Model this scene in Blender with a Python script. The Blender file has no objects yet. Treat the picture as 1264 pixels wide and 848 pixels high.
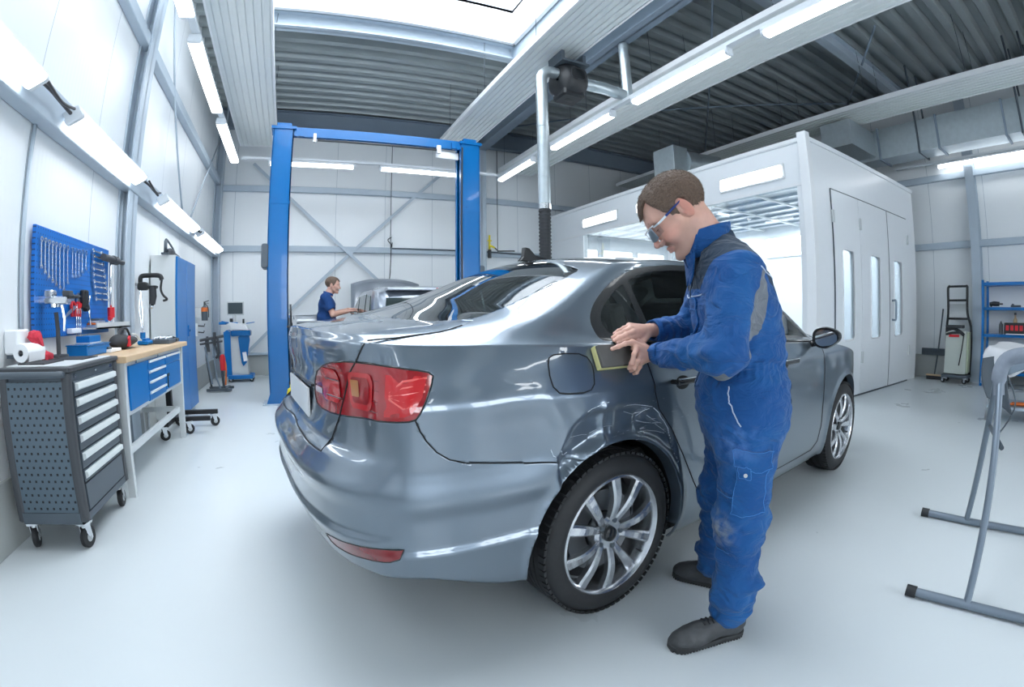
import bpy, bmesh, math, random
import numpy as np
from mathutils import Vector, Matrix, Euler
from mathutils.bvhtree import BVHTree
PI = math.pi
random.seed(7)
SC = bpy.context.scene
COL = SC.collection
H = 1.16                                   # eye height of the photograph

# ------------------------------------------------------------------ materials
M = {}
def mat(name, color, rough=.5, metal=0., noise=0., nscale=8., bump=0., coat=0., spec=None, trans=0., emit=None, estr=0., alpha=1., ior=1.45, nrough=0.):
    m = bpy.data.materials.new(name); m.use_nodes = True
    nt = m.node_tree; b = nt.nodes['Principled BSDF']
    c = (*color, 1)
    b.inputs['Base Color'].default_value = c
    b.inputs['Roughness'].default_value = rough
    b.inputs['Metallic'].default_value = metal
    b.inputs['IOR'].default_value = ior
    b.inputs['Coat Weight'].default_value = coat
    b.inputs['Coat Roughness'].default_value = .03
    b.inputs['Transmission Weight'].default_value = trans
    b.inputs['Alpha'].default_value = alpha
    if spec is not None: b.inputs['Specular IOR Level'].default_value = spec
    if emit: b.inputs['Emission Color'].default_value = (*emit, 1); b.inputs['Emission Strength'].default_value = estr
    if noise or bump or nrough:
        tc = nt.nodes.new('ShaderNodeTexCoord'); nz = nt.nodes.new('ShaderNodeTexNoise')
        nz.inputs['Scale'].default_value = nscale; nz.inputs['Detail'].default_value = 5
        nt.links.new(tc.outputs['Object'], nz.inputs['Vector'])
        if noise:
            mx = nt.nodes.new('ShaderNodeMix'); mx.data_type = 'RGBA'
            mx.inputs['A'].default_value = tuple(max(0, v*(1-noise)) for v in color)+(1,)
            mx.inputs['B'].default_value = tuple(min(1, v*(1+noise)) for v in color)+(1,)
            nt.links.new(nz.outputs['Fac'], mx.inputs['Factor']); nt.links.new(mx.outputs['Result'], b.inputs['Base Color'])
        if bump:
            bp = nt.nodes.new('ShaderNodeBump'); bp.inputs['Strength'].default_value = bump; bp.inputs['Distance'].default_value = .01
            nt.links.new(nz.outputs['Fac'], bp.inputs['Height']); nt.links.new(bp.outputs['Normal'], b.inputs['Normal'])
        if nrough:
            mr = nt.nodes.new('ShaderNodeMapRange'); mr.inputs['To Min'].default_value = max(0, rough-nrough); mr.inputs['To Max'].default_value = rough+nrough
            nt.links.new(nz.outputs['Fac'], mr.inputs['Value']); nt.links.new(mr.outputs['Result'], b.inputs['Roughness'])
    M[name] = m
    return m

# ------------------------------------------------------------------ mesh builder
class MB:
    def __init__(s): s.v = []; s.f = []; s.sm = []
    def add(s, vs, fs, smooth=False):
        o = len(s.v); s.v += [tuple(v) for v in vs]; s.f += [tuple(i+o for i in f) for f in fs]; s.sm += [smooth]*len(fs); return s
    def box(s, c, d, rot=None, taper=None):
        hx, hy, hz = d[0]/2, d[1]/2, d[2]/2
        P = [(-hx,-hy,-hz),(hx,-hy,-hz),(hx,hy,-hz),(-hx,hy,-hz),(-hx,-hy,hz),(hx,-hy,hz),(hx,hy,hz),(-hx,hy,hz)]
        if taper: P = [(x*(taper[0] if z > 0 else 1), y*(taper[1] if z > 0 else 1), z) for x, y, z in P]
        R = Euler(rot).to_matrix() if rot is not None and not isinstance(rot, Matrix) else (rot if rot is not None else Matrix.Identity(3))
        C_ = Vector(c)
        s.add([R @ Vector(p) + C_ for p in P], [(0,3,2,1),(4,5,6,7),(0,1,5,4),(1,2,6,5),(2,3,7,6),(3,0,4,7)]); return s
    def bb(s, x0, x1, y0, y1, z0, z1): return s.box(((x0+x1)/2,(y0+y1)/2,(z0+z1)/2),(abs(x1-x0),abs(y1-y0),abs(z1-z0)))
    def rbox(s, c, d, r=.01, seg=3, rot=None, axis=2):
        # box with rounded edges round one axis and a small chamfer on the ends
        a = [0,1,2]; a.remove(axis); w, h_, l = d[a[0]]/2, d[a[1]]/2, d[axis]/2
        r = min(r, w*.98, h_*.98); ch = min(r*.4, l*.4)
        ring = []
        for cx, cy, a0 in ((w-r,h_-r,0),(-w+r,h_-r,PI/2),(-w+r,-h_+r,PI),(w-r,-h_+r,1.5*PI)):
            for k in range(seg+1):
                t = a0+PI/2*k/seg; ring.append((cx, cy, math.cos(t), math.sin(t)))
        R = Euler(rot).to_matrix() if rot is not None and not isinstance(rot, Matrix) else (rot if rot is not None else Matrix.Identity(3))
        vs = []; n = len(ring)
        for zz, ins in ((-l, ch), (-l+ch, 0), (l-ch, 0), (l, ch)):
            for cx, cy, ct, st in ring:
                q = [0,0,0]; q[a[0]] = cx+ct*(r-ins); q[a[1]] = cy+st*(r-ins); q[axis] = zz
                vs.append(R @ Vector(q) + Vector(c))
        fs = []
        for k in range(3):
            for i in range(n): fs.append((k*n+i, k*n+(i+1)%n, (k+1)*n+(i+1)%n, (k+1)*n+i))
        fs.append(tuple(range(n))[::-1]); fs.append(tuple(3*n+i for i in range(n)))
        if axis == 1: fs = [f[::-1] for f in fs]
        s.add(vs, fs); return s
    def cyl(s, p0, p1, r0, r1=None, n=16, cap=True, smooth=True):
        r1 = r0 if r1 is None else r1
        p0 = Vector(p0); p1 = Vector(p1); d = (p1-p0).normalized(); u = d.orthogonal().normalized(); w = d.cross(u)
        vs = []
        for p, r in ((p0, r0), (p1, r1)):
            for i in range(n):
                t = 2*PI*i/n; vs.append(p+(u*math.cos(t)+w*math.sin(t))*r)
        s.add(vs, [(i, (i+1)%n, n+(i+1)%n, n+i) for i in range(n)], smooth)
        if cap:
            s.add([vs[i] for i in range(n)], [tuple(range(n))[::-1]]); s.add([vs[n+i] for i in range(n)], [tuple(range(n))])
        return s
    def tube(s, pts, r, n=10, cap=True, closed=False, flat=1.):
        pts = [Vector(p) for p in pts]; m = len(pts); rs = r if isinstance(r, (list, tuple)) else [r]*m
        T = []
        for i in range(m):
            a = pts[(i-1) % m] if closed else pts[max(0, i-1)]; b = pts[(i+1) % m] if closed else pts[min(m-1, i+1)]
            T.append((b-a).normalized())
        u = T[0].orthogonal().normalized(); vs = []
        for i in range(m):
            u = (u-T[i]*u.dot(T[i])).normalized(); w = T[i].cross(u)
            for k in range(n):
                t = 2*PI*k/n; vs.append(pts[i]+(u*math.cos(t)+w*math.sin(t)*flat)*rs[i])
        fs = [];
        for i in range(m if closed else m-1):
            j = (i+1) % m
            for k in range(n): fs.append((i*n+k, i*n+(k+1)%n, j*n+(k+1)%n, j*n+k))
        s.add(vs, fs, True)
        if cap and not closed:
            s.add(vs[:n], [tuple(range(n))[::-1]]); s.add(vs[-n:], [tuple(range(n))])
        return s
    def lathe(s, prof, c=(0,0,0), axis=(0,0,1), n=24, arc=2*PI, start=0):
        # prof: (radius, height) pairs along the axis
        d = Vector(axis).normalized(); u = d.orthogonal().normalized(); w = d.cross(u); C_ = Vector(c)
        full = abs(arc-2*PI) < 1e-6; cols = n if full else n+1; vs = []
        for r, h_ in prof:
            for i in range(cols):
                t = start+arc*i/n; vs.append(C_+d*h_+(u*math.cos(t)+w*math.sin(t))*r)
        fs = []
        for k in range(len(prof)-1):
            for i in range(n):
                j = (i+1) % cols
                fs.append((k*cols+i, k*cols+j, (k+1)*cols+j, (k+1)*cols+i))
        s.add(vs, fs, True); return s
    def prism(s, poly, h0, h1, axis=2, smooth=False):
        # polygon in the plane across `axis`, extruded from h0 to h1
        a = [0,1,2]; a.remove(axis); n = len(poly); vs = []
        for hh in (h0, h1):
            for p in poly:
                q = [0,0,0]; q[a[0]] = p[0]; q[a[1]] = p[1]; q[axis] = hh; vs.append(tuple(q))
        s.add(vs, [tuple(range(n))[::-1], tuple(range(n, 2*n))]); s.add(vs, [(i, (i+1)%n, n+(i+1)%n, n+i) for i in range(n)], smooth); return s
    def sphere(s, c, r, n=16, m=10, sc=(1,1,1)):
        vs = []; 
        for j in range(m+1):
            ph = PI*j/m
            for i in range(n):
                t = 2*PI*i/n; vs.append((c[0]+r*sc[0]*math.sin(ph)*math.cos(t), c[1]+r*sc[1]*math.sin(ph)*math.sin(t), c[2]-r*sc[2]*math.cos(ph)))
        fs = [(j*n+i, j*n+(i+1)%n, (j+1)*n+(i+1)%n, (j+1)*n+i) for j in range(m) for i in range(n)]
        s.add(vs, fs, True); return s
    def grid(s, fn, nu, nv, closed_u=False, smooth=True):
        vs = [fn(i/(nu if closed_u else nu-1), j/(nv-1)) for j in range(nv) for i in range(nu)]
        fs = []
        for j in range(nv-1):
            for i in range(nu if closed_u else nu-1):
                i2 = (i+1) % nu; fs.append((j*nu+i, j*nu+i2, (j+1)*nu+i2, (j+1)*nu+i))
        s.add(vs, fs, smooth); return s
    def xf(s, mtx):
        s.v = [tuple(mtx @ Vector(v)) for v in s.v]; return s
    def merge(s, o): s.add(o.v, o.f); s.sm[-len(o.f):] = o.sm; return s
    def islands(s):
        # one builder per connected piece
        key = {}; par = list(range(len(s.v)))
        def find(i):
            while par[i] != i: par[i] = par[par[i]]; i = par[i]
            return i
        for i, v in enumerate(s.v):
            k = (round(v[0]*2e4), round(v[1]*2e4), round(v[2]*2e4))
            if k in key: par[find(i)] = find(key[k])
            else: key[k] = i
        for f in s.f:
            for q in f[1:]: par[find(q)] = find(f[0])
        out = {}
        for f, sm in zip(s.f, s.sm): out.setdefault(find(f[0]), []).append((f, sm))
        res = []
        for fl in out.values():
            m_ = {}; b = MB()
            for f, sm in fl:
                for q in f:
                    if q not in m_: m_[q] = len(b.v); b.v.append(s.v[q])
                b.f.append(tuple(m_[q] for q in f)); b.sm.append(sm)
            res.append(b)
        return res
    def build(s, name, m, parent=None, bevel=0, merge=True, sharp=.6, split=False, **kw):
        if split:
            for b in s.islands(): o = b.build(name, m, parent, bevel, merge, sharp, **kw)
            return o
        me = bpy.data.meshes.new(name); me.from_pydata(s.v, [], s.f)
        me.polygons.foreach_set('use_smooth', s.sm)
        bm = bmesh.new(); bm.from_mesh(me)
        if merge: bmesh.ops.remove_doubles(bm, verts=bm.verts, dist=1e-5)
        bmesh.ops.dissolve_degenerate(bm, dist=1e-6, edges=bm.edges)
        bmesh.ops.recalc_face_normals(bm, faces=bm.faces)
        if bevel:
            es = [e for e in bm.edges if len(e.link_faces) == 2 and e.calc_face_angle(0) > .5]
            bmesh.ops.bevel(bm, geom=es, offset=bevel, segments=2, affect='EDGES', profile=.6, clamp_overlap=True)
        for e in bm.edges:
            if len(e.link_faces) == 2 and e.calc_face_angle(0) > sharp: e.smooth = False
        bm.to_mesh(me); bm.free()
        return link(name, me, m, parent, **kw)

def link(name, me, m, parent=None, **kw):
    if isinstance(m, str): m = M[m]
    if m is not None: me.materials.append(m)
    o = bpy.data.objects.new(name, me); COL.objects.link(o)
    if parent is not None: o.parent = parent
    for k, v in kw.items(): o[k] = v
    return o
def thing(name, label, cat, loc=(0,0,0), rz=0, group=None):
    o = bpy.data.objects.new(name, None); o.empty_display_size = .1; COL.objects.link(o)
    o.location = loc; o.rotation_euler = (0,0,rz); o['label'] = label; o['category'] = cat
    if group: o['group'] = group
    return o
def tag(o, label, cat, group=None, loc=None):
    o['label'] = label; o['category'] = cat
    if group: o['group'] = group
    if loc is not None: o.location = loc
    return o
def struct(o): o['kind'] = 'structure'; return o
def dup(o, loc=None, rz=None, label=None, group=None, parent=None):
    c = o.copy(); COL.objects.link(c)
    if parent is not None: c.parent = parent
    for ch in [q for q in ALLCH.get(o.name, [])] or list(o.children): dup(ch, parent=c)
    if loc is not None: c.location = loc
    if rz is not None: c.rotation_euler = (0,0,rz)
    if label: c['label'] = label
    if group: c['group'] = group
    return c
ALLCH = {}
def rrect(w, h, r, seg=5, cx=0, cy=0):
    out = []
    for sx, sy, a0 in ((1,1,0),(-1,1,PI/2),(-1,-1,PI),(1,-1,1.5*PI)):
        for k in range(seg+1):
            t = a0+PI/2*k/seg; out.append((cx+sx*(w/2-r)+math.cos(t)*r, cy+sy*(h/2-r)+math.sin(t)*r))
    return out
def lerp(a, b, t): return a+(b-a)*t
def spline(pts, n=8):
    # Catmull-Rom through the points
    P = [Vector(p) for p in pts]; out = []
    for i in range(len(P)-1):
        p0 = P[max(0,i-1)]; p1 = P[i]; p2 = P[i+1]; p3 = P[min(len(P)-1,i+2)]
        for k in range(n):
            t = k/n
            out.append(.5*((2*p1)+(p2-p0)*t+(2*p0-5*p1+4*p2-p3)*t*t+(3*p1-p0-3*p2+p3)*t**3))
    out.append(P[-1]); return out

def hole_mat(name, base, ax, du, dv, ru, rv, ou=0., ov=0., stagger=0., rough=.4, dark=(.004,.005,.006)):
    # sheet with punched square holes: u along axis ax, v along z (object space)
    m = bpy.data.materials.new(name); m.use_nodes = True; nt = m.node_tree; b = nt.nodes['Principled BSDF']
    tc = nt.nodes.new('ShaderNodeTexCoord'); sx = nt.nodes.new('ShaderNodeSeparateXYZ'); nt.links.new(tc.outputs['Object'], sx.inputs[0])
    def mt(op, a, bb=0.):
        n = nt.nodes.new('ShaderNodeMath'); n.operation = op
        for i, q in enumerate((a, bb)):
            if isinstance(q, (int, float)): n.inputs[i].default_value = q
            else: nt.links.new(q, n.inputs[i])
        return n.outputs[0]
    v = mt('DIVIDE', mt('ADD', sx.outputs[2], ov+50*dv), dv); u = mt('DIVIDE', mt('ADD', sx.outputs[ax], ou+50*du), du)
    if stagger: u = mt('ADD', u, mt('MULTIPLY', mt('MODULO', mt('FLOOR', v), 2.), stagger))
    hu = mt('LESS_THAN', mt('ABSOLUTE', mt('SUBTRACT', mt('FRACT', u), .5)), ru); hv = mt('LESS_THAN', mt('ABSOLUTE', mt('SUBTRACT', mt('FRACT', v), .5)), rv)
    k = mt('MULTIPLY', hu, hv)
    mx = nt.nodes.new('ShaderNodeMix'); mx.data_type = 'RGBA'; nt.links.new(k, mx.inputs['Factor']); mx.inputs['A'].default_value = (*base, 1); mx.inputs['B'].default_value = (*dark, 1)
    nt.links.new(mx.outputs['Result'], b.inputs['Base Color']); b.inputs['Roughness'].default_value = rough
    M[name] = m; return m
def thin_glass(name, tint, rough=.01, refl=1.):
    m = bpy.data.materials.new(name); m.use_nodes = True; nt = m.node_tree; nt.nodes.remove(nt.nodes['Principled BSDF'])
    tr = nt.nodes.new('ShaderNodeBsdfTransparent'); tr.inputs[0].default_value = (*tint, 1); gl = nt.nodes.new('ShaderNodeBsdfGlossy'); gl.inputs['Roughness'].default_value = rough
    fr = nt.nodes.new('ShaderNodeFresnel'); fr.inputs[0].default_value = 1.5; mu = nt.nodes.new('ShaderNodeMath'); mu.operation = 'MULTIPLY'; mu.use_clamp = True; mu.inputs[1].default_value = refl
    mx = nt.nodes.new('ShaderNodeMixShader'); nt.links.new(fr.outputs[0], mu.inputs[0]); nt.links.new(mu.outputs[0], mx.inputs[0]); nt.links.new(tr.outputs[0], mx.inputs[1]); nt.links.new(gl.outputs[0], mx.inputs[2])
    nt.links.new(mx.outputs[0], nt.nodes['Material Output'].inputs[0]); M[name] = m
# ------------------------------------------------------------------ materials used
mat('floor', (.60,.645,.665), .30, noise=.05, nscale=1.2, nrough=.08)
mat('deck', (.36,.40,.41), .42, metal=.35, noise=.12, nscale=2)
mat('steel_blue', (.20,.25,.31), .5, noise=.06)
mat('steel_pale', (.42,.49,.56), .45, noise=.05)
mat('galv', (.48,.54,.57), .34, metal=.75, noise=.14, nscale=14, nrough=.1)
mat('radiant', (.70,.74,.74), .5, noise=.03)
mat('white', (.80,.82,.84), .35, noise=.02)
mat('booth', (.80,.83,.86), .28, noise=.015)
mat('lamp', (1,1,1), .5, emit=(.93,.97,1.), estr=9)
mat('booth_lamp', (1,1,1), .5, emit=(.96,.98,1.), estr=5)
mat('lamp_body', (.72,.76,.80), .4)
mat('chrome', (.75,.77,.8), .14, metal=1)
mat('steel', (.55,.57,.6), .28, metal=1, noise=.08, nscale=30)
mat('black', (.016,.018,.021), .45)
mat('blacksoft', (.03,.033,.038), .7, noise=.2, nscale=40)
mat('anthracite', (.075,.095,.115), .42, noise=.06)
mat('anthracite2', (.055,.06,.068), .5)
mat('blue', (.0,.150,.45), .32, noise=.05)
mat('liftblue', (.0,.120,.36), .25, coat=.3, noise=.04)
mat('lightgrey', (.60,.63,.64), .42, noise=.02)
mat('wood', (.62,.44,.27), .45, noise=.12, nscale=6)
mat('red', (.62,.02,.03), .4)
mat('yellow', (.75,.62,.03), .4)
mat('orange', (.75,.18,.04), .5)
mat('rubber', (.018,.019,.021), .65, noise=.2, nscale=60)
thin_glass('glass', (.9,.95,.96))
mat('concrete', (.42,.44,.43), .8, noise=.08, nscale=4, bump=.1)
mat('paper', (.82,.84,.86), .7)
mat('screen', (.05,.07,.08), .15)
mat('cable', (.05,.05,.055), .5)
mat('skin', (.60,.345,.27), .48, noise=.16, nscale=32, bump=.12)
M['skin'].node_tree.nodes['Principled BSDF'].inputs['Subsurface Weight'].default_value = .08
M['skin'].node_tree.nodes['Principled BSDF'].inputs['Subsurface Scale'].default_value = .02
# ================================================================== ROOM
LX, RX, BY, FY, CZ = -1.65, 9.78, 9.76, -5.2, 5.30
def panel_mat(name, ax, period, base, line, shift=0., w=.008, top=None):
    m = bpy.data.materials.new(name); m.use_nodes = True; nt = m.node_tree; b = nt.nodes['Principled BSDF']
    tc = nt.nodes.new('ShaderNodeTexCoord'); sx = nt.nodes.new('ShaderNodeSeparateXYZ'); nt.links.new(tc.outputs['Object'], sx.inputs[0])
    def math_(op, a, bb=None):
        n = nt.nodes.new('ShaderNodeMath'); n.operation = op
        for i, q in enumerate((a, bb)):
            if q is None: continue
            if isinstance(q, (int, float)): n.inputs[i].default_value = q
            else: nt.links.new(q, n.inputs[i])
        return n.outputs[0]
    s_ = math_('ADD', sx.outputs[ax], shift+100*period)
    fr = math_('FRACT', math_('DIVIDE', s_, period))
    ln = math_('LESS_THAN', fr, w/period)
    fine = math_('SINE', math_('MULTIPLY', s_, 2*PI/.05))
    mx = nt.nodes.new('ShaderNodeMix'); mx.data_type = 'RGBA'
    nt.links.new(ln, mx.inputs['Factor']); mx.inputs['A'].default_value = (*base, 1); mx.inputs['B'].default_value = (*line, 1)
    nt.links.new(mx.outputs['Result'], b.inputs['Base Color']); b.inputs['Roughness'].default_value = .38
    bp = nt.nodes.new('ShaderNodeBump'); bp.inputs['Strength'].default_value = .12; bp.inputs['Distance'].default_value = .002
    nt.links.new(fine, bp.inputs['Height']); nt.links.new(bp.outputs['Normal'], b.inputs['Normal'])
    M[name] = m; return m
panel_mat('wall_x', 0, 1.02, (.80,.83,.85), (.42,.47,.52), .25)
panel_mat('wall_y', 1, 1.02, (.80,.83,.85), (.42,.47,.52), .30)

def plane_obj(name, vs, m):
    me = bpy.data.meshes.new(name); me.from_pydata(vs, [], [(0,1,2,3)]); return struct(link(name, me, m))
T = .12
struct(MB().bb(LX-T, RX+T, FY-T, BY+T, -.12, 0).build('floor', 'floor'))
struct(MB().bb(LX-T, LX, FY, BY, .36, CZ+.2).build('wall_left', 'wall_y'))
struct(MB().bb(RX, RX+T, FY, BY, .40, CZ+.2).build('wall_right', 'wall_y'))
struct(MB().bb(LX-T, RX+T, BY, BY+T, .40, CZ+.2).build('wall_back', 'wall_x'))
# concrete plinths below the panels
struct(MB().bb(LX-T, LX+.02, FY, BY, 0, .36).build('baseboard_left', 'concrete', bevel=.006))
struct(MB().bb(RX-.02, RX+T, FY, BY, 0, .40).build('baseboard_right', 'concrete', bevel=.006))
struct(MB().bb(LX-T, RX+T, BY-.02, BY+T, 0, .40).build('baseboard_back', 'concrete', bevel=.006))
# wall behind the camera: two daylight windows in it
w = MB(); wins = [(-.6, 2.4), (3.6, 6.6)]; z0w, z1w = 1.0, 3.4
w.bb(LX-T, wins[0][0], FY-T, FY, 0, CZ+.2); w.bb(wins[0][1], wins[1][0], FY-T, FY, 0, CZ+.2); w.bb(wins[1][1], RX+T, FY-T, FY, 0, CZ+.2)
for a, b in wins: w.bb(a, b, FY-T, FY, 0, z0w); w.bb(a, b, FY-T, FY, z1w, CZ+.2)
struct(w.build('wall_front', 'wall_x'))
for k, (a, b) in enumerate(wins):
    f = MB()
    for x in np.linspace(a, b, 4): f.bb(x-.04, x+.04, FY-.08, FY-.02, z0w, z1w)
    for z in (z0w, (z0w+z1w)/2, z1w): f.bb(a, b, FY-.08, FY-.02, z-.04, z+.04)
    struct(f.build('window_%d' % (k+2), 'white'))

# trapezoidal roof deck, ribs running across the hall, with the hole of the roof light
SKX0, SKX1, SKY0, SKY1 = -.9, 2.95, 1.2, 5.95
d = MB(); P = .30; y = FY
while y < BY:
    # one rib: low flange, web, high flange, web
    prof = [(0, 0), (.11, 0), (.15, .10), (.26, .10), (.30, 0)]
    for (ya, za), (yb, zb) in zip(prof[:-1], prof[1:]):
        y0, y1 = y+ya, y+yb
        segs = [(LX, RX)]
        if y0 > SKY0-.01 and y1 < SKY1+.06: segs = [(LX, SKX0), (SKX1, RX)]
        for xa, xb in segs:
            d.add([(xa,y0,CZ+za),(xb,y0,CZ+za),(xb,y1,CZ+zb),(xa,y1,CZ+zb)], [(0,1,2,3)])
    y += P
struct(d.build('ceiling', 'deck'))
d = MB()
for a in ((LX-T, SKX0, FY-T, BY+T), (SKX1, RX+T, FY-T, BY+T), (SKX0, SKX1, FY-T, SKY0), (SKX0, SKX1, SKY1, BY+T)): d.bb(a[0], a[1], a[2], a[3], CZ+.12, CZ+.2)
struct(d.build('ceiling', 'steel_pale'))
# roof light: white curb, glazing bars, pale glazing
k = MB(); hk = .55
for x in (SKX0, SKX1): k.bb(x-.03, x+.03, SKY0, SKY1, CZ-.06, CZ+hk)
for yy in (SKY0, SKY1): k.bb(SKX0, SKX1, yy-.03, yy+.03, CZ-.06, CZ+hk)
win = struct(k.build('window_1', 'white'))
b = MB()
for i in range(5):
    x = lerp(SKX0, SKX1, i/4); b.bb(x-.03, x+.03, SKY0, SKY1, CZ+hk-.05, CZ+hk+.03)
for yy in (SKY0, (SKY0+SKY1)/2, SKY1): b.bb(SKX0, SKX1, yy-.03, yy+.03, CZ+hk-.05, CZ+hk+.03)
b.build('glazing_bars', 'steel_pale', win)

# roof steel: beams along the hall, trimmer and purlins across it
def ibeam(p0, p1, w=.2, h=.42, tf=.02, m='steel_blue', name='trim_1'):
    p0 = Vector(p0); p1 = Vector(p1); L = (p1-p0).length; mb = MB()
    mb.box((0,0,-h/2+tf/2), (w,L,tf)); mb.box((0,0,h/2-tf/2), (w,L,tf)); mb.box((0,0,0), (.014,L,h))
    a = math.atan2(-(p1-p0).x, (p1-p0).y)
    mb.xf(Matrix.Translation((p0+p1)/2) @ Matrix.Rotation(a, 4, 'Z'))
    return struct(mb.build(name, m))
tn = [0]
def trim(mb, m, **kw):
    tn[0] += 1; return struct(mb.build('trim_%d' % tn[0], m, **kw))
def tname(): tn[0] += 1; return 'trim_%d' % tn[0]
ibeam((3.86, FY, 5.0), (3.86, BY, 5.0), .22, .46, name=tname())
ibeam((9.62, FY, 5.16), (9.62, BY, 5.16), .12, .24, name=tname())
ibeam((SKX0-.2, 6.12, 5.16), (3.86, 6.12, 5.16), .16, .24, m='steel_pale', name=tname())
ibeam((LX, BY-.18, 5.06), (RX, BY-.18, 5.06), .16, .40, name=tname())
ibeam((3.86, 2.95, 5.12), (RX, 2.95, 5.12), .14, .26, m='steel_pale', name=tname())
trim(MB().bb(SKX1+.05, SKX1+.2, SKY0-.4, 6.3, 5.06, 5.28), 'steel_pale')
trim(MB().cyl((3.95, 2.9, 5.05), (9.5, 8.2, 5.05), .018, n=8), 'steel_blue')
trim(MB().cyl((3.95, 8.9, 5.05), (9.5, 3.2, 5.05), .018, n=8), 'steel_blue')
trim(MB().cyl((9.4, 4.2, 5.05), (6.6, 2.2, 5.05), .018, n=8), 'steel_blue')

# columns
def hcol(x, y, z1, w=.2, dp=.22, m='steel_pale', ax='x'):
    mb = MB(); t = .018
    if ax == 'x':   # flanges face along x
        mb.bb(x-dp/2, x-dp/2+t, y-w/2, y+w/2, 0, z1); mb.bb(x+dp/2-t, x+dp/2, y-w/2, y+w/2, 0, z1); mb.bb(x-dp/2, x+dp/2, y-.006, y+.006, 0, z1)
    else:
        mb.bb(x-w/2, x+w/2, y-dp/2, y-dp/2+t, 0, z1); mb.bb(x-w/2, x+w/2, y+dp/2-t, y+dp/2, 0, z1); mb.bb(x-.006, x+.006, y-dp/2, y+dp/2, 0, z1)
    return trim(mb, m)
hcol(LX+.055, 4.50, CZ, .24, .11)
hcol(LX+.07, BY-.16, CZ, .24, .14)
hcol(LX+.055, -1.0, CZ, .24, .11)
hcol(3.86, BY-.14, 4.8, .22, .24, ax='y')
hcol(RX-.12, 1.93, CZ, .16, .20)
hcol(RX-.12, 8.6, CZ, .16, .20)
# wall rails
trim(MB().rbox((RX/2+LX/2, BY-.05, 2.46), (RX-LX, .09, .12), .012, axis=0), 'steel_pale')
trim(MB().rbox((RX/2+LX/2, BY-.05, 3.66), (RX-LX, .09, .12), .012, axis=0), 'steel_pale')
trim(MB().rbox((RX/2+LX/2, BY-.05, 1.0-.58), (RX-LX, .07, .05), .012, axis=0), 'steel_pale')
trim(MB().rbox((RX-.05, (BY+FY)/2, 2.33), (.09, BY-FY, .12), .012, axis=1), 'steel_pale')
trim(MB().rbox((RX-.05, (BY+FY)/2, 3.55), (.09, BY-FY, .12), .012, axis=1), 'steel_pale')
trim(MB().rbox((LX+.06, (BY+FY)/2, 2.39), (.12, BY-FY, .22), .012, axis=1), 'steel_pale')
trim(MB().rbox((LX+.05, (BY+FY)/2, 3.75), (.10, BY-FY, .12), .012, axis=1), 'steel_pale')
# vertical conduit on the left wall
trim(MB().cyl((LX+.015, 2.78, .9), (LX+.015, 2.78, 2.28), .014, n=8), 'steel_pale')
trim(MB().cyl((LX+.02, 4.45, .9), (LX+.02, 4.45, 2.28), .014, n=8), 'steel_pale')
# wind bracing, flat ties
def tie(p0, p1, w=.06, m='steel_pale'):
    p0 = Vector(p0); p1 = Vector(p1); d = p1-p0; L = d.length
    q = d.to_track_quat('X', 'Z').to_matrix()
    return trim(MB().box((p0+p1)/2, (L, .012, w), rot=q), m)
tie((-1.05, BY-.11, .40), (2.98, BY-.11, 4.15)); tie((-.92, BY-.13, 4.15), (3.2, BY-.13, .42))
def rod(p0, p1, r=.012): return trim(MB().cyl(p0, p1, r, n=8), 'steel_pale')
rod((LX+.10, 6.55, 2.5), (LX+.10, 4.85, 4.6)); rod((LX+.10, 7.0, 2.5), (LX+.10, 9.3, 4.6))
# electrical trunking low on the right wall
trim(MB().bb(RX-.07, RX, 2.2, 2.98, .40, .52), 'anthracite')
# compressed-air pipe along the back wall
trim(MB().tube([(1.93,BY-.10,2.62),(1.93,BY-.10,2.5),(3.9,BY-.12,2.5),(5.4,BY-.12,2.46)], .014, n=8).cyl((1.9,BY-.1,2.5),(1.9,BY-.1,5.0),.008,n=6).cyl((4.3,BY-.1,2.5),(4.3,BY-.1,5.0),.008,n=6), 'anthracite')

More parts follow.
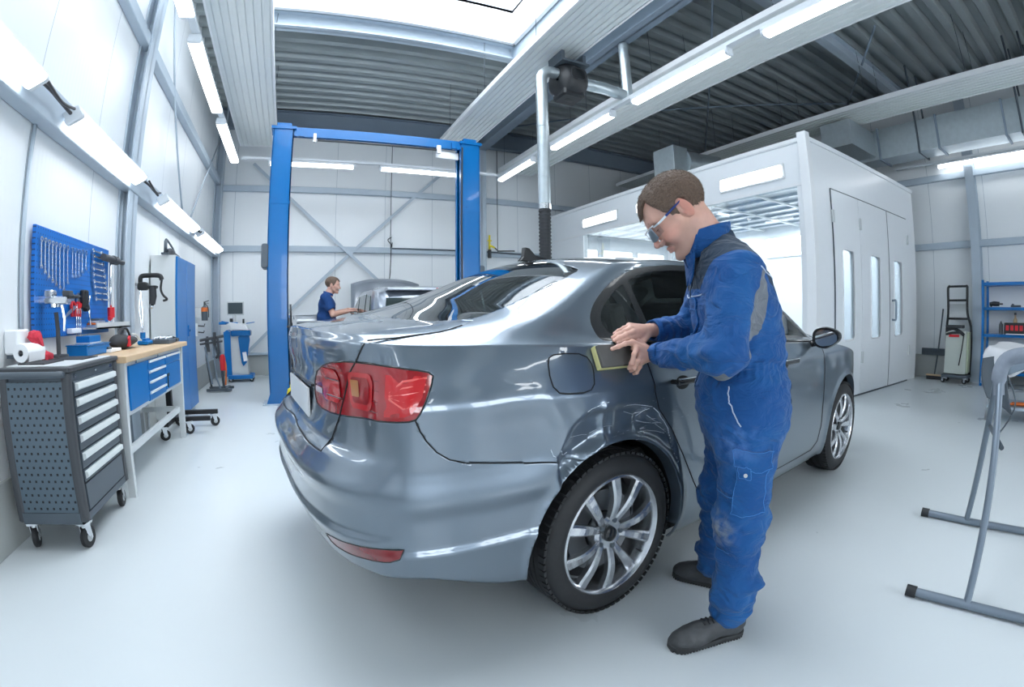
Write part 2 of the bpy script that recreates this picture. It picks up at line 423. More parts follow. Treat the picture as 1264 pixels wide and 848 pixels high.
# sun, sky and camera
wd = bpy.data.worlds.new('sky'); SC.world = wd; wd.use_nodes = True
bg = wd.node_tree.nodes['Background']; bg.inputs[0].default_value = (.86,.93,1.,1); bg.inputs[1].default_value = 9.
def area(name, loc, rot, sx, sy, power, color=(.93,.97,1)):
    L = bpy.data.lights.new(name, 'AREA'); L.shape = 'RECTANGLE'; L.size = sx; L.size_y = sy; L.energy = power; L.color = color
    o = bpy.data.objects.new(name, L); COL.objects.link(o); o.location = loc; o.rotation_euler = rot; return o
cam = bpy.data.cameras.new('camera'); co = bpy.data.objects.new('camera', cam); COL.objects.link(co); SC.camera = co
def cam_setup():
    yaw, pi, ro = 0.4145985, -0.0310173, -0.0087586
    k1, k3, cx, cy = 1.0732936, -0.0608829, 612.671, 404.157
    f = Vector((math.sin(yaw)*math.cos(pi), math.cos(yaw)*math.cos(pi), math.sin(pi))); ri = Vector((math.cos(yaw), -math.sin(yaw), 0)); u = ri.cross(f)
    R = ri*math.cos(ro)+u*math.sin(ro); U = -ri*math.sin(ro)+u*math.cos(ro)
    co.matrix_world = Matrix(((R.x,U.x,-f.x,0),(R.y,U.y,-f.y,0),(R.z,U.z,-f.z,H),(0,0,0,1)))
    cam.type = 'PANO'; cam.sensor_width = 36; cam.sensor_fit = 'HORIZONTAL'
    c = cam.cycles if hasattr(cam, 'cycles') and hasattr(cam.cycles, 'panorama_type') else cam
    c.panorama_type = 'FISHEYE_LENS_POLYNOMIAL'; c.fisheye_fov = PI
    c.fisheye_polynomial_k0 = 0; c.fisheye_polynomial_k1 = -k1/18; c.fisheye_polynomial_k2 = 0; c.fisheye_polynomial_k3 = -k3/18**3; c.fisheye_polynomial_k4 = 0
    cam.shift_x = (632-cx)/1264; cam.shift_y = (cy-424)/848; cam.clip_start = .02
cam_setup()
vs = SC.view_settings; vs.view_transform = 'Standard'; vs.look = 'None'; vs.gamma = 1; vs.use_curve_mapping = False; vs.exposure = -.04
SC.display_settings.display_device = 'sRGB'
SC.cycles.use_denoising = True
SC.cycles.max_bounces = 8; SC.cycles.diffuse_bounces = 5; SC.cycles.glossy_bounces = 4; SC.cycles.transmission_bounces = 8; SC.cycles.transparent_max_bounces = 8
SC.cycles.caustics_reflective = False; SC.cycles.caustics_refractive = False
SC.cycles.sample_clamp_indirect = 4
# ================================================================== LAMPS, RADIANT PANELS, DUCTS
def lamp_at(p, length, axis, label, group, w=.11, roll=0):
    # trough luminaire: body above, glowing diffuser below
    t = thing('strip_lamp', label, 'lamp', p, 0 if axis == 'y' else -PI/2, group)
    MB().rbox((0,0,.035), (w*.9, length, .045), .012, axis=1).build('housing', 'lamp_body', t)
    MB().rbox((0,0,-.01), (w, length-.06, .055), .026, seg=4, axis=1).build('diffuser', 'lamp', t)
    e = MB()
    for s in (-1, 1):
        e.rbox((0, s*(length/2-.02), -.005), (w*1.02, .045, .06), .024, seg=4, axis=1)
    e.build('end_cap', 'lamp_body', t, split=True)
    if roll: t.rotation_euler = (0, roll, 0)
    return t
G = 'fluorescent strip lamps of the hall'
def rail(p0, p1, label, w=.07):
    p0 = Vector(p0); p1 = Vector(p1); d = (p1-p0)
    o = MB().box((p0+p1)/2, (abs(d.x)+w, abs(d.y)+w, .04)).build('lamp_rail', 'lamp_body'); tag(o, label, 'rail')
    return o
# left wall strip
names = ['first strip lamp on the left wall rail, cut by the left picture edge', 'second strip lamp on the left wall rail, above the tool board',
         'third strip lamp on the left wall rail, above the white cabinet', 'fourth strip lamp on the left wall rail, nearest the back corner']
for (a, b), n in zip([(1.0,2.42),(2.9,4.38),(5.2,6.97),(7.3,9.25)], names):
    lamp_at((LX+.20, (a+b)/2, 2.37), b-a, 'y', n, G, w=.13, roll=-.5)
# cable loops between the lamps on the left wall
for k, yy in enumerate((2.66, 4.8, 7.13)):
    mb = MB(); 
    mb.tube(spline([(LX+.16,yy-.24,2.42),(LX+.19,yy-.08,2.40),(LX+.17,yy+.06,2.41),(LX+.19,yy+.22,2.38)],6), .012, n=6)
    mb.tube(spline([(LX+.22,yy-.22,2.41),(LX+.23,yy,2.36),(LX+.22,yy+.2,2.40)],6), .010, n=6)
    tag(mb.build('cable', 'cable'), ['black cable run between the first two lamps on the left wall', 'black cable run on the left wall beside the near column', 'black cable run between the far lamps on the left wall'][k], 'cable')
# hanging strip beside the left wall
rail((-1.12, -3.0, 3.84), (-1.12, 8.36, 3.84), 'pale rail carrying the lamps that hang along the left wall')
for (a, b), n in zip([(-1.2,.4),(2.3,3.98),(4.36,6.14),(6.48,8.26)], ['hanging strip lamp behind the camera along the left wall', 'hanging strip lamp at the top left, cut by the top edge', 'long hanging strip lamp between left wall and ribbed panel', 'hanging strip lamp left of the ribbed panel end, farthest of its row']):  # first of the row is unseen, added behind the camera for fill
    lamp_at((-1.12, (a+b)/2, 3.758), b-a, 'y', n, G, w=.14)
# back strip
rail((-1.0, 8.38, 3.86), (3.72, 8.38, 3.86), 'pale rail crossing the hall behind the blue lift')
for (a, b), n in zip([(-.55,.98),(1.42,2.93)], ['strip lamp crossing behind the left post of the blue lift', 'strip lamp crossing behind the right post of the blue lift']):
    lamp_at(((a+b)/2, 8.38, 3.778), b-a, 'x', n, G, w=.10)
# strip along the third ribbed panel
rail((3.78, -3.0, 3.84), (3.78, 8.38, 3.84), 'pale rail carrying the lamps right of the exhaust pipe')
for (a, b), n in zip([(-2.2,-.6),(-.3,1.2),(.9,2.34),(2.76,4.32),(4.73,6.32),(6.94,8.35)][:1]+[(.72,2.34),(2.76,4.32),(4.73,6.32),(6.94,8.35)],
      ['strip lamp behind the camera right of the roof light', 'strip lamp at the top edge right of the roof light', 'strip lamp right of the exhaust hose reel', 'strip lamp just right of the galvanized exhaust pipe', 'strip lamp left of the galvanized exhaust pipe, at the row end']):  # the one behind the camera is an unseen addition for fill light
    lamp_at((3.78, (a+b)/2, 3.758), b-a, 'y', n, G, w=.11)
# right wall lamp
rail((RX-.22, -1.0, 3.80), (RX-.22, 3.25, 3.80), 'pale lamp rail along the right wall above the shelf')
lamp_at((RX-.22, 1.55, 3.718), 1.9, 'y', 'strip lamp along the right wall under the rectangular duct', G, w=.10)
lamp_at((RX-.22, -.9, 3.718), 1.9, 'y', 'strip lamp along the right wall outside the picture', G, w=.10)  # out of view, added as fill
lamp_at((7.0, -2.6, 3.78), 1.6, 'y', 'strip lamp over the area behind the camera, right side', G)  # this and the next lamp are unseen, added to fill the hall
lamp_at((1.2, -2.8, 3.78), 1.6, 'y', 'strip lamp over the area behind the camera, left side', G)

# ribbed radiant ceiling panels
def radiant(x0, x1, y0, y1, z, label):
    t = thing('radiant_panel', label, 'ceiling panel', ((x0+x1)/2, (y0+y1)/2, z), 0, 'ribbed radiant ceiling panels')
    w = (x1-x0)/2; l = (y1-y0)/2; mb = MB(); n = 8
    prof = []
    for i in range(n):
        a = -w+2*w*i/n; st = 2*w/n
        prof += [(a, .0), (a+st*.68, .0), (a+st*.74, .014), (a+st*.94, .014)]
    prof.append((w, 0))
    mb.add([(x, s*l, zz) for s in (-1, 1) for x, zz in prof], [(i, i+1, len(prof)+i+1, len(prof)+i) for i in range(len(prof)-1)])
    mb.bb(-w, w, -l, l, .03, .05); mb.build('sheet', 'radiant', t)
    e = MB(); e.bb(-w-.012, -w+.012, -l, l, -.005, .07); e.bb(w-.012, w+.012, -l, l, -.005, .07); e.bb(-w, w, -l-.012, -l+.02, -.004, .06); e.bb(-w, w, l-.02, l+.012, -.004, .06)
    e.build('edge_frame', 'white', t, split=True)
    h_ = MB(); yy = -l+.5
    while yy < l: h_.cyl((-w+.05, yy, .05), (-w+.05, yy, CZ-z), .004, n=5).cyl((w-.05, yy, .05), (w-.05, yy, CZ-z), .004, n=5); yy += 1.6
    h_.build('hanger', 'anthracite', t, split=True)
radiant(-1.14, -.44, -4, 9.0, 4.30, 'ribbed white ceiling panel nearest the left wall')
radiant(2.48, 3.10, -4, 8.15, 4.30, 'ribbed white ceiling panel above the exhaust hose reel')
radiant(4.27, 5.10, -4, 9.5, 4.30, 'ribbed white ceiling panel behind the row of lamps right of the exhaust pipe')
radiant(7.40, 8.14, -4, 9.3, 4.30, 'ribbed white ceiling panel above the spray booth, farthest right')

# exhaust hose reel with pipes
t = thing('exhaust_reel', 'black round exhaust hose reel hung under the ceiling with a silver drop pipe', 'exhaust reel', (2.98, 4.56, 0))
hb = MB(); 
prof = [(.02,-.17),(.17,-.165),(.215,-.13),(.235,-.05),(.235,.05),(.215,.13),(.17,.165),(.02,.17)]
hb.lathe(prof, (0,0,3.93), (1,.18,0), n=28); hb.rbox((0,0,3.83), (.30,.30,.26), .05, axis=2)
hb.build('reel_housing', 'black', t, sharp=1.1)
f = MB().tube([(x, -.245, 3.95+z) for x, z in rrect(.2,.14,.05)], .008, n=6, closed=True); f.build('housing_rib', 'blacksoft', t)
MB().bb(-.19,.19,-.20,.20,4.12,4.15).bb(-.17,-.13,-.16,.16,4.14,4.28).bb(.13,.17,-.16,.16,4.14,4.28).build('bracket', 'anthracite', t)
def ductpipe(pts, r, ring=.5, n=18):
    mb = MB().tube(pts, r, n=n); P = [Vector(p) for p in pts]
    acc = 0
    for a, b in zip(P[:-1], P[1:]):
        L = (b-a).length; k = 1
        while k*ring < L:
            q = a.lerp(b, k*ring/L); d = (b-a).normalized(); mb.cyl(q-d*.008, q+d*.008, r*1.05, n=n); k += 1
    return mb
el = [(-.16,-.01,4.02)] + [(-.25-.13*math.sin(a)+.0, -.01, 4.02-.14+.14*math.cos(a)) for a in np.linspace(0, PI/2, 6)] + [(-.38,-.01,2.33)]
ductpipe(el, .068, .6).build('drop_pipe', 'galv', t)
hs = MB().tube([(-.38,-.01,2.36),(-.38,-.01,.9)], .062, n=16)
z = 2.33
while z > 1.0: hs.cyl((-.38,-.01,z), (-.38,-.01,z-.018), .070, n=16); z -= .04
hs.build('flexible_hose', 'blacksoft', t)
MB().cyl((-.38,-.01,2.36), (-.38,-.01,2.30), .075, n=16).build('hose_clamp', 'chrome', t)
ductpipe([(.17,.03,3.99),(.52,.0,3.99),(.86,.0,3.97)], .075, .22).build('outlet_pipe', 'galv', t)
ductpipe([(.92,.0,3.88),(.92,.0,4.76)], .07, .4).build('riser_pipe', 'galv', t)

# rectangular ventilation duct on the right
t = thing('ventilation_duct', 'large rectangular galvanized duct above the right wall shelf', 'duct', (8.8, -1.0, 0))
MB().bb(-.2,.28,-4,4.25,3.77,4.30).build('duct_body', 'galv', t)
MB().bb(-.2,.28,4.25,4.9,3.77,4.30).bb(-1.2,-.2,4.3,4.85,3.82,4.25).build('branch', 'galv', t)
fl = MB()
for yy in (-3,-2,-1,-.0,.9,2.05,3.15,4.22): fl.bb(-.225,.305,yy-.018,yy+.018,3.745,4.325)
fl.build('flange', 'steel_blue', t, split=True)
hg = MB()
for yy in (-2.2, 1.55, 1.8, 3.5): hg.tube([(-.215,yy,CZ),(-.215,yy,3.74),(.315,yy,3.74),(.315,yy,CZ)], .018, n=6)
hg.build('hanger', 'anthracite', t, split=True)
# fan box and elbow on the booth roof
t = thing('roof_fan', 'galvanized fan box with round elbow standing on the spray booth roof', 'fan', (5.93, 5.75, 3.33))
MB().rbox((-.12,.02,.30), (.34,.5,.60), .01).build('fan_box', 'galv', t)
el = [(.05,-.05,.36)]+[(.35+.75*math.sin(a), -.05-.35*math.sin(a), .36-.30*(1-math.cos(a))) for a in np.linspace(0,PI/2,10)]+[(1.18,-.42,.0)]
mb = MB().tube(el, .25, n=24)
[mb.cyl(Vector(el[k])-Vector((.012,0,0)), Vector(el[k])+Vector((.012,0,0)), .262, n=24) for k in (1,4,7)]; mb.build('elbow', 'galv', t)
e = MB()
for a in el[2:8:2]: pass
# ================================================================== LEFT SIDE
def W(t):
    # world -> local of an unrotated thing
    l = t.location
    return lambda x, y, z: (x-l.x, y-l.y, z-l.z)
# ---- roller tool cabinet
def caster(parent, x, y, r=.058, name='caster', h=.145, rot=.3, w=.032):
    c, s = math.cos(rot), math.sin(rot)
    f = MB(); m = Matrix.Translation((x,y,0)) @ Matrix.Rotation(rot, 4, 'Z')
    for q in (-1, 1): f.prism([(-.022,h-.012),(.022,h-.012),(.03,r-.008),(.012,r-.014),(-.016,r+.03)], q*(w/2+.004)-.002, q*(w/2+.004)+.002, axis=1)
    f.box((0,0,h-.006), (.075,.06,.012)); f.cyl((0,0,h-.012),(0,0,h-.03),.02,n=12)
    f.xf(m); o = f.build(name, 'chrome', parent)
    wh = MB(); rr = r
    wh.lathe([(rr*.45,-w/2),(rr*.86,-w/2),(rr,-w/2+.006),(rr,w/2-.006),(rr*.86,w/2),(rr*.45,w/2)], (0.012,0,rr), (0,1,0), n=24); wh.xf(m); wh.build('tyre', 'rubber', o)
    hb = MB(); hb.lathe([(0,-w/2+.002),(rr*.5,-w/2+.002),(rr*.5,w/2-.002),(0,w/2-.002)], (0.012,0,rr), (0,1,0), n=20); hb.cyl((.012,-w/2-.006,rr),(.012,w/2+.006,rr),.008,n=10); hb.xf(m); hb.build('hub', 'lightgrey', o)
    return o
t = thing('tool_cabinet', 'anthracite roller tool cabinet with silver drawer handles and perforated side in left foreground', 'tool cabinet', (-1.36, 2.74, 0))
x0, x1, y0, y1, zb, zt = -.20, .20, -.35, .35, .15, .935
b = MB(); b.bb(x0+.02, x1-.03, y0+.02, y1-.02, zb, zt-.03).bb(x0+.03, x1-.006, y0+.04, y1-.03, zb+.005, zb+.045).bb(x0+.03, x1-.012, y0+.04, y1-.03, zt-.09, zt-.03)
b.build('body', 'anthracite', t, bevel=.003)
p = MB()
for xx in (x0+.02, x1-.022):
    for yy in (y0+.022, y1-.022): p.rbox((xx, yy, (zb+zt)/2-.008), (.05, .05, zt-zb-.03), .018, seg=4, axis=2)
p.build('corner_post', 'anthracite2', t, split=True)
# perforated side panel
hole_mat('perforated', (.085,.12,.15), 0, .037, .0355, .16, .17, 0., .0, .5)
s = MB(); s.bb(x0+.035, x1-.04, y0+.004, y0+.02, zb+.05, zt-.07); s.build('side_panel', 'perforated', t)
MB().bb(x0+.03, x1-.035, y0-.006, y0+.01, zb+.0, zb+.06).build('side_skirt', 'anthracite', t, bevel=.003)
# push handle
hd = MB().tube([(x0+.01,y0+.01,zt-.035),(x0+.01,y0-.035,zt-.03),(x0+.03,y0-.05,zt-.03),(x1-.05,y0-.05,zt-.03),(x1-.03,y0-.035,zt-.03),(x1-.03,y0+.01,zt-.035)], .017, n=12)
hd.build('push_handle', 'anthracite', t)
tp = MB(); tp.rbox((0,0,zt-.012), (.42,.72,.024), .02, axis=2); 
tp.build('top_frame', 'anthracite2', t)
MB().rbox((0,.0,zt+.003), (.36,.62,.006), .02, axis=2).build('top_mat', 'lightgrey', t)
MB().bb(-.14,.02,-.25,-.02,zt+.006,zt+.012).bb(-.10,.12,.02,.24,zt+.006,zt+.011).build('tool_inlay', 'blacksoft', t, split=True)
zs = [.845,.755,.665,.572,.478,.382]
edges = [.858]+[z_-.012 for z_ in zs]
zz = .862
for k in range(6):
    ztop = zz; zbot = zs[k+1]+.022 if k < 5 else .36
    zbot = (zs[k]-.062) if k < 5 else .345
    dr = MB(); dr.rbox((x1-.016, .002, (ztop+zbot)/2), (.028, .575, ztop-zbot-.006), .004, axis=1); o = dr.build('drawer', 'anthracite', t)
    ha = MB(); ha.prism([(x1-.004, ztop-.010),(x1+.016, ztop-.014),(x1+.018, ztop-.040),(x1-.002, ztop-.052)], -.275, .285, axis=1); ha.build('drawer_handle', 'radiant', o, bevel=.003)
    zz = zbot
dr = MB(); dr.rbox((x1-.016, .002, (zz+.20)/2), (.028, .575, zz-.20-.006), .004, axis=1); o = dr.build('drawer', 'anthracite', t)
MB().cyl((x1-.012,-.26,.885),(x1-.004,-.26,.885),.011,n=14).cyl((x1-.012,.02,.885),(x1-.005,.02,.885),.006,n=10).bb(x1-.012,x1-.005,.23,.27,.878,.895).build('lock', 'chrome', t, split=True)
for x, y, r in ((-.15,-.30,.3),(.15,-.30,-.2),(-.15,.30,.4),(.15,.29,.1)): caster(t, x, y, rot=r+PI/2)

# ---- workbench
t = thing('workbench', 'workbench with thick wooden top, blue doors and drawers and light grey legs', 'workbench', (-1.38, 4.0, 0))
bx0, bx1, by0, by1 = -.25, .26, -.86, .92
MB().rbox((0.005, .03, .905), (.53, 1.80, .042), .008, axis=1).build('worktop', 'wood', t)
f = MB()
for yy in (by0+.06, by1-.09):
    f.prism([(bx1-.09,0),(bx1-.04,0),(bx1-.02,.884),(bx1-.09,.884)], yy-.022, yy+.022, axis=1)
    f.prism([(bx0+.06,0),(bx0+.02,0),(bx0,.884),(bx0+.06,.884)], yy-.022, yy+.022, axis=1)
    f.bb(bx0+.02, bx1-.05, yy-.018, yy+.018, .26, .31); f.bb(bx0, bx1-.02, yy-.02, yy+.02, .84, .884)
f.bb(bx0+.02, bx0+.05, by0+.06, by1-.09, .26, .31); f.bb(bx1-.10, bx1-.07, by0+.06, by1-.09, .26,.31)
f.build('leg_frame', 'lightgrey', t, bevel=.002)
MB().bb(bx0+.03, bx1-.03, by0+.09, by1-.14, .535, .884).build('carcase', 'lightgrey', t, bevel=.002)
def front(name, y0_, y1_, z0_, z1_, m='blue', handle=None):
    o = MB().rbox((bx1-.026, (y0_+y1_)/2, (z0_+z1_)/2), (.02, y1_-y0_, z1_-z0_), .003, axis=1).build(name, m, t)
    if handle == 'bar': MB().rbox((bx1-.010, (y0_+y1_)/2, z1_-.014), (.014, (y1_-y0_)*.96, .018), .004, axis=1).build('handle', 'radiant', o)
    if handle == 'slot': MB().bb(bx1-.017, bx1-.012, y0_+.035, y0_+.10, z1_-.10, z1_-.075).bb(bx1-.017,bx1-.008,y0_+.03,y0_+.045,z1_-.19,z1_-.08).build('handle', 'black', o)
    return o
front('door', -.755, -.335, .565, .855)
zz = .855
for k in range(4): front('drawer', -.315, .165, zz-.072, zz, handle='bar'); zz -= .076
front('door', .185, .70, .565, .77, handle='slot'); front('drawer', .185, .70, .775, .855, handle='bar')
MB().cyl((bx1-.018,-.6,.87),(bx1-.012,-.6,.87),.010,n=12).cyl((bx1-.018,-.05,.87),(bx1-.012,-.05,.87),.010,n=12).build('lock', 'chrome', t, split=True)

# ---- pegboard
t = thing('tool_board', 'blue perforated tool board mounted on the left wall above the workbench', 'tool board', (LX+.03, 3.5, 1.385))
hole_mat('pegboard', (.0,.14,.52), 1, .0318, .0333, .13, .13, 0, 0, 0, .35, (.002,.03,.12))
MB().rbox((0,0,0), (.024, 1.24, .66), .004, axis=1).build('board', 'pegboard', t)
XB = LX+.055
def wrench_mesh(L, w=.011, hd=.017):
    # combination spanner hanging along -z from its ring end
    mb = MB()
    mb.lathe([(hd*.55,-.0035),(hd,-.0035),(hd,.0035),(hd*.55,.0035),(hd*.55,-.0035)], (0,0,0), (1,0,0), n=14)
    mb.rbox((0,0,-L/2), (.0045, w, L-hd*1.6), .002, axis=2)
    a = [(-hd*.35,-L+hd*.9),(-hd*.95,-L+hd*.1),(-hd*.8,-L-hd*.75),(-hd*.45,-L-hd*.65),(-hd*.45,-L-hd*.05),(hd*.45,-L-hd*.05),(hd*.45,-L-hd*.65),(hd*.8,-L-hd*.75),(hd*.95,-L+hd*.1),(hd*.35,-L+hd*.9)]
    mb.prism(a, -.003, .003, axis=0)
    return mb
tops = [(2.935,1.635),(2.985,1.635),(3.035,1.63),(3.085,1.63),(3.135,1.63),(3.19,1.63),(3.25,1.63),(3.31,1.63),(3.39,1.63),(3.445,1.63),(3.50,1.63),(3.56,1.635),(3.625,1.635)]
bots = [1.475,1.445,1.42,1.40,1.38,1.365,1.35,1.40,1.45,1.45,1.46,1.49,1.52]
ordn = ['first','second','third','fourth','fifth','sixth','seventh','eighth','ninth','tenth','eleventh','twelfth','thirteenth']
for k, ((yy, z1), z0_) in enumerate(zip(tops, bots)):
    o = wrench_mesh(z1-z0_).build('wrench', 'chrome'); lb = 'shiny combination wrench hanging on the blue tool board, %s from the left' % ordn[k]
    if k == 6: lb = 'longest shiny combination wrench on the blue tool board, seventh from the left'
    if k == 12: lb = 'short combination wrench on the blue tool board, rightmost of the hanging row'
    tag(o, lb, 'wrench', 'combination wrenches on the tool board', (XB, yy, z1)); o.rotation_euler = (.06, 0, 0)
sp = [(3.735,3.93,1.665),(3.75,3.95,1.625),(3.745,3.96,1.582),(3.745,3.98,1.535),(3.75,4.0,1.49),(3.76,4.02,1.44),(3.775,4.04,1.402),(3.79,4.06,1.355),(3.80,4.08,1.31)]
on2 = ['topmost','second from the top','third from the top','fourth from the top','middle one of nine','fourth from the bottom','third from the bottom','second from the bottom','lowest']
for k, (a, b_, z_) in enumerate(sp):
    L = b_-a; mb = MB(); mb.rbox((0,0,0), (.006,L-.02,.012), .002, axis=1)
    for s_ in (-1, 1): mb.lathe([(.008,-.006),(.017,-.006),(.017,.006),(.008,.006),(.008,-.006)], (0,s_*(L/2-.012),0), (1,0,0), n=14)
    tag(mb.build('ring_spanner', 'chrome'), 'ring spanner lying level on the blue tool board, %s of its column' % on2[k], 'spanner', 'ring spanners in a column on the tool board', (XB+.005, (a+b_)/2, z_))
# small tools on the board
def bt(name, mb, m, label, cat, loc, **kw): o = mb.build(name, m, **kw); return tag(o, label, cat, None, loc)
pl = thing('pliers', 'red handled pliers hanging on the blue tool board', 'pliers', (XB+.006, 3.38, 1.28))
MB().tube([(0,.0,-.10),(0,-.012,-.03),(0,.0,.0)], .011, n=8).tube([(0,.05,-.10),(0,.055,-.03),(0,.02,.0)], .011, n=8).build('handle', 'red', pl, split=True)
MB().prism([(-.008,0),(.03,0),(.03,.03),(.014,.055),(.004,.055),(-.008,.03)], -.006, .006, axis=0).build('jaw', 'steel', pl)
pl = thing('pliers', 'second red handled pliers on the tool board, right of the first', 'pliers', (XB+.006, 3.47, 1.28))
MB().tube([(0,.0,-.10),(0,-.010,-.03),(0,.0,.0)], .010, n=8).tube([(0,.04,-.10),(0,.045,-.03),(0,.02,.0)], .010, n=8).build('handle', 'red', pl, split=True)
MB().prism([(-.008,0),(.03,0),(.03,.03),(.014,.065),(.004,.065),(-.008,.03)], -.006, .006, axis=0).build('jaw', 'steel', pl)
hs_ = thing('hand_saw', 'small saw with curved pale blade below the red pliers', 'saw', (XB+.012, 3.36, 1.18))
MB().prism([(-.13,-.02),(.10,.065),(.10,.085),(.05,.075),(-.06,.03)], -.002, .002, axis=0).build('blade', 'steel', hs_)
MB().prism([(.10,.055),(.15,.06),(.16,.09),(.10,.10)], -.009, .009, axis=0).build('handle', 'red', hs_, bevel=.003)
gr = thing('grinder_tool', 'black hand tool hanging on the blue board left of the ring spanners', 'power tool', (XB+.02, 3.56, 1.30))
MB().rbox((0,0,0), (.05,.075,.13), .02, axis=2).rbox((0,.03,-.06),(.04,.05,.05),.015,axis=1).build('body', 'black', gr)
MB().tube(spline([(0,.05,0),(0,.085,-.05),(0,.09,-.12),(0,.115,-.19)],5), .008, n=8).build('lever', 'chrome', gr)
MB().tube([(0,.085,-.02),(0,.10,.03)], .007, n=8).build('spindle', 'chrome', gr)
scr = MB()
for k in range(3):
    o = MB().cyl((0,0,-.16),(0,0,0),.004,n=8).cyl((0,0,0),(0,0,.05),.009,n=10).build('screwdriver', 'chrome'); tag(o, ['thin steel rod tool under the saw, left of three', 'thin steel rod tool under the saw, middle of three', 'thin steel rod tool under the saw, right of three'][k], 'screwdriver', 'rod tools on the tool board', (XB+.008, 3.445+.035*k, 1.20))
# large hammer-like slide puller hanging at the right end of the board
hm = thing('slide_hammer', 'long slide hammer with brown head hanging at the right end of the tool board', 'slide hammer', (LX+.10, 4.12, 1.63))
MB().cyl((0,-.26,.0),(0,-.05,.0),.028,n=14).cyl((0,-.05,.0),(0,.04,.0),.036,n=14).cyl((0,.04,0),(0,.20,.0),.020,n=12).build('head', 'anthracite2', hm)
MB().cyl((0,-.10,-.01),(0,-.08,-.50),.010,n=10).build('rod', 'chrome', hm)
MB().cyl((0,-.085,-.38),(0,-.08,-.46),.030,n=14).cyl((0,-.08,-.46),(0,-.12,-.47),.018,n=10).build('grip', 'red', hm)
# ledge below the board with small parts on it
ld = thing('ledge_shelf', 'pale metal ledge shelf fixed under the right part of the tool board', 'shelf', (LX+.08, 3.95, 1.10))
MB().bb(-.06,.08,-.36,.38,-.012,0).bb(.07,.08,-.36,.38,-.012,.035).build('tray', 'lightgrey', ld)
cb = thing('cutting_guide', 'stack of thin grey plates on the ledge shelf below the spanners', 'metal plates', (LX+.08, 3.78, 1.102))
for k in range(4): MB().box((0,0,.008+k*.016), (.09-.005*k,.24-.03*k,.012), rot=(0,0,.05*k)).build('plate', ['steel','orange','steel','anthracite'][k], cb)
# vise-like polishing head on a post behind the tool cabinet
v = thing('pedestal_vise', 'chrome vise head on a dark post rising behind the tool cabinet', 'vise', (-1.50, 2.98, .945))
MB().tube([(0,.0,0),(0,0,.16),(-.01,0,.26)], .014, n=10).cyl((0,0,0),(0,0,.012),.06,n=20).build('post', 'anthracite2', v)
MB().rbox((-.02,0,.33), (.20,.07,.05), .015, axis=0).rbox((-.05,0,.37),(.07,.06,.05),.02,axis=1).cyl((-.02,0,.29),(-.02,0,.31),.035,n=14).build('vise_body', 'chrome', v)
MB().cyl((.06,0,.35),(.15,0,.35),.011,n=10).cyl((.13,-.05,.35),(.13,.05,.35),.006,n=8).rbox((.07,0,.37),(.05,.06,.03),.008).build('screw', 'anthracite2', v)
MB().tube([(.03,0,.30),(.045,0,.22),(.04,0,.15)], .010, n=8).build('lever', 'chrome', v)
# blue sorting boxes
sb = thing('parts_box', 'flat blue parts box on the near end of the workbench', 'box', (-1.46, 3.36, .928))
MB().bb(-.075,.075,-.20,.20,0,.065).build('body', 'blue', sb, bevel=.006); MB().rbox((0,0,.068),(.16,.41,.008),.004,axis=1).build('lid', 'liftblue', sb)
sb = thing('parts_box', 'small blue box with pale rim standing on the flat blue parts box', 'box', (-1.47, 3.38, 1.001))
MB().bb(-.05,.05,-.10,.10,.008,.05).build('body', 'blue', sb, bevel=.004); MB().bb(-.055,.055,-.105,.105,0,.008).build('rim', 'lightgrey', sb)
# pale tray on the board
bt('tray', MB().rbox((0,0,0),(.04,.16,.035),.006,axis=1), 'paper', 'small white tray fixed at the lower edge of the blue tool board', 'tray', (LX+.065, 3.40, 1.085))
# paper roll holder with red cloth, wall box
dsp = thing('wall_dispenser', 'white wall box with a red cloth hanging from it, left of the tool board', 'dispenser', (LX+.05, 2.66, 1.05))
MB().rbox((0,0,0),(.10,.13,.13),.02,axis=2).build('housing', 'white', dsp); MB().bb(-.04,.045,-.05,.06,-.085,-.065).build('lip', 'anthracite', dsp)
cl = MB(); rnd = random.Random(3)
pts = spline([(LX+.12,2.70,1.10),(LX+.15,2.72,1.05),(LX+.155,2.76,.995),(LX+.17,2.79,.965),(LX+.17,2.80,.93)], 5)
vs = []; n = 12
for i, p in enumerate(pts):
    r = .030+.006*math.sin(i*.45)+.003*math.sin(i*.9)-(.012 if i < 2 else 0)
    for k in range(n):
        a = 2*PI*k/n; q = r*(1+.22*math.sin(3*a+i*.25)+.12*math.sin(5*a-i*.3)); vs.append((p.x+q*.6*math.cos(a), p.y+q*math.sin(a)*1.2, p.z+q*.5*math.cos(a)))
fs = [(i*n+k, i*n+(k+1)%n, (i+1)*n+(k+1)%n, (i+1)*n+k) for i in range(len(pts)-1) for k in range(n)]
cl.add(vs, fs, True); cl.add(vs[:n],[tuple(range(n))]); cl.add(vs[-n:],[tuple(range(n))])
mat('redcloth', (.55,.035,.06), .85, noise=.35, nscale=50, bump=.6)
tag(cl.build('cloth', 'redcloth'), 'crumpled red cloth hanging from the white wall box', 'cloth')
pr = MB().lathe([(.016,-.10),(.047,-.10),(.049,-.09),(.049,.09),(.047,.10),(.016,.10)], (0,0,0), (0,1,0), n=28); pr.box((.046,0,-.02),(.004,.18,.05),rot=(0,.1,0))
tag(pr.build('paper_roll', 'paper'), 'white paper towel roll on the tool cabinet below the red cloth', 'paper roll', None, (LX+.13, 2.66, .995))
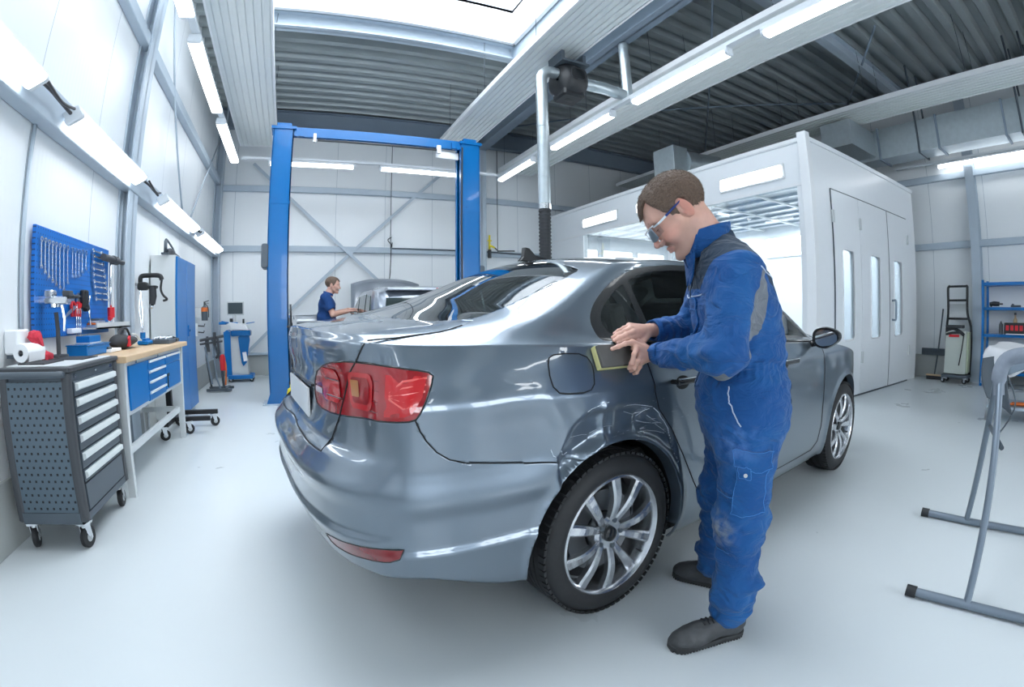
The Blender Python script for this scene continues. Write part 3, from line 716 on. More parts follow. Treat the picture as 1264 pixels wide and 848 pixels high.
# workbench things
bg_ = thing('tool_bag', 'black tool bag with red trim lying on the workbench', 'bag', (-1.42, 3.98, .928))
MB().grid(lambda u, v: (.085*math.cos(2*PI*u)*math.sin(PI*v)**.5*(1+.1*math.sin(5*v)), -.27+.54*v, .055+ (.05+.02*math.sin(PI*v*2.2))*math.sin(2*PI*u)*math.sin(PI*v)**.5), 24, 16, closed_u=True).build('bag_body', 'blacksoft', bg_)
MB().tube(spline([(.0,-.14,.09),(.0,-.06,.15),(.0,.06,.15),(.0,.14,.09)],6), .010, n=8).build('carry_strap', 'black', bg_)
MB().prism([(-.14,.02),(-.09,.02),(-.10,.10),(-.13,.08)], .07, .088, axis=0).build('trim', 'red', bg_)
MB().tube(spline([(.06,.02,.11),(.07,.10,.10),(.07,.16,.07),(.08,.2,.05)],5), .008, n=6).build('zip', 'radiant', bg_)
bb_ = thing('wood_block', 'small pale board lying on the workbench in front of the tool bag', 'board', (-1.40, 3.60, .927))
MB().rbox((0,0,.012),(.10,.22,.022),.004,axis=1).build('board', 'paper', bb_); MB().bb(-.04,.03,-.1,-.04,.023,.04).build('clip', 'anthracite', bb_)
bl = thing('sanding_pad', 'blue sanding pad lying at the far end of the workbench', 'sanding pad', (-1.38, 4.45, .928))
MB().rbox((0,0,.02),(.10,.22,.035),.015,axis=1).rbox((0,-.02,.045),(.05,.12,.02),.008,axis=1).build('pad', 'blue', bl)
sk = thing('socket_tray', 'grey socket tray with rows of small steel sockets on the bench end', 'socket set', (-1.27, 4.62, .928))
MB().bb(-.09,.09,-.13,.13,0,.035).build('tray', 'anthracite', sk, bevel=.004)
for i in range(3):
    for j in range(6): MB().cyl((-.055+.055*i,-.10+.04*j,.03),(-.055+.055*i,-.10+.04*j,.055+.006*((i+j)%2)),.013,n=10).build('socket', 'steel', sk, split=True)
sk = thing('ratchet_tool', 'dark ratchet tool lying next to the socket tray', 'ratchet', (-1.20, 4.83, .928))
MB().rbox((0,0,.02),(.05,.10,.035),.014,axis=1).tube([(0,.02,.03),(-.03,-.03,.05),(-.05,-.09,.05)],.012,n=8).build('handle', 'anthracite2', sk)

# ---- dent puller gun on a blue pole
g = thing('puller_pole', 'blue and silver pole leaning behind the workbench under a black handle tool', 'pole', (-1.58, 4.985, .0))
MB().cyl((0,0,.55),(-.0,0,1.02),.028,n=12).build('lower_tube', 'blue', g); MB().tube([(0,0,1.02),(.005,0,1.2),(-.02,0,1.44)],.010,n=8).tube([(-.02,0,1.44),(-.035,0,1.25),(0,0,1.02)],.006,n=8).cyl((0,0,0),(0,0,.55),.014,n=10).build('upper_rod', 'chrome', g, split=True)
g = thing('spotter_gun', 'black welding handle tool hanging at the left wall beside the steel column', 'welding gun', (-1.56, 4.985, 1.44))
MB().tube(spline([(-.04,0,.05),(-.03,0,.125),(.06,0,.135),(.16,0,.13),(.185,0,.09)],6), .024, n=12).rbox((-.01,0,.03),(.11,.07,.08),.025,axis=1).rbox((.08,0,.02),(.12,.05,.03),.01,axis=1).build('top_handle', 'black', g)
MB().tube([(.09,0,.02),(.095,0,-.07),(.085,0,-.15)], [.035,.038,.030], n=14).build('grip', 'blacksoft', g)
MB().tube(spline([(.185,0,.09),(.175,0,.0),(.20,0,-.06),(.24,0,-.10),(.20,0,-.115)],5), .012, n=8).build('trigger_guard', 'black', g)
MB().cyl((.085,0,-.15),(.08,0,-.19),.018,n=10).cyl((-.04,0,.04),(-.09,0,.05),.012,n=8).build('nozzle', 'chrome', g, split=True)

# ---- tall cabinet with blue doors
t = thing('tall_cabinet', 'tall light grey steel cabinet with blue double doors beyond the workbench', 'cabinet', (-1.48, 5.92, 0))
MB().bb(-.15,.13,-.48,.50,.06,1.83).bb(-.14,.10,-.46,.48,0,.06).build('carcase', 'lightgrey', t, bevel=.004)
for s_, (a, b_) in ((1, (-.475,.005)), (-1, (.012,.495))):
    d_ = MB().rbox((.142,(a+b_)/2,.945),(.022,b_-a,1.74),.004,axis=2).build('door', 'blue', t)
    if s_ == -1: MB().rbox((.160,a+.05,1.0),(.02,.035,.13),.008,axis=2).cyl((.158,a+.05,1.0),(.185,a+.05,1.0),.013,n=12).build('handle', 'liftblue', d_)
# clamp tool on the cabinet top
c = thing('angle_grinder', 'dark power tool with long handle lying on top of the tall cabinet', 'power tool', (-1.46, 5.55, 1.832))
MB().tube(spline([(.0,-.10,.035),(.0,.06,.06),(.0,.22,.045),(.0,.36,.035)],6), [.03]*6+[.035]*6+[.03]*7, n=10).build('body', 'anthracite2', c)
MB().tube(spline([(0,-.10,.09),(0,-.13,.16),(0,-.05,.16),(.02,.10,.10),(0,.30,.06)],6), .012, n=8).build('bow_handle', 'anthracite', c)
MB().cyl((0,-.13,.03),(0,-.13,.15),.02,n=10).cyl((0,.36,.03),(0,.44,.035),.028,n=12).bb(-.04,.04,-.16,-.1,0,.02).build('head', 'anthracite', c, split=True)
# ---- wheeled engine stand base
t = thing('wheeled_stand', 'low black tubular wheeled base standing on the floor before the tall cabinet', 'wheeled stand', (-1.30, 5.02, 0))
mb = MB(); mb.rbox((-.02,.0,.155),(.05,.62,.05),.006,axis=1).rbox((.16,-.02,.15),(.42,.05,.045),.006,axis=0).rbox((.18,.28,.16),(.44,.05,.045),.006,axis=0)
mb.rbox((-.05,.0,.40),(.06,.06,.46),.006,axis=2)
mb.build('frame', 'black', t)
for x, y in ((-.05,-.30),(.14,-.05),(.35,.30),(-.05,.34)): caster(t, x, y, r=.052, h=.135, rot=.6)
# ================================================================== BACK OF THE HALL
# fire extinguisher-like bottle stack beside the column
t = thing('fire_extinguisher', 'small fire extinguisher hanging beside the corner column behind the tall cabinet', 'fire extinguisher', (-1.50, 8.0, 1.10))
MB().lathe([(0,0),(.05,0),(.052,.01),(.052,.18),(.045,.21),(.02,.23),(.018,.25),(0,.25)],(0,0,0),n=20).build('cylinder', 'anthracite', t)
MB().lathe([(.053,.14),(.055,.145),(.055,.20),(.047,.205)],(0,0,0),n=20).build('collar_band', 'orange', t)
MB().cyl((0,0,.25),(0,0,.30),.014,n=10).box((.03,0,.30),(.09,.02,.012),rot=(0,-.3,0)).box((.03,0,.275),(.08,.02,.010)).tube(spline([(0,.02,.27),(.05,.05,.2),(.055,.05,.05)],5),.008,n=6).build('valve', 'black', t)
MB().bb(-.15,-.05,-.03,.03,.05,.2).build('bracket', 'lightgrey', t)
t = thing('wall_hooks', 'small black hooks on a white plate below the fire extinguisher', 'hooks', (-1.56, 8.0, .86))
MB().bb(-.09,-.05,-.05,.05,0,.2).build('plate', 'white', t); MB().tube([(-.05,0,.16),(.05,0,.15),(.06,0,.19)],.01,n=8).tube([(-.05,0,.06),(.04,0,.05),(.05,0,.08)],.01,n=8).build('hook', 'black', t, split=True)
# pulling frame
t = thing('pulling_frame', 'dark grey tubular pulling frame with red bottle standing beside the tall cabinet', 'workshop frame', (-1.32, 7.75, 0))
mb = MB(); mb.rbox((.06,-.05,.035),(.40,.05,.04),.01,axis=0).rbox((.06,.22,.035),(.40,.05,.04),.01,axis=0).rbox((.18,.08,.04),(.05,.32,.05),.01,axis=1)
mb.tube([(-.10,.2,.04),(-.14,.1,.5),(-.12,.0,.82)],.018,n=8).tube([(.12,.08,.05),(.10,.05,.45),(-.02,.0,.82)],.022,n=8)
mb.build('frame', 'anthracite', t)
MB().tube([(-.22,0,.80),(.16,0,.86)],.022,n=8).tube([(-.22,0,.74),(.14,0,.78)],.016,n=8).tube([(-.1,.0,.86),(-.08,0,.62)],.02,n=8).tube([(.06,.0,.86),(.08,0,.60),(.03,0,.52)],.02,n=8).cyl((.02,-.02,.72),(.02,-.02,.92),.024,n=10).build('crossarm', 'anthracite2', t)
MB().tube([(.0,-.02,.55),(.03,-.02,.2),(.08,-.02,.05)],.014,n=8).tube([(-.14,0,.70),(-.05,0,.12)],.014,n=8).build('chain_arm', 'steel_blue', t)
MB().lathe([(0,0),(.04,0),(.045,.02),(.045,.2),(.03,.24),(0,.25)],(.13,.0,.33),n=16).build('bottle', 'red', t)
MB().tube(spline([(.13,0,.58),(.18,0,.4),(.16,0,.1)],6),.012,n=8).build('hose', 'orange', t)
# diagnostic cart
t = thing('diagnostic_cart', 'blue and white diagnostic cart with monitor standing against the back wall', 'diagnostic cart', (-1.06, 9.0, 0))
bd = MB(); bd.prism([(-.17,.12),(.17,.12),(.10,.80),(-.14,.88)], -.16, .14, axis=1); bd.build('cabinet', 'lightgrey', t, bevel=.02)
MB().prism([(-.24,.10),(-.13,.10),(-.14,.88),(-.20,.92),(-.26,.88)], -.19, .17, axis=1).rbox((.02,-.02,.09),(.46,.40,.07),.03,axis=2).build('side_column', 'blue', t)
MB().prism([(.0,.80),(.20,.86),(.21,.74),(.14,.34),(.08,.28),(.05,.34)], -.20, -.155, axis=1).rbox((.05,-.10,.86),(.36,.28,.10),.04,axis=2).build('front_cover', 'liftblue', t)
MB().box((.115,-.205,.45),(.07,.006,.16),rot=(0,-.12,0)).build('paper_sheet', 'paper', t)
MB().prism([(-.10,.93),(.20,.91),(.16,1.0),(-.16,1.06)], -.24, .06, axis=1).build('keyboard_tray', 'white', t, bevel=.01)
MB().tube([(-.3,-.1,1.07),(-.2,-.15,1.05),(.0,-.15,1.04)],.012,n=8).tube([(.15,-.15,1.03),(.3,-.18,1.05)],.008,n=8).rbox((-.28,-.05,1.04),(.14,.2,.05),.02).build('handle', 'blue', t)
mo = MB().rbox((-.06,.0,1.30),(.31,.035,.25),.012,axis=1).cyl((-.06,.01,1.06),(-.06,.01,1.18),.02,n=10).build('monitor', 'lightgrey', t)
MB().bb(-.195,.075,-.022,-.017,1.20,1.40).build('screen', 'screen', mo)
MB().cyl((-.13,-.06,1.05),(-.13,-.06,1.12),.03,n=12).cyl((.09,-.06,1.03),(.09,-.06,1.11),.018,n=10).build('probe', 'black', t, split=True)
for x, y in ((-.18,-.15),(.2,-.15),(-.18,.12),(.2,.12)): caster(t, x, y, r=.035, h=.07, rot=.4, w=.022)

# ---- two-post lift
t = thing('car_lift', 'blue two post car lift standing astride the far car', 'car lift', (1.08, 6.55, 0))
def post(x, s_):
    mb = MB(); w_ = .135
    # channel with open side facing the lift centre
    mb.bb(x-w_, x+w_, -.13, -.115, 0, 3.68); mb.bb(x-w_, x+w_, .115, .13, 0, 3.68)
    mb.bb(x-s_*w_-.008, x-s_*w_+.008, -.13, .13, 0, 3.68)
    mb.bb(x+s_*w_-.014, x+s_*w_+.0, -.13, -.06, 0, 3.68); mb.bb(x+s_*w_-.014, x+s_*w_, .06, .13, 0, 3.68)
    p_ = mb.build('post', 'liftblue', t)
    fl_ = MB()
    fl_.prism([(x-.19,.012),(x+.19,.012),(x+w_,.16),(x-w_,.16)], -.14, -.128, axis=1); fl_.prism([(x-.19,.012),(x+.19,.012),(x+w_,.16),(x-w_,.16)], .128, .14, axis=1)
    fl_.build('gusset', 'liftblue', p_, split=True)
    MB().bb(x-.24,x+.24,-.20,.20,0,.014).cyl((x-.2,-.17,.012),(x-.2,-.17,.03),.014,n=6).cyl((x+.2,-.17,.012),(x+.2,-.17,.03),.014,n=6).build('base_plate', 'steel_pale', p_)
    MB().rbox((x+s_*.03,0,.60 if False else .62),(.20,.20,.55),.01,axis=2).build('carriage', 'steel_blue', p_)
    MB().bb(x-w_-.002,x+w_+.002,-.134,-.13,2.62,2.66).cyl((x-.06,-.13,2.70),(x-.06,-.14,2.70),.012,n=8).build('joint_plate', 'liftblue', p_)
    mb = MB().bb(x-.17,x+.17,-.15,.15,3.66,3.70).bb(x+s_*.10,x+s_*.28,-.10,-.06,3.58,3.68).bb(x-.10,x+.10,-.1,.1,3.70,3.76); mb.cyl((x+s_*.18,-.11,3.62),(x+s_*.18,-.04,3.62),.05,n=14).build('head_bracket', 'liftblue', p_)
post(-1.325, 1); post(1.355, -1)
MB().bb(-1.3,1.35,-.05,.07,3.69,3.71).bb(-1.3,1.35,-.055,-.043,3.585,3.72).bb(-1.3,1.35,.06,.072,3.61,3.72).build('crossbeam', 'liftblue', t, bevel=.002)
MB().cyl((-.86,-.10,3.53),(.84,-.10,3.53),.016,n=10).build('safety_bar', 'anthracite2', t)
MB().bb(-.92,-.88,-.12,-.08,3.50,3.62).bb(.84,.90,-.12,-.08,3.48,3.60).bb(.86,1.2,-.02,.02,3.44,3.54).build('bar_bracket', 'white', t, split=True)
MB().rbox((-1.50,.0,1.93),(.09,.30,.32),.03,axis=1).build('oil_tank', 'anthracite', t)
MB().rbox((1.53,.0,1.72),(.09,.26,.26),.03,axis=1).build('motor_cover', 'anthracite', t)
MB().tube([(1.22,-.14,3.6),(1.21,-.145,2.5),(1.22,-.14,.8)],.012,n=6).tube([(-1.16,-.14,1.3),(-1.15,-.145,.9)],.012,n=6).build('hydraulic_hose', 'black', t, split=True)
MB().cyl((-1.19,-.16,1.0),(-1.19,-.16,1.03),.02,n=10).rbox((-1.10,-.10,.90),(.10,.05,.08),.01).build('latch_release', 'anthracite2', t, split=True)
# lifting arms low at the floor
ar = MB()
for x, s_ in ((-1.2,1),(1.22,-1)):
    for yy in (-1,1): ar.box((x+s_*.28, yy*.30, .10), (.62,.10,.07), rot=(0,0,s_*yy*.75))
ar.build('lifting_arm', 'liftblue', t, split=True)
# yellow bottle-like jack at the left post
t = thing('yellow_jack', 'small yellow hydraulic bottle on the floor between left lift post and grey car', 'hydraulic bottle', (-.09, 5.95, 0))
MB().lathe([(0,.02),(.05,.02),(.06,.04),(.062,.22),(.05,.27),(.022,.29),(.02,.33),(0,.33)],(0,0,0),n=20).build('bottle', 'yellow', t)
MB().lathe([(.061,.09),(.066,.095),(.066,.125),(.061,.13)],(0,0,0),n=20).cyl((0,0,0),(0,0,.025),.045,n=16).cyl((0,0,.33),(0,0,.36),.03,n=12).build('band', 'black', t, split=True)
# grey equipment cabinet behind the far mechanic's place
t = thing('equipment_tower', 'pale equipment tower with dark drawer slots beside the far mechanic', 'equipment cabinet', (.15, 7.8, 0))
MB().bb(-.17,.17,-.2,.2,.08,1.16).build('body', 'lightgrey', t, bevel=.01)
d_ = MB()
for k, z_ in enumerate((1.08,1.03,.95,.90,.83,.78,.72,.66,.58,.5)): MB().bb(-.15,.15,-.212,-.2,z_-.016,z_+.016).build('slot', 'anthracite' if k % 3 else 'steel', t)
MB().bb(-.19,.19,-.22,.2,1.16,1.18).build('top_shelf', 'white', t)
for x, y in ((-.12,-.15),(.12,-.15),(-.12,.15),(.12,.15)): caster(t, x, y, r=.035, h=.08, rot=.4, w=.022)
t = thing('gas_bottle', 'slim dark green bottle standing between lift post and equipment tower', 'bottle', (-.10, 7.0, 0))
MB().lathe([(0,0),(.045,0),(.05,.01),(.05,.98),(.04,1.05),(.018,1.08),(.016,1.12),(0,1.12)],(0,0,0),n=18).build('cylinder', 'anthracite', t)
MB().cyl((0,0,1.10),(0,0,1.16),.015,n=8).tube([(0,0,1.14),(.05,0,1.15),(.06,0,1.1)],.008,n=6).build('valve', 'chrome', t)
# air hose drop with hook hanging on back wall right of the lift
t = thing('air_tap', 'brass compressed air tap with black regulator fixed at the back wall column', 'air tap', (4.02, BY-.30, 2.52))
MB().cyl((0,0,0),(0,0,.32),.022,n=10).cyl((0,0,.10),(.12,0,.05),.022,n=10).cyl((-.05,0,.2),(.05,0,.2),.014,n=8).build('valve', 'yellow', t)
MB().cyl((0,0,-.18),(0,0,0),.04,n=12).tube([(.12,0,.05),(.2,0,-.02),(.6,0,-.0)],.014,n=8).build('regulator', 'black', t)
t = thing('hanging_hose', 'thin black air hose hanging from a hook left of the right lift post', 'hose', (1.85, BY-.16, 0))
MB().tube(spline([(.05,0,2.72),(-.02,0,2.66),(.06,0,2.56),(.05,0,2.5),(.03,0,2.0),(-.02,0,1.6)],6),.010,n=6).build('hose', 'black', t)
MB().tube([(.05,0,2.72),(.06,.06,2.76),(.06,.14,2.76)],.012,n=6).build('hook', 'lightgrey', t)
thin_glass('booth_glass', (.93,.97,.985), refl=.6)
# ================================================================== SPRAY BOOTH AND RIGHT SIDE
BX0, BX1, BY0, BY1, BZ = 5.49, 9.40, 3.0, 9.5, 3.30
t = thing('spray_booth', 'large white spray booth with glazed side, header lights and three windowed door leaves', 'spray booth', ((BX0+BX1)/2, (BY0+BY1)/2, 0))
L_ = W(t)
def bbw(mb, x0, x1, y0, y1, z0, z1):
    a = L_(x0,y0,z0); b = L_(x1,y1,z1); return mb.bb(a[0],b[0],a[1],b[1],a[2],b[2])
# door face towards the camera (normal -y), holes for the windows are in the door leaves
DX = [5.99, 6.85, 7.97, 8.92]; DZ = 2.74
f = MB(); bbw(f, BX0, DX[0], BY0, BY0+.08, 0, BZ); bbw(f, DX[3], BX1, BY0, BY0+.08, 0, BZ); bbw(f, DX[0], DX[3], BY0, BY0+.08, DZ, BZ)
f.build('door_wall', 'booth', t)
c_ = MB(); bbw(c_, BX0-.06, BX0+.05, BY0-.03, BY0+.10, 0, BZ+.08); c_.build('corner_trim', 'white', t, bevel=.01)
r_ = MB(); bbw(r_, BX0-.02, BX1, BY0-.02, BY1, BZ-.03, BZ+.03); r_.build('roof', 'booth', t)
w_ = MB(); bbw(w_, BX1-.08, BX1, BY0+.08, BY1, 0, BZ-.03); w_.build('side_wall', 'booth', t)
w_ = MB(); bbw(w_, BX0, BX1-.08, BY1-.08, BY1, 0, BZ-.03); w_.build('rear_wall', 'booth', t)
fl_ = MB(); bbw(fl_, BX0+.1, BX1-.1, BY0+.1, BY1-.1, .0, .012); fl_.build('floor_grate', 'galv', t)
# ceiling filter inside
ce = MB(); bbw(ce, BX0+.06, BX1-.08, BY0+.08, BY1-.08, 3.0, 3.02); ce.build('filter_ceiling', 'booth', t)
bars = MB(); 
x = BX0+.5
while x < BX1-.1: bbw(bars, x-.018, x+.018, BY0+.08, BY1-.08, 2.96, 3.0); x += .42
bars.build('filter_bar', 'steel_pale', t, split=True)
bars = MB(); y = BY0+.5
while y < BY1: bbw(bars, BX0+.06, BX1-.08, y-.03, y+.03, 2.93, 2.955); y += .95
bars.build('filter_rail', 'lightgrey', t, split=True)
# glazed side: header, pillars
h_ = MB(); bbw(h_, BX0, BX0+.10, BY0+.08, BY1, 2.74, BZ-.03); h_.build('header', 'booth', t)
h_ = MB(); bbw(h_, BX0-.012, BX0+.0, BY0+.1, BY1, 2.72, 2.76); bbw(h_, BX0-.03, BX0, BY0, BY1, BZ-.02, BZ+.03); h_.build('header_trim', 'white', t, split=True)
p_ = MB(); bbw(p_, BX0, BX0+.10, BY0+.08, BY0+.20, 0, 2.74); bbw(p_, BX0, BX0+.1, 8.05, 9.5, 0, 2.74); bbw(p_, BX0, BX0+.08, 5.55, 5.62, 0, 2.74); p_.build('pillar', 'booth', t, split=True)
b_ = MB(); bbw(b_, BX0, BX0+.08, BY0+.2, 8.05, 0, .12); b_.build('bottom_rail', 'white', t)
g_ = MB(); bbw(g_, BX0+.03, BX0+.036, BY0+.20, 5.55, .12, 2.74); bbw(g_, BX0+.03, BX0+.036, 5.62, 8.05, .12, 2.74); g_.build('glass_pane', 'booth_glass', t, split=True)
# header luminaires seen from outside
def lum(name, x, y0, y1, z0, z1, nx):
    o = MB(); a = L_(x, (y0+y1)/2, (z0+z1)/2); o.rbox(a, (.03, y1-y0+.05, z1-z0+.05), .02, axis=0); h = o.build(name, 'white', t)
    o = MB(); o.rbox((a[0]+nx*.012, a[1], a[2]), (.014, y1-y0, z1-z0), .03, axis=0); o.build('diffuser', 'booth_lamp', h)
for y0, y1 in ((3.38,4.44),(4.88,5.25),(5.55,6.33),(6.9,8.0)): lum('header_light', BX0-.016, y0, y1, 2.87, 3.03, -1)
for y0, y1 in ((3.7,4.7),(5.3,6.3),(6.9,7.9)): lum('inner_light', BX1-.10, y0, y1, 2.35, 2.75, -1)
for x0_ in (5.9, 7.0, 8.1):
    o = MB(); a = L_(x0_+.45, BY1-.1, 2.5); o.rbox(a, (.95,.03,.36), .02, axis=1); h = o.build('inner_light', 'white', t); MB().rbox((a[0],a[1]-.012,a[2]),(.9,.014,.3),.03,axis=1).build('diffuser','booth_lamp',h)
# door leaves with rounded windows
wx = [(6.22,6.60),(7.18,7.57),(8.17,8.57)]; wz = (.78, 1.98)
mat('frost', (.80,.90,.96), .16, trans=.85, ior=1.2)
for k in range(3):
    a, b = DX[k]+.006, DX[k+1]-.006
    lf = MB(); cx, cz = (wx[k][0]+wx[k][1])/2, (wz[0]+wz[1])/2
    hole = rrect(wx[k][1]-wx[k][0], wz[1]-wz[0], .06, 6, cx, cz)
    out = [(a,.02),(b,.02),(b,DZ-.006),(a,DZ-.006)]
    # ring of quads between the rectangle and the rounded hole
    n = len(hole); per = []
    for (hx, hz) in hole:
        dx, dz = hx-cx, hz-cz; s_ = min(((b-cx) if dx > 0 else (a-cx))/dx if abs(dx) > 1e-6 else 1e9, ((DZ-.006-cz) if dz > 0 else (.02-cz))/dz if abs(dz) > 1e-6 else 1e9)
        per.append((cx+dx*s_, cz+dz*s_))
    # snap the nearest perimeter points to the corners
    for cxy in out:
        i = min(range(n), key=lambda q: (per[q][0]-cxy[0])**2+(per[q][1]-cxy[1])**2); per[i] = cxy
    for yy, fl2 in ((BY0-.012, 0), (BY0+.05, 1)):
        vs_ = [L_(p[0], yy, p[1]) for p in hole]+[L_(p[0], yy, p[1]) for p in per]
        lf.add(vs_, [(i, (i+1)%n, n+(i+1)%n, n+i) for i in range(n)])
    for P_ in (hole, per):
        lf.add([L_(p[0], BY0-.012, p[1]) for p in P_]+[L_(p[0], BY0+.05, p[1]) for p in P_], [(i, (i+1)%n, n+(i+1)%n, n+i) for i in range(n)])
    d_ = lf.build('door_leaf', 'booth', t)
    MB().tube([L_(p[0], BY0-.014, p[1]) for p in hole], .012, n=6, closed=True).build('window_gasket', 'white', d_)
    gl = MB(); gl.prism([(L_(p[0],0,p[1])[0], p[1]) for p in hole], L_(0,BY0+.015,0)[1], L_(0,BY0+.021,0)[1], axis=1); gl.build('window_pane', 'frost', d_)
    if k == 2:
        hd = MB(); q = lambda x,y,z: L_(x,y,z)
        hd.tube([q(8.08,BY0-.01,1.34), q(8.08,BY0-.07,1.345), q(8.08,BY0-.08,1.32), q(8.08,BY0-.08,1.06), q(8.08,BY0-.07,1.035), q(8.08,BY0-.01,1.04)], .017, n=10); hd.build('door_handle', 'steel_blue', d_)
    hg_ = MB()
    for zz in (.45, 2.3): bbw(hg_, (a if k < 2 else b)-.025, (a if k < 2 else b)+.025, BY0-.035, BY0-.012, zz, zz+.16)
    hg_.build('hinge', 'lightgrey', d_, split=True)
gp = MB()
for x_ in (DX[0], DX[2]): bbw(gp, x_-.007, x_+.007, BY0-.016, BY0-.004, .02, DZ)
bbw(gp, DX[0], DX[3], BY0-.016, BY0-.004, DZ-.006, DZ+.006); bbw(gp, DX[0], DX[3], BY0-.02, BY0+.04, 0, .02)
gp.build('door_seal', 'anthracite', t, split=True)
# things seen blurred through the booth door windows
o = thing('paint_stand', 'blue painting trestle inside the booth, blurred behind the door windows', 'painting stand', (7.9, 4.2, .012))
MB().tube([(-.5,0,0),(-.25,0,1.2),(.25,0,1.2),(.5,0,0)],.04,n=10).build('frame','blue',o); MB().bb(-.6,.6,-.05,.05,.5,.75).build('panel','liftblue',o)

# ---- right wall: welder / dent puller trolley
t = thing('spot_welder_trolley', 'pale green spot welder trolley with tall black frame against the right wall', 'trolley', (9.28, 2.2, 0))
mat('palegreen', (.42,.47,.34), .45); mat('greengrey', (.50,.54,.50), .4)
# body: long side faces -x (towards the camera)
MB().prism([(-.19,.16),(.19,.16),(.18,.84),(-.18,.86)], -.14, .13, axis=0).build('body', 'greengrey', t, bevel=.008)
MB().bb(-.10,.14,-.215,-.185,.18,.84).build('side_panel', 'palegreen', t, bevel=.004)
MB().rbox((0,0,.12),(.36,.46,.05),.02,axis=2).build('base', 'anthracite', t)
fr = MB()
for s_ in (-1, 1):
    fr.tube(spline([(.10,s_*.21,.14),(.08,s_*.22,.85),(-.02,s_*.17,1.15),(-.03,s_*.17,1.52),(.0,s_*.165,1.58),(.0,s_*.14,1.60)],5), .022, n=10)
fr.build('frame_post', 'black', t, split=True)
cr = MB()
for z_, m_ in ((1.59,.15),(1.36,.17),(1.06,.18)): cr.cyl((-.02,-m_,z_),(-.02,m_,z_),.018,n=10)
cr.build('cross_bar', 'black', t, split=True)
MB().grid(lambda u, v: (-.02+.10*math.sin(PI*v), lerp(-.16,.16,u), 1.30-.26*v), 8, 10).build('cable_drum', 'lightgrey', t)
MB().tube(spline([(-.12,.17,.87),(-.15,.05,.90),(-.13,-.05,.86),(-.16,-.14,.80)],6), .028, n=8).tube(spline([(-.13,.17,.80),(-.16,.05,.83),(-.15,-.1,.84)],6), .02, n=8).rbox((-.12,.02,.93),(.16,.30,.05),.015,axis=1).build('gun_cable', 'blacksoft', t)
MB().bb(-.15,-.143,-.06,.12,.76,.80).build('label_strip', 'red', t)
MB().tube(spline([(-.16,-.14,.80),(-.165,-.12,.6),(-.15,-.07,.3)],5), .010, n=8).build('hanging_cable', 'black', t)
for x, y in ((-.14,-.19),(.14,-.19),(-.14,.19),(.14,.19)): caster(t, x, y, r=.045, h=.10, rot=1.2, w=.026)
# broom leaning left of it
t = thing('broom', 'long dark handled broom leaning on the right wall left of the trolley', 'broom', (9.45, 2.62, 0))
MB().cyl((0,.02,.06),(.18,-.06,1.22),.014,n=10).build('handle', 'anthracite', t)
MB().rbox((0,.02,.075),(.06,.30,.03),.01,axis=1).build('head', 'wood', t)
MB().prism([(-.14,.0),(.16,.0),(.165,.065),(-.13,.065)], -.025, .025, axis=0).build('bristle', 'blacksoft', t)
# blue shelf
t = thing('blue_shelf', 'blue steel shelf rack against the right wall, cut by the right edge', 'shelf rack', (9.42, .95, 0))
p_ = MB()
for yy in (-.80, .80):
    for xx in (-.22, .22): p_.bb(xx-.02,xx+.02,yy-.02,yy+.02,0,1.68)
p_.build('upright', 'blue', t, split=True)
for z_ in (.25, .83, 1.25, 1.64):
    MB().bb(-.24,.24,-.80,.80,z_-.05,z_-.0).build('shelf_board', 'liftblue' if z_ < 1.6 else 'blue', t, bevel=.003)
MB().bb(.22,.235,-.8,.8,.25,1.64).build('back_panel', 'white', t)
o = thing('power_drill', 'dark drill lying on the upper board of the blue shelf', 'drill', (9.26, 1.58, 1.25))
MB().tube([(0,-.09,.05),(0,.0,.055),(0,.07,.05)],[.035,.04,.028],n=12).cyl((0,-.09,.05),(0,-.15,.05),.012,n=8).tube([(0,.03,.04),(0,.06,.015)],.02,n=8).build('body', 'black', o)
o = thing('ear_defender', 'small dark tool beside the drill on the upper blue shelf board', 'tool', (9.28, 1.22, 1.25))
MB().rbox((0,0,.018),(.08,.16,.03),.012,axis=1).sphere((0,.05,.03),.025,12,8).build('body','anthracite',o)
rp = thing('rivet_case', 'black and red case standing open on the middle board of the blue shelf', 'case', (9.26, 1.22, .83))
MB().bb(-.06,.10,-.22,.18,0,.18).build('case', 'black', rp, bevel=.01)
sc_ = MB()
for k in range(5): sc_.bb(-.066,-.06,-.20+.075*k,-.15+.075*k,.06,.14)
sc_.build('insert', 'red', rp, split=True)
MB().bb(-.13,-.06,-.22,.14,0,.012).build('lid', 'white', rp)
o = thing('spray_can', 'dark spray can standing at the left end of the middle blue shelf board', 'spray can', (9.26, 1.46, .83))
MB().lathe([(0,0),(.033,0),(.033,.15),(.02,.175),(.012,.18),(.012,.2),(0,.2)],(0,0,0),n=18).build('can','anthracite2',o); MB().cyl((0,0,.20),(0,0,.225),.011,n=12).build('nozzle','white',o)
o = thing('glue_bottle', 'small brown bottle standing on the middle blue shelf board behind the case', 'bottle', (9.52, 1.26, .83))
MB().lathe([(0,0),(.035,0),(.035,.22),(.015,.26),(.015,.30),(0,.30)],(0,0,0),n=16).build('bottle','wood',o); MB().cyl((0,0,.30),(0,0,.335),.02,n=12).build('cap','anthracite',o)
o = thing('crate', 'dark crate standing on the bottom board of the blue shelf', 'crate', (9.38, 1.25, .25))
MB().bb(-.15,.15,-.25,.25,0,.02).bb(-.15,-.135,-.25,.25,0,.28).bb(.135,.15,-.25,.25,0,.28).bb(-.15,.15,-.25,-.235,0,.28).bb(-.15,.15,.235,.25,0,.28).build('walls','anthracite',o)

# area lights added under the filter ceiling to brighten the booth interior
for yb_ in (4.6, 7.6): area('booth_ceiling_light', (7.4, yb_, 2.90), (0,0,0), 3.4, 2.4, 130)
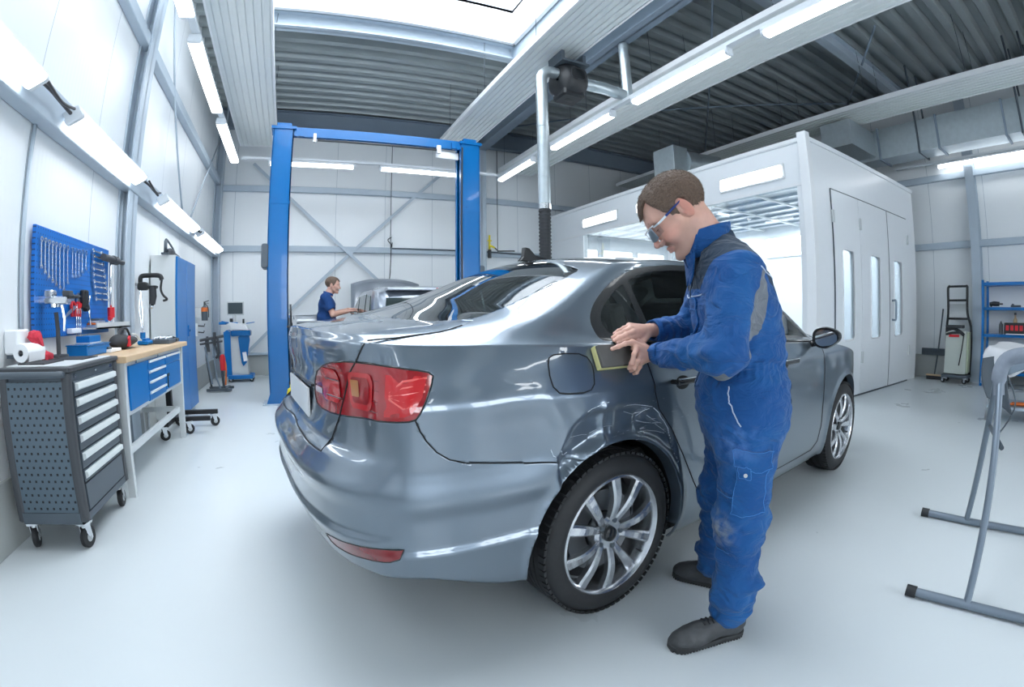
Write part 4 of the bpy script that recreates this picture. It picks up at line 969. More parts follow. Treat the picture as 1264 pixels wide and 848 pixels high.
# ================================================================== CAR SURFACE (metres, x forward from the rear axle, y left, z up)
def cs(x, xs, ys):
    # smooth monotone-ish cubic through a table
    xs = np.asarray(xs, float); ys = np.asarray(ys, float); x = np.clip(np.asarray(x, float), xs[0], xs[-1])
    h = np.diff(xs); d = np.diff(ys)/h; m = np.zeros_like(ys)
    m[1:-1] = np.where(d[:-1]*d[1:] > 0, 2*d[:-1]*d[1:]/(d[:-1]+d[1:]+1e-12), 0); m[0] = d[0]; m[-1] = d[-1]
    i = np.clip(np.searchsorted(xs, x, side='right')-1, 0, len(xs)-2); t = (x-xs[i])/h[i]
    return (2*t**3-3*t**2+1)*ys[i]+(t**3-2*t**2+t)*h[i]*m[i]+(-2*t**3+3*t**2)*ys[i+1]+(t**3-t**2)*h[i]*m[i+1]
def sst(a, b, x): t = np.clip((x-a)/(b-a), 0, 1); return t*t*(3-2*t)
PLAN = np.array([(-1.035,0),(-1.033,.22),(-1.018,.43),(-.985,.60),(-.935,.715),(-.85,.80),(-.72,.852),(-.5,.877),(-.2,.886),(.4,.890),(1.2,.890),(2.0,.888),(2.43,.880),(2.72,.845),(2.93,.765),(3.07,.64),(3.16,.46),(3.20,.22),(3.21,0)])
def _plan():
    P = PLAN; n = 40; out = []
    for i in range(len(P)-1):
        p0 = P[i-1] if i else P[1]*[1,-1]; p1 = P[i]; p2 = P[i+1]; p3 = P[i+2] if i+2 < len(P) else P[-2]*[1,-1]
        for k in range(n):
            t = k/n; out.append(.5*((2*p1)+(p2-p0)*t+(2*p0-5*p1+4*p2-p3)*t*t+(3*p1-p0-3*p2+p3)*t**3))
    out.append(P[-1]); O = np.array(out); s = np.concatenate([[0], np.cumsum(np.hypot(*np.diff(O, axis=0).T))])
    T = np.gradient(O, axis=0); T /= np.linalg.norm(T, axis=1)[:, None]
    return s, O, np.stack([-T[:,1], T[:,0]], 1)
PS, PO, PN = _plan(); UL = PS[-1]
def plan(u):
    return np.stack([np.interp(u, PS, PO[:,k]) for k in (0,1)], -1), np.stack([np.interp(u, PS, PN[:,k]) for k in (0,1)], -1)
def u_of_x(x):   # on the long side only
    k = slice(int(np.argmax(PO[:,1] > .70)), len(PO)-int(np.argmax(PO[::-1,1] > .66)))
    return np.interp(x, PO[k,0], PS[k])
REAR = ([.30,.36,.43,.485,.502,.522,.59,.655,.666,.70,.735,.76,.86,.93,1.0,1.06,1.09,1.2], [-.13,-.065,-.036,-.012,-.006,-.018,-.016,.003,.002,-.022,-.05,-.082,-.098,-.100,-.088,-.085,-.092,-.12])
SIDE = ([.17,.20,.26,.33,.45,.60,.72,.82,.885,.90,.95,1.0,1.05,1.12], [-.085,-.05,-.022,-.008,.0,.0,.0,-.004,-.006,-.010,-.030,-.050,-.075,-.11])
QUART = ([.19,.25,.30,.40,.445,.455,.475,.56,.618,.628,.69,.72,.82,.885,.90,.95,1.0,1.05,1.12], [-.10,-.04,-.022,-.008,.0,.002,-.008,-.007,.004,.003,-.008,-.012,-.014,-.010,-.012,-.034,-.055,-.080,-.115])
FRONT = ([.18,.25,.35,.5,.62,.72,.80,.88,1.0], [-.08,-.02,.0,.0,-.01,-.03,-.075,-.15,-.28])
def wts(u):
    n = plan(u)[1]; x = plan(u)[0][...,0]
    wr = np.where(x < 1, sst(.30, .92, np.abs(n[...,0])), 0); wf = np.where(x > 1, sst(.25, .85, np.abs(n[...,0])), 0)
    wq = (1-wr)*(1-sst(-.42, -.12, x)); return wr, wf, wq
def belt_z(u):
    x = plan(u)[0][...,0]; wr, wf, _ = wts(u)
    z = cs(x, [-1.05,-.8,-.4,0,.6,1.2,2.0,2.4,2.8,3.1,3.3], [1.085,1.072,1.060,1.045,1.025,1.0,.962,.915,.835,.745,.70])
    return z
DTX = [-.285,-.262,-.234,-.179,-.137,-.03,.029,.12,.208,.27,.310,.345,.37]; DTZ = [.655,.722,.775,.814,.830,.838,.835,.818,.775,.700,.630,.545,.47]
def dent(x, z):
    # crumpled metal above the rear wheel on the right side: inward offset
    r = np.hypot(x, z-.322); zt = cs(x, DTX, DTZ); t = zt-z
    inx = sst(-.290, -.268, x)*(1-sst(.345, .372, x))
    step = sst(.0, .016, t)*inx; deep = sst(.0, .10, t)*inx
    d = .017*step+.014*deep*(1-sst(.05, .30, x)*.6)
    def fold(x0, z0, x1, z1, w, h, p=1.1):
        dx, dz = x1-x0, z1-z0; L2 = dx*dx+dz*dz; q = np.clip(((x-x0)*dx+(z-z0)*dz)/L2, 0, 1); dd = np.hypot(x-x0-q*dx, z-z0-q*dz); return h*np.exp(-(dd/w)**p)
    # ridges standing out (negative) and creases pushed in (positive)
    for k in ((-.085,.835,-.080,.725,.016,-.012),(-.080,.725,-.135,.690,.014,-.012),(-.045,.835,-.035,.74,.018,-.010),(-.255,.682,-.17,.690,.010,-.013),(-.17,.690,-.09,.715,.012,-.010),(-.21,.70,-.13,.735,.006,.008),(-.13,.735,-.09,.76,.006,.007),(-.30,.672,-.262,.665,.007,-.012),(-.275,.69,-.262,.655,.006,.016),(-.245,.675,-.235,.650,.006,.012),
              (.09,.79,.10,.70,.012,.007),(.06,.775,.16,.755,.008,.006),(.16,.755,.24,.70,.008,.006),(.02,.745,.10,.72,.010,-.006),(.14,.80,.20,.72,.008,-.005),(.24,.70,.30,.60,.010,-.006)): d = d+fold(*k)*(inx*.8+.2)
    d = d*(.35+.65*sst(.385, .415, r))
    # soft waves in the panel behind the wheel
    d = d+.007*np.exp(-(((x+.36)/.10)**2+((z-.80)/.11)**2))-.004*np.exp(-(((x+.27+.5*(z-.8))/.035)**2+((z-.83)/.10)**2))+.004*np.exp(-(((x+.46)/.06)**2+((z-.84)/.07)**2))
    return d
def wall(u, v, side=-1, with_dent=True):
    # v in 0..1 from the sill to the belt
    p, n = plan(u); wr, wf, wq = wts(u); zb = belt_z(u)
    z0 = .37*wr+(.275+.105*sst(-.38,-.80,p[...,0]))*wq+.20*(1-wr-wq-wf)+.21*wf
    return wallz(u, z0+(zb-z0)*v, side, with_dent)
def wall_range(u):
    wr, wf, wq = wts(u); X = plan(u)[0][...,0]; return .37*wr+(.275+.105*sst(-.38,-.80,X))*wq+.20*(1-wr-wq-wf)+.21*wf, belt_z(u)
def wallz(u, z, side=-1, with_dent=True):
    p, n = plan(u); wr, wf, wq = wts(u)
    off = wr*cs(z, *REAR)+wf*cs(z, *FRONT)+wq*cs(z, *QUART)+np.clip(1-wr-wf-wq, 0, 1)*cs(z, *SIDE)
    x = p[...,0]
    # flared lips round the wheel openings
    for xc in (0, 2.43):
        r = np.hypot(x-xc, z-.3275); off = off+np.where(np.abs(n[...,1]) > .8, .012*np.exp(-((r-.385)/.022)**2), 0)
    if with_dent and side < 0: off = off-np.where((x > -.75) & (x < 1), dent(x, z), 0)
    q = p+n*off[...,None]
    return np.stack([q[...,0], side*q[...,1]*1.0, z], -1)
def smin(a, b, k): h = np.clip(.5+.5*(b-a)/k, 0, 1); return b*(1-h)+a*h-k*h*(1-h)
def smax(a, b, k): return -smin(-a, -b, k)
def topz(x, y):
    a = np.abs(y)
    deck = cs(x, [-1.1,-1.0,-.95,-.88,-.7,-.45,0,.8,2.0,2.3,2.7,3.0,3.15,3.3], [1.03,1.075,1.105,1.125,1.145,1.158,1.13,1.08,1.06,1.02,.940,.850,.775,.70])
    deck = deck-.055*(a/.8)**2.6-.03*sst(.62,.85,a)
    xx = x-.10*(a/.7)**2*np.where(x < 1, -1, 1)*-1*np.where(x < 1, 1, -1)
    xr = x+.0; 
    rearx = x-.13*(a/.7)**2       # the rear glass bends forward at its sides
    frontx = x+.22*(a/.7)**2
    Lr = cs(rearx, [-.8,-.64,-.30,0.0,.10,.20,.35,.6,1.0], [1.06,1.146,1.262,1.372,1.402,1.424,1.441,1.458,1.464])
    Lf = cs(frontx, [.9,1.2,1.42,1.52,1.62,1.9,2.25,2.5], [1.464,1.456,1.434,1.414,1.386,1.245,1.05,.90])
    Lz = np.where(x < .95, Lr, Lf)-.052*(a/.6)**2.0
    yb = cs(x, [-1,-.6,-.2,.3,1.0,1.6,2.2,2.6], [.735,.760,.790,.812,.820,.815,.79,.76])
    zb = cs(x, [-1.05,-.4,0,.6,1.2,2.0,2.4], [1.085,1.065,1.05,1.03,1.005,.97,.94])
    S = zb+(yb-a)*1.62+.30*(yb-a)*np.clip(yb-a, 0, 1)
    G = smin(Lz, S, .055)
    return smax(deck, G, np.where(x < .1, .022+.05*(1-sst(-.55, .1, x)), .022))
def top(u, t, side=-1):
    e = wall(u, np.ones_like(u)*1., 1, False); x0, y0, z0 = e[...,0], e[...,1], e[...,2]
    xs = np.where(u < UL*.5, x0, x0)
    # spine point: spread the end rows along the centre line
    xs = np.interp(u, [0, .25, .9, UL-1.0, UL-.3, UL], [x0.min() if np.ndim(x0) else -.95, -.93, plan(.9)[0][0]+.02, plan(UL-1.0)[0][0]-.02, 3.02, 3.10])
    x = x0+(xs-x0)*t; y = y0*(1-t)
    zt = topz(x, y); ze = topz(x0, y0); k = 1-sst(0, .10, t)
    z = zt+(z0-ze)*k
    return np.stack([x, side*y, z], -1)
# ================================================================== GREY SALOON CAR
CAR = thing('car', 'dark grey four-door saloon car with red tail lights and crumpled dented rear wheel arch', 'car', (.9372, 2.1764, 0), .1318)
# paint with bare scratched metal in the crumpled zone
def paint_mat():
    m = bpy.data.materials.new('car_paint'); m.use_nodes = True; nt = m.node_tree; b = nt.nodes['Principled BSDF']
    b.inputs['Metallic'].default_value = .70; b.inputs['Roughness'].default_value = .30; b.inputs['Coat Weight'].default_value = 1.; b.inputs['Coat Roughness'].default_value = .025; b.inputs['Coat IOR'].default_value = 1.6
    tc = nt.nodes.new('ShaderNodeTexCoord')
    def N(t, **k):
        n = nt.nodes.new(t)
        for a, v in k.items(): n.inputs[a].default_value = v
        return n
    # centre of the damage, stretched streak noise
    mp = N('ShaderNodeMapping'); mp.inputs['Rotation'].default_value = (0, .6, 0); mp.inputs['Scale'].default_value = (9, 9, 60); nt.links.new(tc.outputs['Object'], mp.inputs['Vector'])
    nz = N('ShaderNodeTexNoise', Scale=1.6, Detail=6., Roughness=.65); nt.links.new(mp.outputs['Vector'], nz.inputs['Vector'])
    mp2 = N('ShaderNodeMapping'); mp2.inputs['Location'].default_value = (-.17, 0, -.74); nt.links.new(tc.outputs['Object'], mp2.inputs['Vector'])
    mp3 = N('ShaderNodeMapping'); mp3.inputs['Rotation'].default_value = (0, .25, 0); mp3.inputs['Scale'].default_value = (1/.20, .0, 1/.10); nt.links.new(mp2.outputs['Vector'], mp3.inputs['Vector'])
    ln = N('ShaderNodeVectorMath'); ln.operation = 'LENGTH'; nt.links.new(mp3.outputs['Vector'], ln.inputs[0])
    mk = N('ShaderNodeMapRange'); mk.inputs['From Min'].default_value = 1.15; mk.inputs['From Max'].default_value = .4; nt.links.new(ln.outputs['Value'], mk.inputs['Value'])
    th = N('ShaderNodeMapRange'); th.inputs['From Min'].default_value = .62; th.inputs['From Max'].default_value = .66; nt.links.new(nz.outputs['Fac'], th.inputs['Value'])
    mu = N('ShaderNodeMath'); mu.operation = 'MULTIPLY'; nt.links.new(mk.outputs['Result'], mu.inputs[0]); nt.links.new(th.outputs['Result'], mu.inputs[1])
    # only on the damaged (right) side
    sx = N('ShaderNodeSeparateXYZ'); nt.links.new(tc.outputs['Object'], sx.inputs[0]); lt = N('ShaderNodeMath'); lt.operation = 'LESS_THAN'; lt.inputs[1].default_value = -.5; nt.links.new(sx.outputs[1], lt.inputs[0])
    m2 = N('ShaderNodeMath'); m2.operation = 'MULTIPLY'; nt.links.new(mu.outputs[0], m2.inputs[0]); nt.links.new(lt.outputs[0], m2.inputs[1])
    mx = N('ShaderNodeMix'); mx.data_type = 'RGBA'; mx.inputs['A'].default_value = (.155,.195,.240,1); mx.inputs['B'].default_value = (.72,.78,.84,1)
    nt.links.new(m2.outputs[0], mx.inputs['Factor']); nt.links.new(mx.outputs['Result'], b.inputs['Base Color'])
    M['paint'] = m
paint_mat()
thin_glass('car_glass', (.72,.82,.79), refl=1.2); thin_glass('rear_glass', (.60,.69,.66), refl=2.2)
mat('tail_red', (.30,.004,.008), .12, coat=1., spec=.8); mat('tail_red2', (.50,.010,.014), .2, coat=1.); mat('tail_dark', (.18,.004,.008), .15, coat=1.)
mat('tail_amber', (.42,.16,.05), .2, coat=1.); mat('tail_guide', (.72,.10,.09), .2, coat=1.); mat('tail_clear', (.75,.62,.60), .15, coat=1.)
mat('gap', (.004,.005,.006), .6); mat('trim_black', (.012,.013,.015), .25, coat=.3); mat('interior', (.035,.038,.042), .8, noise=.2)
mat('rim', (.60,.62,.65), .25, metal=.9); mat('disc', (.25,.26,.27), .35, metal=.9)

TAIL = [(.323,.921),(.345,.945),(.385,.967),(.484,.996),(.567,1.011),(.656,1.019),(.731,1.020),(.814,1.018),(.906,1.010),(.975,1.001),(1.010,.995),(1.024,.984),(1.017,.962),(.995,.920),(.975,.885),(.963,.870),(.944,.865),(.879,.862),(.742,.855),(.608,.847),(.508,.842),(.41,.842),(.352,.851),(.322,.880)]
SPLIT = [(.779,1.10),(.731,1.022),(.683,.985),(.642,.939),(.612,.887),(.591,.847),(.563,.805),(.545,.765),(.542,.742)]
LIDB = [(.542,.727),(.429,.728),(.227,.735),(.076,.742),(-.02,.744)]
QSEAM = [(.962,.866),(.975,.835),(.990,.808),(1.02,.772),(1.058,.746),(1.102,.731),(1.219,.713),(1.45,.680),(1.62,.66)]
FUEL = [(1.45,1.022),(1.5,1.024),(1.555,1.020),(1.585,1.008),(1.599,.985),(1.598,.955),(1.588,.920),(1.568,.902),(1.535,.897),(1.475,.899),(1.437,.905),(1.418,.925),(1.415,.96),(1.420,.995),(1.430,1.014)]
REFL = [(.555,.446),(.615,.462),(.731,.474),(.834,.480),(.910,.481),(.896,.452),(.865,.438),(.80,.428),(.70,.418),(.601,.414),(.565,.420)]
U0 = float(u_of_x(0))-.012; UF = float(u_of_x(2.43))
def circ(u, z, r, n=48, a0=0, a1=2*PI): return [(u+r*math.cos(a0+(a1-a0)*k/n), z+r*math.sin(a0+(a1-a0)*k/n)) for k in range(n)]
ARCH = circ(U0, .322, .385); FARCH = circ(UF, .3275, .385)
ub, uf = float(u_of_x(.97)), float(u_of_x(1.93))
RDOOR = [(1.875,1.2),(1.880,.95),(1.890,.86),(1.912,.793),(1.995,.700),(2.088,.565),(2.165,.445),(2.235,.355),(2.29,.300),(2.36,.285),(ub-.005,.285),(ub-.005,1.2)]
FDOOR = [(ub+.001,1.2),(ub+.001,.285),(uf-.12,.285),(uf-.03,.33),(uf,.45),(uf+.01,.8),(uf-.02,1.2)]
CREASEB = None
def inside(poly, x, y):
    c = np.zeros(np.shape(x), bool); n = len(poly); j = n-1
    for i in range(n):
        xi, yi = poly[i]; xj, yj = poly[j]
        if yi != yj: c ^= ((yi > y) != (yj > y)) & (x < (xj-xi)*(y-yi)/(yj-yi)+xi)
        j = i
    return c
def knife(bm, poly, closed=True, ax=(0, 1), ok=None, pad=.012):
    # cut the faces under a polygon's outline with planes square to the drawing plane
    P = list(poly); xs = [p[0] for p in P]; ys = [p[1] for p in P]; bx = (min(xs)-.05, max(xs)+.05, min(ys)-.05, max(ys)+.05)
    cand = set()
    for f in bm.faces:
        c = f.calc_center_bounds()
        if bx[0] < c[ax[0]] < bx[1] and bx[2] < c[ax[1]] < bx[3] and (ok is None or ok(f, c)): cand.add(f)
    n = len(P)
    for i in range(n if closed else n-1):
        a, b = P[i], P[(i+1) % n]; lo = (min(a[0],b[0])-pad*.1, min(a[1],b[1])-pad*.1); hi = (max(a[0],b[0])+pad*.1, max(a[1],b[1])+pad*.1)
        nr = (b[1]-a[1], -(b[0]-a[0])); L = math.hypot(*nr)
        if L < 1e-9: continue
        sel = []
        for f in cand:
            vs_ = f.verts; x_ = [v.co[ax[0]] for v in vs_]; y_ = [v.co[ax[1]] for v in vs_]
            if max(x_) < lo[0] or min(x_) > hi[0] or max(y_) < lo[1] or min(y_) > hi[1]: continue
            dd = [(x-a[0])*nr[0]+(y-a[1])*nr[1] for x, y in zip(x_, y_)]
            if min(dd)/L > -1e-7 or max(dd)/L < 1e-7: continue
            sel.append(f)
        if not sel: continue
        co_ = [0,0,0]; no_ = [0,0,0]; co_[ax[0]], co_[ax[1]] = a; no_[ax[0]], no_[ax[1]] = nr
        es = set(e for f in sel for e in f.edges); vv = set(v for f in sel for v in f.verts)
        r = bmesh.ops.bisect_plane(bm, geom=list(sel)+list(es)+list(vv), dist=1e-6, plane_co=co_, plane_no=no_)
        cand = {f for f in cand if f.is_valid}
        for g in r['geom']:
            if isinstance(g, bmesh.types.BMFace): cand.add(g)
        for g in r['geom_cut']:
            if isinstance(g, bmesh.types.BMEdge):
                for f in g.link_faces: cand.add(f)
def ugrid():
    # denser steps round the corners and where the dent is
    a = [0]; 
    while a[-1] < UL-1e-6:
        u = a[-1]; st = .016 if u < 1.05 else (.0085 if u < 2.35 else .022)
        if u > UL-1.1: st = .020
        a.append(min(UL, u+st))
    return np.array(a)
def emit_parts(coords, faces, ids, names, side, suffix=''):
    # coords Nx3, faces list of index tuples, ids per face -> one object per id
    res = {}
    for k, (nm, mt_, par) in names.items():
        fl = [f for f, i in zip(faces, ids) if i == k]
        if not fl: continue
        m_ = {}; vs_ = []
        for f in fl:
            for q in f:
                if q not in m_: m_[q] = len(vs_); vs_.append(tuple(coords[q]))
        me = bpy.data.meshes.new(nm); me.from_pydata(vs_, [], [tuple(m_[q] for q in (f if side < 0 else f[::-1])) for f in fl])
        me.polygons.foreach_set('use_smooth', [True]*len(fl)); me.validate()
        res[k] = (nm, me, mt_, par)
    return res
PENDING = {}
def add_piece(key, nm, me, mt_, join=True): PENDING.setdefault(key, []).append((nm, me, mt_))
def surf_side(side):
    ug = ugrid(); nv = 84
    bm = bmesh.new(); V = []
    z0, zb = wall_range(ug)
    vv = np.linspace(0, 1, nv)
    for i, u in enumerate(ug): V.append([bm.verts.new((u, z0[i]+(zb[i]-z0[i])*v, 0)) for v in vv])
    for i in range(len(ug)-1):
        for j in range(nv-1): bm.faces.new((V[i][j], V[i+1][j], V[i+1][j+1], V[i][j+1]))
    splitline = SPLIT+LIDB
    knife(bm, TAIL); knife(bm, SPLIT+LIDB, closed=False); knife(bm, QSEAM, closed=False); knife(bm, REFL); knife(bm, ARCH); knife(bm, FARCH)
    if side < 0: knife(bm, FUEL)
    knife(bm, RDOOR); knife(bm, FDOOR)
    bm.verts.index_update(); bm.faces.ensure_lookup_table()
    UZ = np.array([v.co[:2] for v in bm.verts]); F = [tuple(v.index for v in f.verts) for f in bm.faces]
    C_ = np.array([UZ[list(f)].mean(0) for f in F]); cu, cz = C_[:,0], C_[:,1]; bm.free()
    lidpoly = [(-.05,2.)]+[(.779,2.)]+SPLIT+LIDB+[(-.05,.744)]
    bump = [(-.05,0),(-.05,.744)]+LIDB[::-1][1:]+SPLIT[::-1][:4]+[(.608,.847),(.742,.855),(.879,.862),(.944,.865)]+QSEAM+[(1.62,0)]
    ids = np.zeros(len(F), int)
    ids[inside(FDOOR, cu, cz)] = 6; ids[inside(RDOOR, cu, cz)] = 5
    ids[inside(bump, cu, cz) & (cz < .9)] = 2
    ids[inside(lidpoly, cu, cz)] = 1
    ids[(cu > UL-.62) & (cz < .62)] = 9
    t_ = inside(TAIL, cu, cz); lp = inside(lidpoly, cu, cz); ids[t_ & lp] = 3; ids[t_ & ~lp] = 4
    ids[inside(REFL, cu, cz)] = 7
    if side < 0: ids[inside(FUEL, cu, cz)] = 8
    ids[inside(ARCH, cu, cz) | inside(FARCH, cu, cz)] = -1
    P3 = wallz(UZ[:,0], UZ[:,1], side)
    # lamps stand a little proud and bulge
    names = {0:('body','paint',0),1:('trunk_lid','paint',0),2:('rear_bumper','paint',0),3:('tail_light','tail_red',0),4:('tail_light','tail_red',0),5:('rear_door','paint',0),6:('front_door','paint',0),7:('reflector','tail_dark',0),8:('fuel_flap','paint',0),9:('front_bumper','paint',0)}
    for k, (nm, me, mt_, par) in emit_parts(P3, F, ids, names, side).items():
        key = nm if nm in ('body','trunk_lid','rear_bumper','front_bumper') else nm+str(side)+str(k); add_piece(key, nm, me, mt_)
    # ---- top
    nt_ = 74; tt = 1-(1-np.linspace(0,1,nt_))**1.55; tt = np.linspace(0,1,nt_)**1.35
    U2, T2 = np.meshgrid(ug, tt, indexing='ij'); PT = top(U2, T2, side)
    bm = bmesh.new(); V = [[bm.verts.new(PT[i,j]) for j in range(nt_)] for i in range(len(ug))]
    for i in range(len(ug)-1):
        for j in range(nt_-1):
            try: bm.faces.new((V[i][j], V[i+1][j], V[i+1][j+1], V[i][j+1]))
            except ValueError: pass
    bmesh.ops.remove_doubles(bm, verts=bm.verts, dist=2e-5); bmesh.ops.dissolve_degenerate(bm, dist=1e-6, edges=bm.edges)
    bm.normal_update()
    okS = lambda f, c: abs(c.y) > .50 and c.z > 1.0 and -.25 < c.x < 2.1 and abs(f.normal.y) > .45
    for g in SIDEG: knife(bm, g, ax=(0,2), ok=okS)
    okT = lambda f, c: c.z > 1.0
    s_ = side
    for g in (REARG, WSHIELD, LIDTOP): knife(bm, [(x, s_*y) for x, y in g], closed=g is not LIDTOP, ax=(0,1), ok=okT)
    bm.verts.index_update(); bm.faces.ensure_lookup_table()
    P3 = np.array([v.co[:] for v in bm.verts]); F = [tuple(v.index for v in f.verts) for f in bm.faces]
    C_ = np.array([P3[list(f)].mean(0) for f in F]); NY = np.array([abs(f.normal.y) for f in bm.faces]); bm.free()
    ids = np.zeros(len(F), int); ay = np.abs(C_[:,1])
    sidef = (ay > .50) & (C_[:,2] > 1.0) & (C_[:,0] > -.25) & (C_[:,0] < 2.1) & (NY > .45)
    lt_ = [(-2.,0.)]+LIDTOP_FULL+[(-.67,0.)]
    ids[inside(lt_, C_[:,0], ay)] = 1
    ids[inside(SIDEG[0], C_[:,0], C_[:,2]) & sidef] = 10
    for q in (1,2,3): ids[inside(SIDEG[q], C_[:,0], C_[:,2]) & sidef] = 10+q
    ids[inside(REARG, C_[:,0], ay)] = 14; ids[inside(WSHIELD, C_[:,0], ay)] = 15
    hood = (C_[:,0] > 2.22) & (ay < .70) & (C_[:,2] > .72); ids[hood & (ids == 0)] = 16
    names = {0:('body','paint',0),1:('trunk_lid','paint',0),10:('window_frame','trim_black',0),11:('side_window','car_glass',0),12:('side_window','car_glass',0),13:('side_window','car_glass',0),14:('rear_window','rear_glass',0),15:('windshield','car_glass',0),16:('hood','paint',0)}
    for k, (nm, me, mt_, par) in emit_parts(P3, F, ids, names, -side).items():
        key = nm if nm in ('body','trunk_lid','rear_window','windshield','hood') else nm+str(side)+str(k); add_piece(key, nm, me, mt_)
SIDEG = [[(-.017,1.058),(-.040,1.112),(-.016,1.162),(.061,1.225),(.191,1.295),(.355,1.348),(.502,1.369),(.649,1.383),(.95,1.390),(1.22,1.378),(1.38,1.335),(1.60,1.205),(1.80,1.06),(1.88,.995),(1.86,.985),(1.2,1.020),(.6,1.045),(.2,1.057)],
         [(.036,1.080),(.012,1.115),(.030,1.155),(.100,1.210),(.205,1.268),(.222,1.27),(.222,1.08)],
         [(.262,1.078),(.262,1.290),(.37,1.328),(.50,1.345),(.66,1.358),(.92,1.364),(.92,1.050),(.6,1.066)],
         [(1.03,1.046),(1.03,1.364),(1.20,1.354),(1.35,1.315),(1.57,1.185),(1.76,1.045),(1.80,1.008),(1.4,1.028)]]
REARG = [(-.665,-.01),(-.665,.18),(-.652,.36),(-.625,.48),(-.575,.575),(-.50,.622),(-.44,.628),(-.347,.600),(-.236,.580),(-.131,.572),(-.025,.566),(.075,.552),(.100,.530),(.118,.40),(.130,.20),(.133,-.01)]
WSHIELD = [(1.44,-.01),(1.43,.25),(1.39,.42),(1.33,.53),(1.36,.575),(1.60,.625),(1.84,.665),(1.98,.690),(2.08,.60),(2.16,.40),(2.20,.20),(2.21,-.01)]
LIDTOP = [(-.90,.60),(-.858,.690),(-.837,.700),(-.753,.712),(-.608,.706),(-.50,.672),(-.47,.655)]
LIDTOP_FULL = [(-2.,.60)]+LIDTOP[1:]+[(-.50,.622),(-.575,.575),(-.625,.48),(-.652,.36),(-.665,.18)]
def rounded(poly, keep=1.2, n=4):
    # round the gentle corners of an outline, keep the tight ones
    P = [Vector((p[0], p[1], 0)) for p in poly]; out = []; m = len(P)
    for i in range(m):
        p0, p1, p2, p3 = P[i-1], P[i], P[(i+1)%m], P[(i+2)%m]; L = (p2-p1).length
        def tan(a, b, c):
            u, v = b-a, c-b
            if u.angle(v, 0) > keep: return None
            return (c-a)/(u.length+v.length)
        t1, t2 = tan(p0,p1,p2), tan(p1,p2,p3); d = (p2-p1)/L; t1 = d if t1 is None else t1; t2 = d if t2 is None else t2
        for k in range(n):
            t = k/n; q = (2*t**3-3*t**2+1)*p1+(t**3-2*t**2+t)*t1*L+(-2*t**3+3*t**2)*p2+(t**3-t**2)*t2*L; out.append((q.x, q.y))
    return out
SIDEG = [rounded(SIDEG[0]), rounded(SIDEG[1], 1.0)]+SIDEG[2:]
for side in (-1, 1): surf_side(side)
CP = {}
for key, lst in PENDING.items():
    nm, me0, mt_ = lst[0]
    bm = bmesh.new()
    for _, me, _ in lst: bm.from_mesh(me)
    bmesh.ops.remove_doubles(bm, verts=bm.verts, dist=4e-5)
    bmesh.ops.recalc_face_normals(bm, faces=bm.faces)
    if sum(f.normal.dot(f.calc_center_median()-Vector((1.1,0,.7)))*f.calc_area() for f in bm.faces) < 0: bmesh.ops.reverse_faces(bm, faces=bm.faces)
    for e in bm.edges: e.smooth = True
    bm.to_mesh(me0); bm.free(); CP[key] = link(nm, me0, mt_, CAR)
for _, lst in PENDING.items():
    for _, me, _ in lst[1:]: bpy.data.meshes.remove(me)
# thickness for the outer skins so edges of the openings read as sheet metal
for key, o in CP.items():
    if o.name.split('.')[0] in ('body','rear_bumper','trunk_lid','rear_door','front_door'):
        md = o.modifiers.new('sheet', 'SOLIDIFY'); md.thickness = .006; md.offset = -1
    if o.name.split('.')[0] == 'tail_light': o['label'] = 'red lamp part of the tail light'
# ---- seams
def wpts(poly, side, out=.0, closed=False, step=.012):
    P = list(poly)+([poly[0]] if closed else []); q = []
    for a, b in zip(P[:-1], P[1:]):
        n = max(1, int(math.hypot(b[0]-a[0], b[1]-a[1])/step))
        for k in range(n): q.append((a[0]+(b[0]-a[0])*k/n, a[1]+(b[1]-a[1])*k/n))
    if not closed: q.append(P[-1])
    q = np.array(q); W3 = wallz(q[:,0], q[:,1], side); return [tuple(p) for p in W3]
def seam(poly, side, closed=False, r=.0024, name='panel_gap', m='gap'):
    return MB().tube(wpts(poly, side, closed=closed), r, n=6, closed=closed).build(name, m, CAR)
for side in (-1, 1):
    seam([(.772,1.075)]+SPLIT[1:]+LIDB[:-1]+[(0,.744)], side, r=.0028); seam([(u, z) for u, z in QSEAM if u < 1.42]+[(1.42,.682)], side, r=.0022)
    seam(TAIL, side, True, .0028, 'lamp_gasket', 'trim_black'); seam(REFL, side, True, .002, 'lamp_gasket', 'trim_black')
    if side < 0: seam(FUEL, side, True, .0026)
    dz = lambda L: [(u, min(z, float(belt_z(np.array([u]))[0]))) for u, z in L]
    seam(dz(RDOOR), side, False, .0024); seam(dz(FDOOR), side, False, .0024)
for side in (-1, 1):
    lt = np.array(LIDTOP[2:-1]); q = []
    for a, b in zip(lt[:-1], lt[1:]):
        for k in range(6): q.append(a+(b-a)*k/6)
    MB().tube([(x, side*y, float(topz(np.array(x), np.array(y)))+.0) for x, y in q], .0026, n=6).build('panel_gap', 'gap', CAR)
